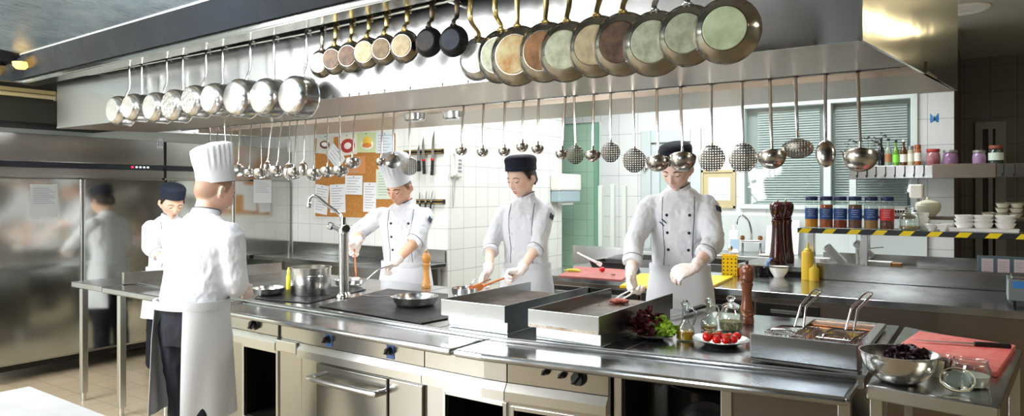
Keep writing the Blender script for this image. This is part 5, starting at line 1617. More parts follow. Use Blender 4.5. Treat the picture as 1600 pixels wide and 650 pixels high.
for (x, y, tr), lb in zip(tl, tlab):
    q = p + cam_vec(1, 0, 0) * x + cam_vec(0, 1, 0) * y + Vector((0, 0, .0105 + .5 * max(0, math.hypot(x, y) - .055)))
    t_ = thing('tomato', 'red tomato on the steel plate, ' + lb, 'tomato', q, 0, 'tomatoes on the steel plate')
    A = RX(random.uniform(-.5, .5)) @ RY(random.uniform(-.5, .5))
    M0 = T(0, 0, tr) @ A
    MB().lathe([(0, -tr)] + [(tr * 1.06 * math.sin(a), -tr * math.cos(a)) for a in [PI * i / 12 for i in range(1, 11)]] + [(tr * .25, tr * .95), (0, tr * .88)], 24, M0).build('fruit', TOM, t_)
    m = MB()
    for k in range(5):
        a = 2 * PI * k / 5; m.tube([M0 @ Vector(v) for v in ((0, 0, tr * .90), (tr * .3 * math.cos(a), tr * .3 * math.sin(a), tr * 1.02), (tr * .55 * math.cos(a), tr * .55 * math.sin(a), tr * .95))], [.0018, .0018, .0006], 6)
    m.build('stem', STEM, t_)

def knife(label, tip, butt, split, w, z, hm=BLACKPL, name='kitchen_knife', group=None, vertical=None, collar=None):
    tip, butt = Vector(tip), Vector(butt); L = (butt - tip).length; d = (butt - tip).normalized()
    r = thing(name, label, 'knife', tip.lerp(butt, .5), 0, group)
    n = Vector(vertical) if vertical else Vector((0, 0, 1)); s = n.cross(d).normalized(); n = d.cross(s)
    B = Matrix((( d.x, s.x, n.x, 0), (d.y, s.y, n.y, 0), (d.z, s.z, n.z, 0), (0, 0, 0, 1)))
    M = Matrix.Translation(tip - tip.lerp(butt, .5)) @ B; bl = L * split
    m = MB(); m.prism([(0, w * .4), (bl * .3, -w * .25), (bl * .7, -w * .45), (bl, -w * .5), (bl, w * .5), (bl * .5, w * .5), (bl * .15, w * .47)], -.0011, .0011, M); m.build('blade', STEEL, r)
    m = MB(); m.prism([(bl, -w * .42), (bl + .02, -w * .36), (L * .9, -w * .40), (L, -w * .55), (L, w * .40), (bl + .01, w * .45), (bl, w * .42)], -.009, .009, M, bev=.004); h_ = m.build('handle', hm, r)
    if collar: MB().box(bl - .004, bl + .014, -w * .46, w * .48, -.0098, .0098, .002, M).build('collar', collar, h_)
    m = MB()
    for k in (.3, .7): m.cyl(M @ Vector((lerp(bl, L, k), 0, -.0096)), M @ Vector((lerp(bl, L, k), 0, .0096)), .003, seg=10)
    m.build('rivets', STEEL, h_)
    return r
zk = CT + .014
knife('kitchen knife with black handle lying behind the lettuce', at(1043, 497, CT + .012), at(1099, 478, CT + .022), .5, .04, 0)

# fryer with two baskets
u0, u1, v0, v1 = -.785, -.40, 2.825, 3.86
r = thing('deep_fryer', 'countertop deep fryer with raised steel front and open oil well', 'deep fryer', ((u0 + u1) / 2, (v0 + v1) / 2, CT + .0015))
zb = CT + .0065
COPP = pm('oily_copper_tinted_steel', '#b9825a', .25, .95, vary=.3, vscale=5, rvary=.08)
FST = pm('fryer_front_steel', '#8e9194', .25, 1, vary=.1, vscale=2)
MB().box(u0, u1, v0, v0 + .018, zb + .012, zb + .105, .003).build('front_guard', FST, r, True)
MB().box(u0 - .002, u1 + .002, v0 - .004, v0 + .02, zb, zb + .011, .002).build('front_foot', pm('dark_gap_steel', '#6d6a66', .35, .9), r, True)
MB().box(u1 - .014, u1, v0 + .019, v0 + .12, zb, zb + .10, .002).build('side_guard', FST, r, True)
m = MB(); w = .05
m.box(u0, u0 + w, v0 + .03, v1, zb, zb + .022, .003); m.box(u1 - .06, u1 - .02, v0 + .31, v1, zb, zb + .022, .003); m.box(u0 + w, u1 - .061, v1 - w, v1, zb, zb + .022, .003)
m.build('rim', STEEL, r, True)
MB().box(u0 + w, u1 - .061, v0 + .03, v1 - w, zb, zb + .006).build('oil_surface', pm('dark_frying_oil', '#5a3417', .06, .2, coat=.5), r, True)
MB().box(u0 + w + .001, u1 - .062, v1 - .16, v1 - w - .001, zb + .007, zb + .016, .002).build('rear_plate', COPP, r, True)
def basket(label, corners, hb, ht):
    C = [at(x, y, zb + .112) + Vector((-.018, .045, 0)) for x, y in corners]     # fl, bl, br, fr
    ctr = sum(C, Vector()) / 4; zl = zb + .012
    r = thing('fryer_basket', label, 'fryer basket', (ctr.x, ctr.y, zl), 0, 'wire baskets in the fryer'); inv = wm(r).inverted()
    C = [inv @ c for c in C]; low = [Vector((c.x * .86, c.y * .86, 0.002)) for c in C]
    MB().tube(C, .0042, 8, closed=True).build('rim_frame', CHROME, r)
    m = MB()
    for k in range(4):
        a, b, c, d = C[k], C[(k + 1) % 4], low[k], low[(k + 1) % 4]; n = 9
        for i in range(n): m.tube([a.lerp(b, i / n), c.lerp(d, i / n)], .0013, 5)
        for i in range(1, 5): m.tube([a.lerp(c, i / 4), b.lerp(d, i / 4)], .0013, 5)
    for i in range(1, 9):
        m.tube([low[0].lerp(low[1], i / 9), low[3].lerp(low[2], i / 9)], .0013, 5); m.tube([low[0].lerp(low[3], i / 9), low[1].lerp(low[2], i / 9)], .0013, 5)
    m.build('wire_mesh', CHROME, r)
    a, b = C[1].lerp(C[2], .36), C[1].lerp(C[2], .60)
    Y = depth(wm(r) @ a)
    f = lambda x, y: inv @ cp(x, y, Y)
    (x1, y1), (x2, y2), (x3, y3), (x4, y4) = hb + ht
    q = [a, f(x1, y1), f(x3, y3)]; s = [f(x4, y4), f(x2, y2), b]
    pts = smooth_path([q[0], q[0].lerp(q[1], .8), q[1]], 3) + smooth_path([q[1].lerp(q[2], .15), q[2], s[0], s[1].lerp(s[0], .15)], 4) + smooth_path([s[1], s[2].lerp(s[1], .8), s[2]], 3)
    MB().tube(pts, .0045, 10).build('handle', CHROME, r)
    m = MB()
    m.tube(smooth_path([C[0].lerp(C[3], .2), C[0].lerp(C[3], .2) + Vector((0, -.0, .012)), C[0].lerp(C[3], .5) + Vector((0, 0, .016)), C[0].lerp(C[3], .8) + Vector((0, 0, .012)), C[0].lerp(C[3], .8)], 4), .0035, 8); m.build('front_hook', CHROME, r)
basket('wire fryer basket beside the brown pepper mill', [(1198, 521), (1224, 512.5), (1283, 516), (1257, 529)], [(1251, 478), (1259, 480)], [(1273, 453), (1282, 457)])
basket('wire fryer basket beside the mixing bowl', [(1281, 531), (1306, 517), (1362, 522), (1334, 537)], [(1330, 482), (1340, 484)], [(1352, 458), (1362, 460)])

# ---- on the small table: bowl, jars, board
p = at(1404, 596, CT + .001); R = wpx(112, p) / 2; H = .105
r = thing('mixing_bowl', 'wide steel mixing bowl of dark purple leaves', 'mixing bowl', p)
pr = [(R * .42, 0), (R * .5, .003), (R * .72, H * .22), (R * .88, H * .5), (R * .96, H * .82), (R * .975, H * .95), (R * 1.0, H * .98), (R * 1.01, H), (R * .97, H * 1.0), (R * .95, H * .82), (R * .865, H * .5), (R * .70, H * .24), (R * .48, .007), (0, .006)]
MB().lathe([(0, 0)] + pr, 56, None, False).build('body', POT, r)
PURP = pm('purple_salad_leaf', '#33101c', .4, vscale=30, col2='#15080d')
leaves('purple_leaves', 'dark purple salad leaves heaped in the steel bowl', 'salad leaves', p + cam_vec(1, .35, 0) * R * .30 + Vector((0, 0, H * .55)), 60, .072, .085, PURP, 12, .022)
p = at(1461, 588, CT + .001); R = .030
r = thing('small_bowl', 'small cream cup of orange sauce behind the mixing bowl', 'bowl', p)
MB().lathe([(0, 0), (R * .6, 0), (R * .85, .02), (R * 1.0, .055), (R * .95, .055), (R * .8, .02), (0, .006)], 32).build('body', pm('cream_glaze', '#d9d2bb', .2), r)
MB().lathe([(0, .048), (R * .6, .049), (R * .9, .046)], 24, None, False).build('sauce', pm('orange_sauce', '#d98b35', .35), r)
p = at(1474, 579, CT + .001)
r = thing('glass_dish', 'small glass dish of dark red sauce between mixing bowl and red board', 'dish', p)
pr = [(.026, 0), (.030, .004), (.034, .05), (.036, .056)]; glass_vessel(r, pr); fill(r, pr, .045, 'sauce', pm('dark_red_sauce', '#5a1016', .3))
p = at(1517, 603, CT + .001)
r = thing('glass_jar', 'open wide glass jar of white salt in front of the red board', 'jar', p)
pr = [(.048, 0), (.054, .006), (.060, .04), (.058, .065), (.050, .078), (.050, .088), (.053, .092)]
glass_vessel(r, pr, seg=44); fill(r, pr, .04, 'salt', pm('white_salt', '#eceae6', .8, bump=.4, bscale=300))
m = MB(); m.tube([(.0515 * math.cos(2 * PI * i / 40), .0515 * math.sin(2 * PI * i / 40), .080) for i in range(40)], .0013, 6, closed=True)
a = camrot(p); d = RZ(a) @ Vector((-.012, -.0525, 0)); e = RZ(a) @ Vector((.010, -.0525, 0))
m.tube([d + Vector((0, 0, .08)), d * 1.06 + Vector((0, 0, .066)), e * 1.06 + Vector((0, 0, .066)), e + Vector((0, 0, .08))], .0013, 6); m.build('wire_clasp', STEEL, r)
p = at(1496, 612, CT + .001)
r = thing('jar_lid', 'round glass lid leaning against the open salt jar', 'lid', p, camrot(p))
M = T(0, .012, .034) @ RX(math.radians(36))
MB().lathe([(0, -.004), (.046, -.004), (.052, 0), (.052, .006), (.046, .010), (.040, .006), (.034, .009), (0, .011)], 44, M).build('glass_disc', GLASS, r)
m = MB(); m.tube([M @ Vector((.050 * math.cos(2 * PI * i / 40), .050 * math.sin(2 * PI * i / 40), .008)) for i in range(40)], .002, 6, closed=True); m.build('rubber_ring', pm('pale_rubber', '#d8cfae', .5), r)
REDB = pm('red_board_plastic', '#d8605c', .45, vscale=26, col2='#e08a82', bump=.15, bscale=120)
zb2 = CT + .022
q = [at(1436, 517, zb2), at(1587, 539, zb2), at(1558, 581, zb2), at(1392, 547, zb2)]
o = MB().prism([(c.x, c.y) for c in q][::-1], CT + .001, zb2, bev=.003).build('cutting_board', REDB, None, origin=(sum(c.x for c in q) / 4, sum(c.y for c in q) / 4, CT + .001))
tag(o, 'thick scratched red cutting board on the small steel table', 'cutting board')
knife('long kitchen knife with black handle on the red cutting board', at(1424, 531, zb2 + .010), at(1579, 540.5, zb2 + .010), .64, .028, 0)

# ---- pots kept on the shelf of the open bay
zs = .426
sv = CF + .13
p = Vector((b6 + .215, 3.14, zs)); 
r = thing('storage_pot', 'large dark pot stored on the shelf below the salad', 'pot', p)
MB().lathe([(0, 0), (.155, 0), (.165, .01), (.17, .25), (.176, .255), (.166, .256), (.16, .012), (0, .01)], 48).build('body', pm('dark_grey_pot', '#3b3a38', .25, .8), r)
for a in (-.3, PI - .3):
    MB().tube(smooth_path([RZ(a) @ Vector(v) for v in ((.168, -.04, .2), (.2, -.035, .205), (.2, .035, .205), (.168, .04, .2))], 5), .006, 8).build('loop_handle', STEEL, r)
p = Vector((u_of(1098, 2.75), 2.80, zs))
r = thing('storage_pan', 'black frying pan leaning under the worktop between the bay posts', 'frying pan', p, math.radians(20))
M = T(0, .02, .135) @ RX(math.radians(62))
MB().lathe([(0, 0), (.09, 0), (.125, .028), (.13, .03), (.126, .032), (.09, .006), (0, .005)], 44, M, False).build('body', pm('black_nonstick', '#1b1b1c', .22, .2), r)
MB().tube([M @ Vector(v) for v in ((.125, 0, .024), (.16, .02, .05), (.22, .04, .07))], .010, 10).build('handle', BLACKPL, r)
# ------------------------------------------------------------------ back counter
REDBD = pm('dull_red_board', '#b26a63', .5, vary=.2, vscale=14)
YELB = pm('yellow_board_plastic', '#f6c80e', .4)
PINKB = pm('pink_board_top', '#c9807a', .5, vary=.15, vscale=12)
def board(label, corners, t, mat, z=CT + .001):
    q = [at(x, y, z + t) for x, y in corners]; c = (sum(p.x for p in q) / 4, sum(p.y for p in q) / 4, z)
    o = MB().prism([(p.x, p.y) for p in q], z, z + t, bev=.003).build('cutting_board', mat, None, origin=c); return tag(o, label, 'cutting board')
board('dull red cutting board with a tomato on the counter beyond the griddles', [(872, 430), (971, 437), (993, 422), (900, 416)], .018, REDBD)
board('yellow cutting board on the counter behind the tall cook', [(968, 446), (1108, 449), (1146, 431), (1000, 427)], .018, YELB)
p = at(941, 425, CT + .020); r = thing('tomato', 'single red tomato on the dull red board', 'tomato', p)
MB().ball((0, 0, .021), (.023, .023, .021)).build('fruit', TOM, r); MB().tube([(0, 0, .04), (.002, 0, .048)], .002, 6).build('stem', STEM, r)
p = at(893, 425, CT + .020); m = MB(); m.tube(smooth_path([(-.06, 0, .012), (-.02, .008, .014), (.03, .004, .013), (.07, -.01, .010)], 5), [.006] * 4 + [.013] * 8 + [.010] * 4, 12)
o = m.build('yellow_pepper', pm('yellow_green_pepper', '#c9cf4a', .25), None); o.location = p; o.rotation_euler = (0, 0, YAW); tag(o, 'long yellow-green pepper lying on the dull red board', 'pepper')
p = at(958, 430, CT + .020); m = MB(); m.ball((0, 0, .008), (.02, .012, .008))
o = m.build('garlic_clove', pm('browned_garlic', '#b59078', .5), None); o.location = p; tag(o, 'small brownish lump beside the tomato on the dull red board', 'food scrap')
p = at(962, 419, CT + .001); r = thing('baking_tray', 'black baking tray on the counter behind the dull red board', 'tray', p, 0)
m = MB(); m.box(-.17, .17, -.12, .12, 0, .004); m.hexa([(-.17, -.12, .004), (.17, -.12, .004), (.17, -.115, .004), (-.17, -.115, .004), (-.185, -.135, .06), (.185, -.135, .06), (.185, -.13, .06), (-.185, -.13, .06)])
m.hexa([(-.17, .115, .004), (.17, .115, .004), (.17, .12, .004), (-.17, .12, .004), (-.185, .13, .06), (.185, .13, .06), (.185, .135, .06), (-.185, .135, .06)])
m.hexa([(-.17, -.12, .004), (-.165, -.12, .004), (-.165, .12, .004), (-.17, .12, .004), (-.185, -.135, .06), (-.18, -.135, .06), (-.18, .135, .06), (-.185, .135, .06)])
m.hexa([(.165, -.12, .004), (.17, -.12, .004), (.17, .12, .004), (.165, .12, .004), (.18, -.135, .06), (.185, -.135, .06), (.185, .135, .06), (.18, .135, .06)])
m.build('tray', pm('black_enamel', '#1a1b1c', .3), r)
MB().tube([(-.185, -.135, .061), (.185, -.135, .061), (.185, .135, .061), (-.185, .135, .061)], .004, 8, closed=True).build('rolled_edge', pm('black_enamel', '#1a1b1c', .3), r)
a, b = at(938, 404, CT), at(990, 408, CT)
o = MB().slab([(a.x, BB - .02, CT + .001), (b.x + .25, BB - .02, CT + .001), (b.x + .25, BB - .02, CT + .17), (a.x, BB - .02, CT + .17)], -.012).build('splash_panel', STEELH, None, origin=(a.x, BB - .02, CT + .001)); tag(o, 'upright steel splash panel at the back of the counter behind the black tray', 'splash panel')
r = thing('strip_screen', 'three pale upright plastic strips standing behind the steel splash panel', 'screen', (atv(957, 330, 5.86).x, 5.87, .0))
for px, top in ((938, 290), (957, 288), (975, 290)):
    q = atv(px, top, 5.86); MB().box(q.x - .022, q.x + .022, 5.855, 5.885, .0, q.z, .004).build('strip', pm('pale_green_white_plastic', '#cfdcd4', .35), r, True)
q_ = at(962, 419, CT + .03); MB().box(-.168, .168, -.118, .112, .0045, .012).build('white_lining', pm('white_tray_lining', '#e6e6e2', .7), r)
stick('serving_spatula', 'white handled spatula leaning on the black baking tray', 'spatula', cp(902, 395, depth(q_) + .05), cp(932, 410, depth(q_) - .02), .009, .012, WHITEPL, (.05, .04, .004), WHITEPL)
# perforated yellow caddy with spoons
p = at(1140, 430, CT + .001); r = thing('cutlery_caddy', 'yellow pierced cutlery caddy behind the elbow of the tall cook', 'caddy', p, camrot(p))
def pierced():
    m = pm('yellow_pierced_plastic', '#f4c912', .4); nt = m.node_tree; N = nt.nodes; L = nt.links; b = N['Principled BSDF']
    tc = N.new('ShaderNodeTexCoord'); s = N.new('ShaderNodeVectorMath'); s.operation = 'SCALE'; s.inputs['Scale'].default_value = 1 / .03; L.new(tc.outputs['Object'], s.inputs[0])
    f = N.new('ShaderNodeVectorMath'); f.operation = 'FRACTION'; L.new(s.outputs[0], f.inputs[0]); d = N.new('ShaderNodeVectorMath'); d.operation = 'SUBTRACT'; d.inputs[1].default_value = (.5, .5, .5); L.new(f.outputs[0], d.inputs[0])
    q = N.new('ShaderNodeSeparateXYZ'); L.new(d.outputs[0], q.inputs[0]); c = N.new('ShaderNodeCombineXYZ'); L.new(q.outputs['X'], c.inputs['X']); L.new(q.outputs['Z'], c.inputs['Y'])
    l = N.new('ShaderNodeVectorMath'); l.operation = 'LENGTH'; L.new(c.outputs[0], l.inputs[0]); g = N.new('ShaderNodeMath'); g.operation = 'LESS_THAN'; g.inputs[1].default_value = .2; L.new(l.outputs['Value'], g.inputs[0])
    mx = N.new('ShaderNodeMix'); mx.data_type = 'RGBA'; mx.inputs['A'].default_value = lin('#f4c912'); mx.inputs['B'].default_value = lin('#3d3420'); L.new(g.outputs[0], mx.inputs['Factor']); L.new(mx.outputs['Result'], b.inputs['Base Color'])
    return m
PC = pierced(); w = .06; m = MB()
for bx in ((-w, w, -w, -w + .005, 0, .16), (-w, w, w - .005, w, 0, .16), (-w, -w + .005, -w, w, 0, .16), (w - .005, w, -w, w, 0, .16), (-w, w, -w, w, 0, .005)): m.box(*bx)
m.build('body', PC, r)
MB().tube([(-w, -w, .161), (w, -w, .161), (w, w, .161), (-w, w, .161)], .004, 8, closed=True).build('rim', pm('yellow_rim_plastic', '#f4c912', .4), r)
for i, (x, y, t) in enumerate(((-.01, .0, .1), (.025, .01, -.12), (.0, .03, .03))):
    sp_ = thing('tablespoon', 'steel spoon standing in the yellow caddy', 'spoon', p + Vector((0, 0, .008)), camrot(p), 'spoons in the yellow caddy')
    a = Vector((x, y, 0)); b = a + Vector((math.sin(t) * .2, 0, .21)); MB().tube([a, b], .003, 8).build('handle', STEEL, sp_); MB().ball(b, (.014, .005, .022)).build('bowl', STEEL, sp_)
p = at(1157, 431, CT + .001); r = thing('orange_cup', 'small orange cup beside the yellow caddy', 'cup', p); MB().lathe([(0, 0), (.022, 0), (.028, .06), (.026, .06), (.021, .004), (0, .004)], 24, None, False).build('body', pm('orange_plastic', '#d9722a', .4), r); MB().lathe([(.027, .058), (.030, .06), (.027, .063)], 24, None, False).build('rim', pm('orange_plastic', '#d9722a', .4), r)
fry_pan('small black pan with blue-tipped handle beside the dark red mills', 1190, 431, 26, cam_vec(.5, .5, 0), .12, z=CT + .001, h=.07, mat=pm('black_nonstick', '#1b1b1c', .22, .2), hmat=pm('blue_grip', '#2d5f9a', .4), rise=.08)
p = at(1217, 433, CT + .001); r = thing('sauce_bowl', 'white bowl with a dark rim line in front of the dark red mills', 'bowl', p)
R = wpx(30, p) / 2; MB().lathe([(0, 0), (R * .5, 0), (R * .55, .01), (R * .85, .045), (R, .085), (R * .95, .085), (R * .8, .045), (0, .014)], 36, None, False).build('body', CERAM, r)
MB().lathe([(R * .985, .078), (R * 1.003, .079), (R * 1.008, .084), (R * .99, .087)], 36, None, False).build('rim_line', pm('dark_brown_line', '#3a2620', .3), r)
a, b = cp(1240, 415, depth(p) - .05), p + Vector((0, 0, .05))
stick('serving_spoon', 'dark spoon handle leaning out of the white bowl', 'spoon', a, b, .004, .004, BLACKPL, (.03, .02, .003), STEEL)
# mustard bottles
def squeeze(label, px, py, h, R, z=CT + .001):
    p = at(px, py, z); r = thing('squeeze_bottle', label, 'squeeze bottle', p)
    Y_ = pm('mustard_yellow_plastic', '#f3cf45', .35, sss=.1)
    MB().lathe([(0, 0), (R, 0), (R * 1.02, .006), (R * 1.02, h * .90), (R * .92, h * .97), (R * .6, h), (0, h)], 32).build('body', Y_, r)
    MB().lathe([(0, h), (R * .62, h), (R * .62, h * 1.05), (R * .25, h * 1.10), (R * .14, h * 1.28), (0, h * 1.28)], 28).build('nozzle', pm('pale_yellow_nozzle', '#f3d95f', .35), r)
squeeze('yellow squeeze bottle at the front of the pair by the shelf post', 1262, 437, .22, .044)
squeeze('yellow squeeze bottle half hidden behind the other by the shelf post', 1272, 439, .10, .034)
# rear table: large mill and table ware
ZR = .951
MP3 = [(1, 0), (1.05, .015), (1.04, .12), (.92, .2), (.78, .4), (.70, .58), (.72, .66), (.78, .68), (.78, .70), (.64, .715), (.76, .73), (.64, .75), (.74, .765), (.9, .82), (1.0, .89), (.98, .95), (.7, .99), (.2, 1)]
for px, v_, nm in ((1215, 6.06, 'tall polished dark red pepper mill, front one of the touching pair'), (1228, 6.24, 'tall polished dark red pepper mill, rear one of the touching pair')):
    mill('pepper_mill', nm, Vector((atv(px, 410, v_).x, v_, ZR)), .52, .064, MAHOG, MP3)
def tube_thing(name, label, cat, px, py, v, r_, L, mat, ang, z=None, group=None):
    p = Vector((atv(px, py, v).x, v, z or ZR)); t = thing(name, label, cat, p, YAW, group)
    d = Vector((math.cos(ang), 0, math.sin(ang))); a = Vector((0, 0, r_ + .002)) 
    if ang > .02: a = Vector((0, 0, r_ * 1.2 + .002))
    MB().cyl(a, a + d * L, r_).build('roll', mat, t); MB().cyl(a + d * (L - .006), a + d * (L + .002), r_ * .62).build('roll_core', pm('rolled_grey', '#8f9396', .6), t)
CLOTH = pm('white_napkin_cloth', '#eceef0', .8, bump=.2, bscale=200)
tube_thing('napkin_roll', 'white rolled napkin leaning by the first shelf leg', 'napkin roll', 1318, 408, 6.0, .032, .19, CLOTH, 2.35, group='rolled napkins behind the upstand')
tube_thing('napkin_roll', 'white rolled napkin resting on the white box', 'napkin roll', 1362, 409, 6.0, .03, .16, CLOTH, 2.45, z=ZR + .0715, group='rolled napkins behind the upstand')
def bowl(label, px, v, R, h, z, mat=CERAM, group=None, name='bowl', cat='bowl'):
    p = Vector((atv(px, 400, v).x, v, z)); r = thing(name, label, cat, p, 0, group)
    MB().lathe([(0, 0), (R * .5, 0), (R * .55, h * .1), (R * .85, h * .5), (R, h), (R * .95, h), (R * .8, h * .55), (0, h * .18)], 32, None, False).build('body', mat, r)
    MB().lathe([(R * .97, h * .97), (R * 1.02, h), (R * .97, h * 1.03), (R * .94, h)], 32, None, False).build('rim', mat, r)
bowl('white bowl behind the yellow squeeze bottles', 1285, 6.06, .058, .07, ZR)
p = Vector((atv(1370, 400, 6.02).x, 6.02, ZR)); r = thing('white_box', 'white paper box behind the upstand', 'box', p); m = MB(); m.box(-.10, .10, -.06, .06, 0, .065, .003); m.build('body', pm('white_card', '#e4e2dc', .7), r); MB().box(-.102, .102, -.062, .062, .060, .070, .002).build('lid', pm('white_card_lid', '#efeeea', .7), r)
p = Vector((atv(1397, 400, 6.02).x + .02, 6.02, ZR)); r = thing('wooden_box', 'small brown wooden box beside the white paper box', 'box', p); m = MB(); m.box(-.03, .03, -.05, .05, 0, .06, .004); m.build('body', OAK, r); MB().box(-.032, .032, -.052, .052, .056, .064, .002).build('lid', OAK, r)
p = Vector((atv(1478, 420, 5.99).x, 6.0, ZR)); o = MB().box(-.11, .11, -.05, .12, 0, .012, .005).build('white_tray', CERAM, None); o.location = p; tag(o, 'flat white tray behind the upstand near the menu holder', 'tray')
p = Vector((atv(1348, 388, 6.35).x, 6.35, ZR)); r = thing('saucepan', 'small steel pan with a thin handle on the rear table', 'saucepan', p + Vector((0, 0, 0)))
MB().lathe([(0, 0), (.045, 0), (.05, .005), (.055, .085), (.058, .088), (.053, .088), (.048, .008), (0, .006)], 32, T(0, 0, .06), False).build('body', POT, r); MB().lathe([(0, 0), (.05, 0), (.05, .058), (0, .058)], 24).build('stand_ring', STEEL, r); MB().tube([(.055, 0, .14), (.10, 0, .15), (.15, .01, .155)], .004, 8).build('handle', STEEL, r)
# menu holder
p = Vector((atv(1565, 420, 5.96).x, 6.0, ZR)); r = thing('menu_holder', 'metal framed holder with three pink-white paper sheets behind the upstand', 'menu holder', p)
w0 = atv(1527, 420, 6.0).x - p.x; w1 = atv(1612, 420, 6.0).x - p.x
m = MB(); m.box(w0, w1, 0, .012, 0, .15, .003); m.box(w0, w1, .0, .08, 0, .01, .002); m.build('frame', pm('blue_grey_metal', '#76878c', .35, .7), r)
for k in range(3):
    a = w0 + .025 + k * (w1 - w0 - .03) / 3; s_ = MB().box(a, a + (w1 - w0) / 3 - .035, -.002, -.0003, .022, .13).build('paper_sheet', pm('pinkish_paper', '#e8d6d6', .8), r)
    m = MB()
    for i in range(5): m.box(a + .01, a + (w1 - w0) / 3 - .05 - .01 * (i % 2), -.0026, -.0019, .04 + i * .016, .043 + i * .016)
    m.build('printed_lines', pm('faint_grey_print', '#b9a9a9', .8), s_)
# weighing scale at the edge
p = atv(1600, 470, 5.05); p = Vector((p.x + .03, 5.15, CT + .001)); r = thing('weighing_scale', 'grey box-like scale with a blue panel at the counter end', 'scale', p)
m = MB(); m.box(-.11, .2, -.12, .16, .035, .16, .006); m.build('body', pm('grey_blue_metal', '#98a3a6', .3, .7), r); MB().box(-.085, .18, -.123, -.119, .11, .15, .001).build('display_panel', pm('blue_panel', '#3b78b8', .25), r)
MB().box(-.09, .2, -.1, .15, .161, .175, .005).build('weighing_plate', STEEL, r)
for x in (-.08, .17):
    for y in (-.09, .13): MB().cyl((x, y, 0), (x, y, .035), .014).build('foot', BLACKPL, r)
# ------------------------------------------------------------------ striped shelf: jars and cups
NAVYL = pm('navy_jar_lid', '#232d5a', .35); NAVYLB = pm('blue_jar_label', '#27508f', .5); REDLB = pm('red_jar_label', '#d5363b', .5); CLEARPL = JARG
PRINT = pm('white_label_print', '#c9d3e4', .6)
def spice(px, content, lab, label, fillz=.62):
    v = 5.68; p = Vector((atv(px, 349, v).x, v, SZ + .001)); r = thing('spice_jar', label, 'spice jar', p, camrot(p), 'spice jars on the striped shelf')
    R = .046; H = .205
    MB().lathe([(0, 0), (R * .97, 0), (R, .006), (R, H * .92), (R * .9, H), (0, H)], 32).build('clear_body', CLEARPL, r)
    MB().lathe([(0, .004), (R * .93, .004), (R * .95, .01), (R * .95, H * fillz), (0, H * fillz)], 28).build('spice', content, r)
    l_ = MB().lathe([(R * 1.008, H * .32), (R * 1.012, H * .32), (R * 1.012, H * .72), (R * 1.008, H * .72)], 32, None, False).build('label_band', lab, r)
    m = MB()
    for i, (a0, a1) in enumerate(((-.5, .5), (-.6, .45), (-.4, .3), (-.55, .5))):
        z = H * (.66 - .075 * i); k = [(R * 1.0165 * math.sin(a0 + (a1 - a0) * j / 8), -R * 1.0165 * math.cos(a0 + (a1 - a0) * j / 8), z) for j in range(9)]
        m.tube(k, .0016, 4)
    m.build('label_lettering', PRINT, l_)
    MB().lathe([(0, H + .0005), (R * .92, H + .0005), (R * .95, H + .004), (R * .95, H + .028), (R * .9, H + .032), (0, H + .032)], 32).build('lid', NAVYL, r)
def gran(n, a, b): return pm(n, a, .7, vscale=120, col2=b, bump=.5, bscale=200)
spice(1268, gran('yellow_curry', '#f0a61e', '#e0901a'), NAVYLB, 'spice jar with blue label and yellow powder, at the shelf end', .4)
spice(1291, gran('orange_paprika', '#c9713f', '#b3562c'), NAVYLB, 'spice jar with blue label, full of orange-brown powder', .85)
spice(1313, gran('red_flakes', '#b6472c', '#7f2a1b'), NAVYLB, 'spice jar with blue label and red flakes only at the bottom', .3)
spice(1336, gran('pink_pepper', '#9c6a5a', '#5e3a33'), NAVYLB, 'spice jar with blue label, full of mottled pinkish-brown peppercorns', .86)
spice(1361, gran('beige_powder', '#c99a5e', '#b78850'), NAVYLB, 'spice jar with blue label and beige powder below', .4)
spice(1386, gran('dark_seeds', '#8a5a52', '#573733'), REDLB, 'spice jar with red label', .4)
def shelf_at(px, v, z=SZ + .001): return Vector((atv(px, 345, v).x, v, z))
p = shelf_at(1421, 5.70); r = thing('glass_jar', 'round glass jar with faceted lid on the striped shelf, brown grains inside', 'jar', p)
pr = [(.058, 0), (.066, .01), (.068, .07), (.058, .105), (.05, .112)]; glass_vessel(r, pr); fill(r, pr, .03, 'grains', gran('brown_grains', '#9a6b3e', '#d9c9a8'))
MB().lathe([(0, .113), (.055, .113), (.058, .120), (.03, .128), (.02, .135), (.03, .146), (.03, .158), (.015, .166), (0, .167)], 20).build('lid', GLASS, r)
def ramekin(px, v, label, n=3, z=SZ + .001, R=.052, h=.038, group='stacked white ramekins'):
    for k in range(n):
        p = shelf_at(px, v, z + k * (h * .72)); r = thing('ramekin', label + ', ' + (['bottom', 'middle', 'top', 'fourth', 'fifth'][k] if n <= 3 else ['bottom', 'second', 'third', 'fourth', 'fifth', 'sixth'][k]) + ' of its stack', 'ramekin', p, 0, group)
        MB().lathe([(0, .002), (R * .70, 0), (R * .74, h * .12), (R * .97, h * .8), (R, h), (R * .955, h), (R * .90, h * .72), (R * .66, h * .30), (0, h * .28)], 28, None, False).build('body', CERAM, r)
ramekin(1441, 5.78, 'white cup stacked behind the round glass jar', 3, R=.045, h=.05)
pt = shelf_at(1538, 5.72); r = thing('serving_tray', 'long white tray under the ramekin stacks on the striped shelf', 'tray', pt); a = shelf_at(1484, 5.72).x - pt.x; b = shelf_at(1592, 5.72).x - pt.x
MB().box(a, b, -.07, .07, 0, .022, .006).build('body', CERAM, r); MB().box(a - .004, b + .004, -.074, .074, .018, .024, .002).build('rim', CERAM, r)
for px, nm in ((1507, 'white ramekin on the long tray nearest the small dishes'), (1536, 'white ramekin in the middle of the long tray'), (1571, 'white ramekin on the long tray towards the scale')): ramekin(px, 5.72, nm, 3, SZ + .026, .060, .036)
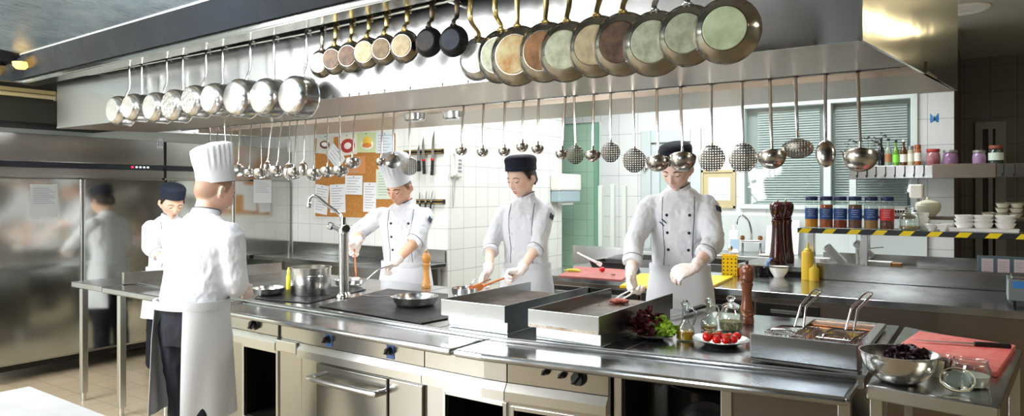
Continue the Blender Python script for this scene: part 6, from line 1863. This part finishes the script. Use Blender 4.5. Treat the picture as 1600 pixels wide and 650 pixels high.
for k, (px, v, l) in enumerate(((1456, 5.68, 'small white dish right beside the stacked cups'), (1474, 5.66, 'white flared dish beside the long tray'), (1482, 5.80, 'white flared dish behind the long tray edge'))):
    p = shelf_at(px, v); r = thing('white_dish', l, 'dish', p, 0, 'small white dishes on the striped shelf'); R = .05
    MB().lathe([(0, 0), (R * .4, 0), (R * .45, .008), (R, .045), (R * .96, .046), (R * .42, .014), (0, .012)], 4 if k else 28, RZ(.5), False, not k).build('body', CERAM, r); MB().lathe([(R * .98, .0455), (R * 1.02, .047), (R * .98, .0485)], 4 if k else 28, RZ(.5), False).build('rim', CERAM, r)
# tea things and tureen a level higher, on the rear rack
rr = thing('rear_rack', 'dim steel rack behind the striped shelf carrying tureen and cups', 'rack', (.3, 6.35, 0))
RZ_ = 1.36
MB().box(-.9, 1.3, 6.2, 6.5, RZ_ - .02, RZ_, .002).build('shelf_board', pm('brown_dim_shelf', '#6e5f50', .4, .6), rr, True)
for u in (-.85, 1.2): MB().box(u, u + .03, 6.45, 6.48, ZR + .001, RZ_ - .02).build('post', STEEL, rr, True)
def rk(px, v=6.3): return Vector((atv(px, 330, v).x, v, RZ_ + .001))
p = rk(1450); r = thing('soup_tureen', 'cream lidded soup tureen on the rear rack', 'tureen', p); CR = pm('cream_china', '#cfcdb8', .25)
MB().lathe([(0, 0), (.05, 0), (.055, .012), (.08, .045), (.088, .085), (.082, .095), (0, .095)], 36).build('body', CR, r); MB().lathe([(0, .096), (.086, .096), (.08, .108), (.03, .125), (.012, .13), (.014, .14), (.01, .148), (0, .149)], 32).build('lid', CR, r)
p = rk(1404); r = thing('striped_dish', 'oval dish with black and white striped edge on the rear rack', 'dish', p)
MB().lathe([(0, 0), (.07, 0), (.105, .05), (.10, .05), (.068, .006), (0, .006)], 40, Matrix.Diagonal((1.15, .7, 1, 1)), False).build('body', CERAM, r); m = MB()
for i in range(40):
    a0, a1 = 2 * PI * i / 40, 2 * PI * (i + .5) / 40; f = lambda a, rr_, z: Vector((1.15 * rr_ * math.cos(a), .7 * rr_ * math.sin(a), z)); m.hexa([f(a0, .092, .028), f(a1, .092, .028), f(a1, .094, .026), f(a0, .094, .026), f(a0, .106, .048), f(a1, .106, .048), f(a1, .108, .046), f(a0, .108, .046)])
m.build('edge_stripes', pm('black_stripe', '#1b1b1b', .4), r)
for px, n, nm in ((1545, 1, 'single cup'), (1565, 3, 'cup of the middle stack'), (1587, 3, 'cup of the end stack')):
    for k in range(n):
        p = rk(px) + Vector((.004 * k, 0, k * .036)); r = thing('tea_cup', ('cream cup with brown rim on the rear rack, ' + nm) + ('' if n == 1 else ', ' + ['lowest', 'middle', 'topmost'][k]), 'cup', p, 0, 'cream cups on the rear rack')
        MB().lathe([(0, 0), (.028, 0), (.031, .006), (.045, .038), (.043, .038), (.027, .02), (0, .02)], 28, None, False).build('body', CR, r); MB().lathe([(.0445, .033), (.0462, .034), (.0468, .037), (.045, .038)], 28, None, False).build('rim_band', pm('brown_band', '#5a3a28', .4), r)
p = Vector((atv(1427, 300, 6.2).x, 6.45, RZ_)); r = thing('white_block', 'small white block on a stem above the striped shelf', 'lamp', p); MB().box(-.045, .045, -.03, .03, .14, .25, .012).build('block_body', pm('white_block_face', '#f6f4ee', .6), r); MB().cyl((.05, .0, .0), (.05, 0, .25), .006).build('stem', STEEL, r)  # plain white block and stem; gives off no light

# ------------------------------------------------------------------ upper shelf under the window
UV0, UV1 = 7.55, 7.82; UZ = 1.80
ub0, ub1 = atv(1327, 270, UV0).x, 1.9
r = thing('wall_shelf', 'steel shelf with hooks below its edge, bottles and jars standing on it', 'shelf', ((ub0 + ub1) / 2, 7.7, UZ))
MB().box(ub0, ub1, UV0, UV1, UZ - .02, UZ, .002).build('board', STEELTOP, r, True); MB().box(ub0, ub1, UV0 - .006, UV0, UZ - .12, UZ, .002).build('front_rail', STEELH, r, True)
m = MB(); m.box(ub0, ub0 + .06, UV0, UV0 + .06, .95, UZ - .02); m.build('post', TRIMW, r, True)
a, b = atv(1457, 270, UV0).x, atv(1556, 270, UV0).x
MB().box(a, b, UV0 - .04, UV0 - .007, UZ - .125, UZ + .006, .004).build('lamp_hood', pm('brownish_metal_hood', '#8c8177', .35, .8), r, True)
HK = pm('dark_hook', '#2a2826', .4, .6)
for px in (1340, 1355, 1369, 1384, 1399, 1414, 1429, 1444, 1568, 1585):
    u = atv(px, 270, UV0).x
    MB().tube(smooth_path([(u, UV0 - .008, UZ - .005), (u, UV0 - .012, UZ - .05), (u, UV0 - .014, UZ - .09), (u - .004, UV0 - .03, UZ - .105), (u - .008, UV0 - .032, UZ - .085)], 4), .005, 8).build('hook', HK, r, True)
def us(px): return Vector((atv(px, 265, 7.68).x, 7.68, UZ + .001))
def bottle(px, h, R, mat, label, cap, lab=None, neck=.36):
    p = us(px); r = thing('bottle', label, 'bottle', p, camrot(p), 'bottles on the shelf under the window')
    MB().lathe([(0, 0), (R, 0), (R * 1.02, .005), (R * 1.02, h * .52), (R * .85, h * .62), (R * neck, h * .74), (R * neck, h * .92), (0, h * .92)], 24).build('body', mat, r)
    MB().lathe([(0, h * .921), (R * neck * 1.2, h * .921), (R * neck * 1.2, h), (0, h)], 20).build('cap', cap, r)
    if lab: MB().lathe([(R * 1.025, h * .14), (R * 1.04, h * .14), (R * 1.04, h * .44), (R * 1.025, h * .44)], 24, None, False).build('label_band', lab, r)
bottle(1377, .27, .027, pm('black_bottle', '#121318', .1), 'black glass bottle, first from the dried sprigs', BLACKPL)
bottle(1388, .265, .030, pm('clear_bottle', '#b9c6b4', .08, trans=.6), 'clear bottle between the black and the green one', BLACKPL, pm('brown_label', '#9a6b42', .6))
bottle(1400, .245, .027, pm('green_bottle', '#6ca032', .1, trans=.3), 'bottle with bright green label beside the amber bottle', BLACKPL, pm('bright_green_label', '#7fd03c', .5))
bottle(1412, .25, .030, pm('amber_bottle', '#5e3a12', .08, trans=.4), 'amber bottle with white cap', WHITEPL, pm('white_label', '#d8d6c8', .6))
def shelfjar(px, R, h, mat, lid, label, lab=None):
    p = us(px); R *= .87; r = thing('preserve_jar', label, 'jar', p, camrot(p), 'jars on the shelf under the window')
    MB().lathe([(0, 0), (R * .93, 0), (R, .008), (R * 1.04, h * .45), (R * .95, h * .72), (R * .82, h * .8), (0, h * .8)], 28).build('body', mat, r)
    MB().lathe([(0, h * .801), (R * .95, h * .801), (R * .98, h * .83), (R * .95, h * .98), (0, h)], 28).build('lid', lid, r)
    if lab: MB().lathe([(R * 1.045, h * .2), (R * 1.06, h * .2), (R * 1.06, h * .6), (R * 1.045, h * .6)], 28, None, False).build('label_band', lab, r)
GRYL = pm('grey_lid', '#9a9c98', .35, .6)
shelfjar(1423, .030, .19, pm('pale_spice_glass', '#b8b49a', .15), GRYL, 'slim pale jar with white label beside the amber bottle', pm('white_label', '#d8d6c8', .6))
shelfjar(1434, .033, .20, pm('reddish_spice_glass', '#9a5a34', .15), pm('copper_lid', '#a8683c', .3, .6), 'slim jar with copper lid and white label', pm('white_label', '#d8d6c8', .6))
shelfjar(1458, .066, .155, pm('clear_red_bottom_glass', '#b98f92', .1, trans=.3, vscale=6, col2='#8a2f38'), pm('red_ring_lid', '#a83a34', .35), 'clip jar with red ring lid and red contents')
shelfjar(1485, .070, .14, pm('purple_glass', '#8f6a8e', .1, trans=.2), GRYL, 'wide purple jar next to the clip jar')
shelfjar(1530, .060, .13, pm('pale_purple_glass', '#a083a4', .12, trans=.15), GRYL, 'purple jar before the dark doorway')  # paler than the other purple jar
shelfjar(1556, .064, .17, pm('dark_green_glass', '#3a4540', .1, trans=.2), pm('brown_red_lid', '#8a4a34', .35), 'dark jar with brown lid before the dark doorway', pm('white_green_label', '#c9d9cb', .6))
p = us(1356); r = thing('dried_sprigs', 'dried flower sprigs in a small dark vase behind the largest ladle', 'dried flowers', p); m = MB(); rnd = random.Random(3)
MB().lathe([(0, 0), (.025, 0), (.035, .03), (.02, .07), (.022, .08), (.018, .08), (0, .012)], 20, None, False).build('vase', pm('dark_vase', '#2c2b28', .3), r)
for i in range(11):
    a = rnd.uniform(-1.3, 1.3); L = rnd.uniform(.2, .36); e = Vector((L * math.sin(a) * .75, rnd.uniform(-.05, .03), .08 + L * math.cos(a) * .75)); m.tube(smooth_path([(0, 0, .05), e * .5 + Vector((0, 0, .03)), e], 4), .0015, 5)
    for k in range(4): m.ball(e + Vector((rnd.uniform(-.03, .03), 0, rnd.uniform(-.02, .02))), (.012, .006, .006), RY(rnd.uniform(-1, 1)), 8, 5)
m.build('sprigs', pm('dark_dry_sprig', '#3a3a30', .8), r)

# ------------------------------------------------------------------ sink counter at the back wall
r = thing('sink_counter', 'steel sink counter below the window', 'counter', (-1.7, 7.5, 0)); sa, sb = -3.3, -.5
MB().box(sa, sb, 7.2, 7.83, .86, .90, .004).build('worktop', pm('dim_sink_steel', '#b4b8b6', .3, 1), r, True); MB().box(sa, sb, 7.80, 7.835, .9, 1.30, .003).build('splash_back', pm('pale_splash', '#c3cac7', .35), r, True)
m = MB(); m.box(sa + .02, sb, 7.26, 7.8, .1, .86); m.build('cabinet', pm('dark_sink_cabinet', '#4a4a48', .35, .6), r, True)
for i in range(5):
    u = sa + .1 + i * .53; MB().box(u, u + .48, 7.245, 7.258, .16, .8, .003).build('door', pm('grey_sink_door', '#7a7c7a', .3, .8), r, True)
for u in (sa + .1, sb - .1): MB().cyl((u, 7.4, 0), (u, 7.4, .1), .02).build('foot', BLACKPL, r, True)
def sk(px, v=7.55): return Vector((atv(px, 380, v).x, v, .901))
p = sk(1174, 7.68); r = thing('sink_tap', 'two-handled swan neck tap at the sink below the window', 'tap', p, camrot(p))
MB().tube([(-.1, 0, .12), (.1, 0, .12)], .018, 12).build('mixer_bar', CHROME, r)
for s in (-1, 1): MB().cyl((s * .09, 0, 0), (s * .09, 0, .12), .014).build('pillar', CHROME, r); MB().lathe([(0, 0), (.02, 0), (.026, .02), (.02, .045), (0, .05)], 10, T(s * .09, 0, .135), True, False).build('tap_handle', pm('copper_tap_head', '#a9764c', .3, .9), r)
MB().tube(smooth_path([(0, 0, .12), (.0, -.02, .22), (-.03, -.04, .34), (-.10, -.06, .40), (-.14, -.07, .36), (-.145, -.07, .30)], 6), .012, 12).build('spout', CHROME, r)
p = sk(1147, 7.5); r = thing('soap_bottle', 'white soap bottle with blue label beside the sink tap', 'bottle', p, camrot(p)); MB().box(-.05, .05, -.035, .035, 0, .24, .015).build('body', WHITEPL, r); MB().box(-.042, .042, -.0365, -.0345, .05, .15, .0005).build('label_patch', pm('pale_blue_label', '#a9c4dc', .5), r); MB().cyl((0, 0, .24), (0, 0, .29), .018).build('cap', WHITEPL, r)
for px, h, w, nm in ((1207, .30, .15, 'white plastic board leaning at the sink, nearer the tap'), (1232, .36, .19, 'white plastic board leaning at the sink, behind the dark red mills')):
    p = sk(px, 7.66); r = thing('chopping_board', nm, 'cutting board', p, 0, 'white boards at the sink'); MB().box(-w / 2, w / 2, -.008, .008, .0, h, .004, RX(-.24)).build('board', pm('white_board_plastic', '#e2e4e2', .5), r); MB().tube([RX(-.24) @ Vector((-.03, -.0, h - .0)), RX(-.24) @ Vector((0, 0, h + .02)), RX(-.24) @ Vector((.03, 0, h))], .005, 8).build('grip', pm('white_board_plastic', '#e2e4e2', .5), r)
p = sk(1201, 7.35); o = MB().ball((0, 0, .012), (.10, .06, .012)).build('dish_cloth', pm('cream_cloth', '#d9d3c3', .9), None); o.location = p; tag(o, 'crumpled cream cloth on the sink counter behind the mill', 'cloth')
# ------------------------------------------------------------------ things on the walls
WA = 5.16
def aw(px, py): return atv(px, py, WA)
CORK = pm('cork', '#c58a45', .85, vscale=60, col2='#a86f33')
a, b = aw(494, 338), aw(619, 208)
r = thing('notice_board', 'cork notice board in a thin white frame covered with papers', 'notice board', ((a.x + b.x) / 2, WA, a.z))
MB().box(a.x, b.x, WA - .012, WA - .001, a.z, b.z).build('cork_panel', CORK, r, True)
m = MB(); w = .012
for bx in ((a.x - w, a.x, a.z - w, b.z + w), (b.x, b.x + w, a.z - w, b.z + w), (a.x, b.x, a.z - w, a.z), (a.x, b.x, b.z, b.z + w)): m.box(bx[0], bx[1], WA - .0125, WA - .001, bx[2], bx[3], .002)
m.build('frame', pm('white_board_frame', '#dcdedd', .4), r, True)
PAPER = pm('white_paper', '#eceeee', .8); TXT = pm('grey_print', '#a3a7ad', .8); PIN = pm('blue_pin', '#334a8c', .4)
def paper(label, x0, y0, x1, y1, rot=0, mat=None, art=None, lines=7, off=0, group='papers on the notice board', name='hanging_note', cat='paper', v=WA - .012, pin=True):
    p, q = atv(x0, y1, v), atv(x1, y0, v); c = (p + q) / 2; w_, h_ = abs(q.x - p.x), abs(q.z - p.z)
    o = thing(name, label, cat, (c.x, v - .0015 - off, c.z), 0, group); o.rotation_euler = (0, rot, 0)
    s_ = MB().box(-w_ / 2, w_ / 2, -.0008, .0008, -h_ / 2, h_ / 2).build('sheet', mat or PAPER, o)
    if art: art(o, w_, h_)
    elif lines:
        m = MB()
        for i in range(lines):
            z = h_ * (.36 - .72 * i / max(1, lines - 1)); m.box(-w_ * .38, w_ * (.38 - .12 * (i % 3)), -.0016, -.0009, z - .003, z + .003)
        m.build('printed_lines', TXT, s_)
    if pin: MB().ball((0, -.005, h_ * .44), .006, None, 10, 6).build('pin', PIN, o)
    return o
def art_round(cols):
    def f(o, w_, h_):
        for (x, z, rx, rz_, mt) in cols:
            MB().lathe([(0, 0), (1, 0), (.97, .0008), (0, .0008)], 28, T(x * w_, -.0009 - .0008 * cols.index((x, z, rx, rz_, mt)), z * h_) @ RX(PI / 2) @ Matrix.Diagonal((rx * w_, rz_ * h_, 1, 1))).build('printed_picture', mt, o)
    return f
RD, WH, GN, YW, OG, DKR = (pm('print_red', '#b8403a', .7), pm('print_white', '#f0efe9', .7), pm('print_green', '#9cc46a', .7), pm('print_yellow', '#e8c24e', .7), pm('print_orange', '#d9873c', .7), pm('print_brown', '#6e4430', .7))
paper('food picture with a pale dish at the upper corner of the notice board', 495, 211, 521, 241, .1, pm('grey_picture', '#cfcfc4', .7), art_round([(0, 0, .3, .22, DKR), (0, .02, .2, .12, WH)]), off=.002)
paper('picture of a round red dish at the top of the notice board', 530, 209, 558, 243, -.06, pm('cream_picture', '#e8e2d4', .7), art_round([(0, -.05, .4, .34, RD), (0, -.05, .2, .16, WH)]), off=.004)
paper('picture of a heaped orange dish on pale green', 557, 206, 588, 239, .03, pm('green_picture', '#c9d8a4', .7), art_round([(.05, -.1, .32, .25, WH), (.05, .02, .22, .28, YW), (.05, -.14, .24, .12, OG)]), off=.002)
paper('white and blue sheet at the top corner near the knives', 588, 206, 616, 240, .02, pm('blue_white_sheet', '#d9e3ea', .7), lines=6, off=.004)
paper('white square note hung on its corner below the pictures', 513, 232, 538, 258, .75, lines=4, off=.006)
paper('orange-brown card under the red dish picture', 541, 244, 571, 272, 0, pm('orange_card', '#cf8f58', .7), lines=3, off=.001)
paper('tilted white sheet at the lower corner by the tap', 492, 289, 513, 334, .12, lines=9, off=.002)
paper('white sheet beside the tilted sheet', 516, 288, 540, 332, -.03, lines=9, off=.003)
paper('wide white sheet in the middle of the board', 540, 274, 567, 304, .02, lines=6, off=.005)
paper('white sheet below the wide sheet', 568, 285, 588, 331, .02, lines=9, off=.002)
paper('pale green printed sheet beside the low white hat', 588, 264, 613, 311, 0, pm('pale_green_sheet', '#d9e6cf', .8), lines=9, off=.001)
# magnetic strips and knives
BR = pm('brass_strip', '#b99a52', .3, .8)
def strip(label, x0, x1, y):
    a, b = aw(x0, y), aw(x1, y); r = thing('magnetic_strip', label, 'knife rack', ((a.x + b.x) / 2, WA - .014, a.z), 0, 'knife strips on the tiles'); L = (b.x - a.x) / 2
    MB().box(-L, L, -.004, .013, -.024, .024, .003).build('back_rail', BLACKPL, r); m = MB(); m.box(-L, L, -.009, -.0045, .010, .020, .001); m.box(-L, L, -.009, -.0045, -.020, -.010, .001); m.build('brass_bars', BR, r); MB().box(L - .012, L, -.011, -.0092, -.024, .024, .001).build('end_cap', BLACKPL, r)
strip('black and brass knife strip carrying the two long knives', 632, 694, 239); strip('black and brass knife strip behind the shoulder of the stirring cook', 652, 696, 315)
vk = WA - .034
REDC = pm('red_collar', '#c22a24', .4)
def kn(label, px, y0, y1, sp, w, x2=None, collar=None, g='knives on the wall strips'):
    a, b = atv(px if x2 is None else x2, y0, vk), atv(px, y1, vk); knife(label, a, b, sp, w, 0, name='hanging_knife', group=g, vertical=(0, -1, 0), collar=collar)
kn('long knife with red collar and black handle next to the notice board', 663, 213, 272, .62, .035, 660, REDC)
kn('longest knife with red collar at the end of the upper strip', 675, 203, 274, .64, .035, 677, REDC)
kn('broad knife half hidden behind the pierced skimmer', 655, 226, 268, .6, .04, 653)
kn('small knife on the lower strip nearest the cook', 657, 299, 336, .5, .018, 655)
kn('small knife in the middle of the lower strip', 664, 297, 336, .5, .018, 666)
kn('small knife at the outer part of the lower strip', 671, 296, 336, .5, .018, 676)
# telephone and towel box on the partition
PU = -4.24
p = atu(711, 256, PU); r = thing('wall_telephone', 'pale wall telephone with coiled cord on the tiled partition', 'telephone', (PU, p.y, p.z - .13))
GR = pm('pale_phone_plastic', '#dde0dc', .4)
MB().box(.001, .035, -.075, .075, 0, .25, .012).build('body', GR, r); hd = MB(); hd.tube(smooth_path([(.05, -.055, .02), (.066, -.058, .06), (.07, -.058, .13), (.066, -.058, .2), (.05, -.055, .24)], 5), [.022] * 4 + [.014] * 13 + [.022] * 4, 12); hd.build('handset', GR, r); m = MB()
for i in range(4):
    for j in range(3): m.box(.035, .040, -.005 + j * .022, .010 + j * .022, .05 + i * .035, .068 + i * .035, .001)
m.build('keypad', pm('grey_keys', '#8d9294', .5), r); MB().tube(smooth_path([(.05, -.055, .01), (.03, -.065, -.1), (.03, -.07, -.24), (.02, -.05, -.27), (.02, -.02, -.02)], 8), .004, 8).build('cord', pm('grey_cord', '#a9aeac', .5), r)
p0, p1 = atu(859, 295, PU), atu(894, 295, PU); zt, zb_ = atu(876, 272, PU).z, atu(876, 317, PU).z
r = thing('towel_dispenser', 'white paper towel box on the tiled partition behind the woman', 'towel dispenser', (PU, (p0.y + p1.y) / 2, zb_)); w_ = (p1.y - p0.y) / 2; h_ = zt - zb_
MB().box(.001, .13, -w_, w_, h_ * .42, h_, .02).build('cover', WHITEPL, r); MB().box(.004, .12, -w_ * .96, w_ * .96, 0.01, h_ * .415, .014).build('window_part', pm('blue_grey_translucent', '#a4b8bf', .3), r); MB().box(.03, .09, -w_ * .5, w_ * .5, -.02, .009).build('paper_slip', PAPER, r)
# door-side notice, framed notice, butterfly
def wall_paper(label, x0, y0, x1, y1, frame=None, name='wall_notice'):
    o = paper(label, x0, y0, x1, y1, 0, v=VB - .001 if not frame else VB - .012, group=None, name=name, cat='notice', lines=8, pin=False)
    if frame:
        p, q = atv(x0 - 11, y1 + 12, VB), atv(x1 + 9, y0 - 12, VB); c = o.location; m = MB(); W0, W1, H0, H1 = p.x - c.x, q.x - c.x, p.z - c.z, q.z - c.z; t = .07
        m.box(W0, W1, .002, .0135, H0, H1, .002); fr = m.build('backing', frame, o); m = MB()
        for bx in ((W0, W0 + .03, H0, H1), (W1 - .03, W1, H0, H1), (W0, W1, H0, H0 + .03), (W0, W1, H1 - .03, H1)): m.box(bx[0], bx[1], -.01, .002, bx[2], bx[3], .003)
        m.build('frame', frame, o)
wall_paper('white printed sheet on the tiles between door and window', 1118, 208, 1143, 262); wall_paper('framed notice in a beige surround beside the door', 1107, 277, 1141, 313, pm('beige_frame', '#b9ab84', .5), 'framed_notice')
p = atv(1460, 185, VB - .004); r = thing('wall_butterfly', 'blue butterfly decoration on the tiled column beside the window', 'butterfly', (p.x, VB - .004, p.z)); BF_ = pm('butterfly_blue', '#2f86c4', .4, vscale=40, col2='#1d5d9a')
for s in (-1, 1):
    m = MB(); m.prism([(0, 0), (s * .028, .045), (s * .062, .05), (s * .066, .03), (s * .05, .0), (s * .045, -.03), (s * .025, -.042), (s * .006, -.02)], -.0015, .0015, RX(PI / 2) @ RY(s * .15)); m.build('wing', BF_, r)
MB().ball((0, -.003, 0), (.004, .004, .026), None, 10, 8).build('body', pm('dark_insect_body', '#1a2430', .5), r)
# fridge papers
def fridge_paper(label, x0, y0, x1, y1, lines, name='taped_paper', u=FU + .013, film=True):
    p, q = atu(x0, y1, u), atu(x1, y0, u); c = (p + q) / 2; w_, h_ = abs(q.y - p.y), abs(q.z - p.z); o = thing(name, label, 'paper', (u, c.y, c.z))
    s_ = MB().box(0, .0012, -w_ / 2, w_ / 2, -h_ / 2, h_ / 2).build('sheet', pm('grey_white_sheet', '#c8cccb', .5), o)
    if lines:
        m = MB()
        for i in range(lines): z = h_ * (.38 - .5 * i / lines); m.box(.0012, .0018, -w_ * .4, w_ * (.2 + .1 * (i % 3)), z - .003, z + .003)
        m.build('printed_lines', TXT, s_)
    if film: MB().box(.0020, .0026, -w_ * .56, w_ * .56, -h_ * .54, h_ * .54).build('plastic_sleeve', pm('glossy_film', '#ffffff', .06, trans=1, ior=1.05), o)
    return o, w_, h_
fridge_paper('printed sheet in a shiny plastic sleeve on the wide fridge door', 47, 288, 90, 341, 9)
fridge_paper('white sheet on the door of the corner fridge', 396, 281, 424, 317, 6, film=False)
o, w_, h_ = fridge_paper('small card with the number 25 at the top edge of the wide fridge', 245.5, 217, 254.5, 232, 0, 'number_card', FU + .001, False)
o2, w2, h2 = fridge_paper('small card at the top of the corner fridge', 449, 222, 456, 238, 3, 'number_card', FU + .001, False)
tc_ = bpy.data.curves.new('digits', 'FONT'); tc_.body = '25'; tc_.size = h_ * .62; tc_.align_x = 'CENTER'; tc_.align_y = 'CENTER'; tc_.extrude = .0004
to = bpy.data.objects.new('digits', tc_); COL.objects.link(to); dg = bpy.context.evaluated_depsgraph_get(); dg.update(); dm_ = bpy.data.meshes.new_from_object(to.evaluated_get(dg), depsgraph=dg); bpy.data.objects.remove(to)
to = link_mesh('digits', dm_, pm('grey_digit', '#7d8588', .6), o); to.location = (.0022, 0, 0); to.rotation_euler = (PI / 2, 0, PI / 2)
# lamp fixture over the fridge, ceiling vent
a, b = atu(-30, 150, -6.72), atu(84, 152, -6.72)
r = thing('wall_lamp', 'unlit tube lamp on the dark wall above the fridge', 'lamp', (-6.715, (a.y + b.y) / 2, 2.33)); L = (b.y - a.y) / 2; zc = b.z - 2.33
MB().box(0.001, .05, -L, L, zc + .012, zc + .045, .004).build('housing', pm('cream_lamp_housing', '#b9a878', .4), r); MB().cyl((.035, -L * .97, zc - .01), (.035, L * .97, zc - .01), .018).build('tube', pm('cream_tube', '#d8c898', .3), r)
for s in (-1, 1): MB().box(.01, .05, s * L - .012, s * L + .012, zc - .035, zc + .03, .003).build('end_cap', pm('grey_cap', '#8a8472', .4), r)
p = at(1503, 13, 3.1); r = thing('ceiling_vent', 'round white louvred vent in the ceiling', 'vent', (p.x, p.y, 3.1))
M0 = T(0, 0, -.0); m = MB(); m.lathe([(.13, -.001), (.20, -.001), (.205, -.012), (.18, -.025), (.15, -.02), (.13, -.012)], 40, None, False); m.build('ring', WHITEPL, r); MB().lathe([(0, -.001), (.15, -.001), (.15, -.004), (0, -.004)], 36).build('backing', pm('rust_brown_backing', '#6e3a28', .6), r); m = MB()
for i in range(7):
    y = -.11 + i * .036; x = math.sqrt(max(0, .142 ** 2 - y * y)); m.box(-x, x, y - .011, y + .011, -.018, -.012, .002)
m.build('louvres', WHITEPL, r)
# steel table in the near corner
z = CT; c = [at(47, 603, z), at(175, 652, z)]
e = (c[1] - c[0]).normalized(); f = Vector((-e.y, e.x, 0)); f = f if f.y < 0 else -f
q = [c[0], c[0] + e * 1.2, c[0] + e * 1.2 + f * .7, c[0] + f * .7]
TABW = pm('glare_pale_steel', '#f2f4f5', .45, .35, vary=.08, vscale=6)  # bright reflection on the steel top put into this pale base colour
r = thing('steel_table', 'bright steel table at the near bottom corner, only its corner showing', 'table', (sum(p.x for p in q) / 4, sum(p.y for p in q) / 4, 0))
MB().prism([(p.x, p.y) for p in q], z - .04, z, bev=.005).build('tabletop', TABW, r, True)
for p in q:
    g = p.lerp(sum(q, Vector()) / 4, .1); MB().box(g.x - .02, g.x + .02, g.y - .02, g.y + .02, 0, z - .04).build('leg', STEEL, r, True)
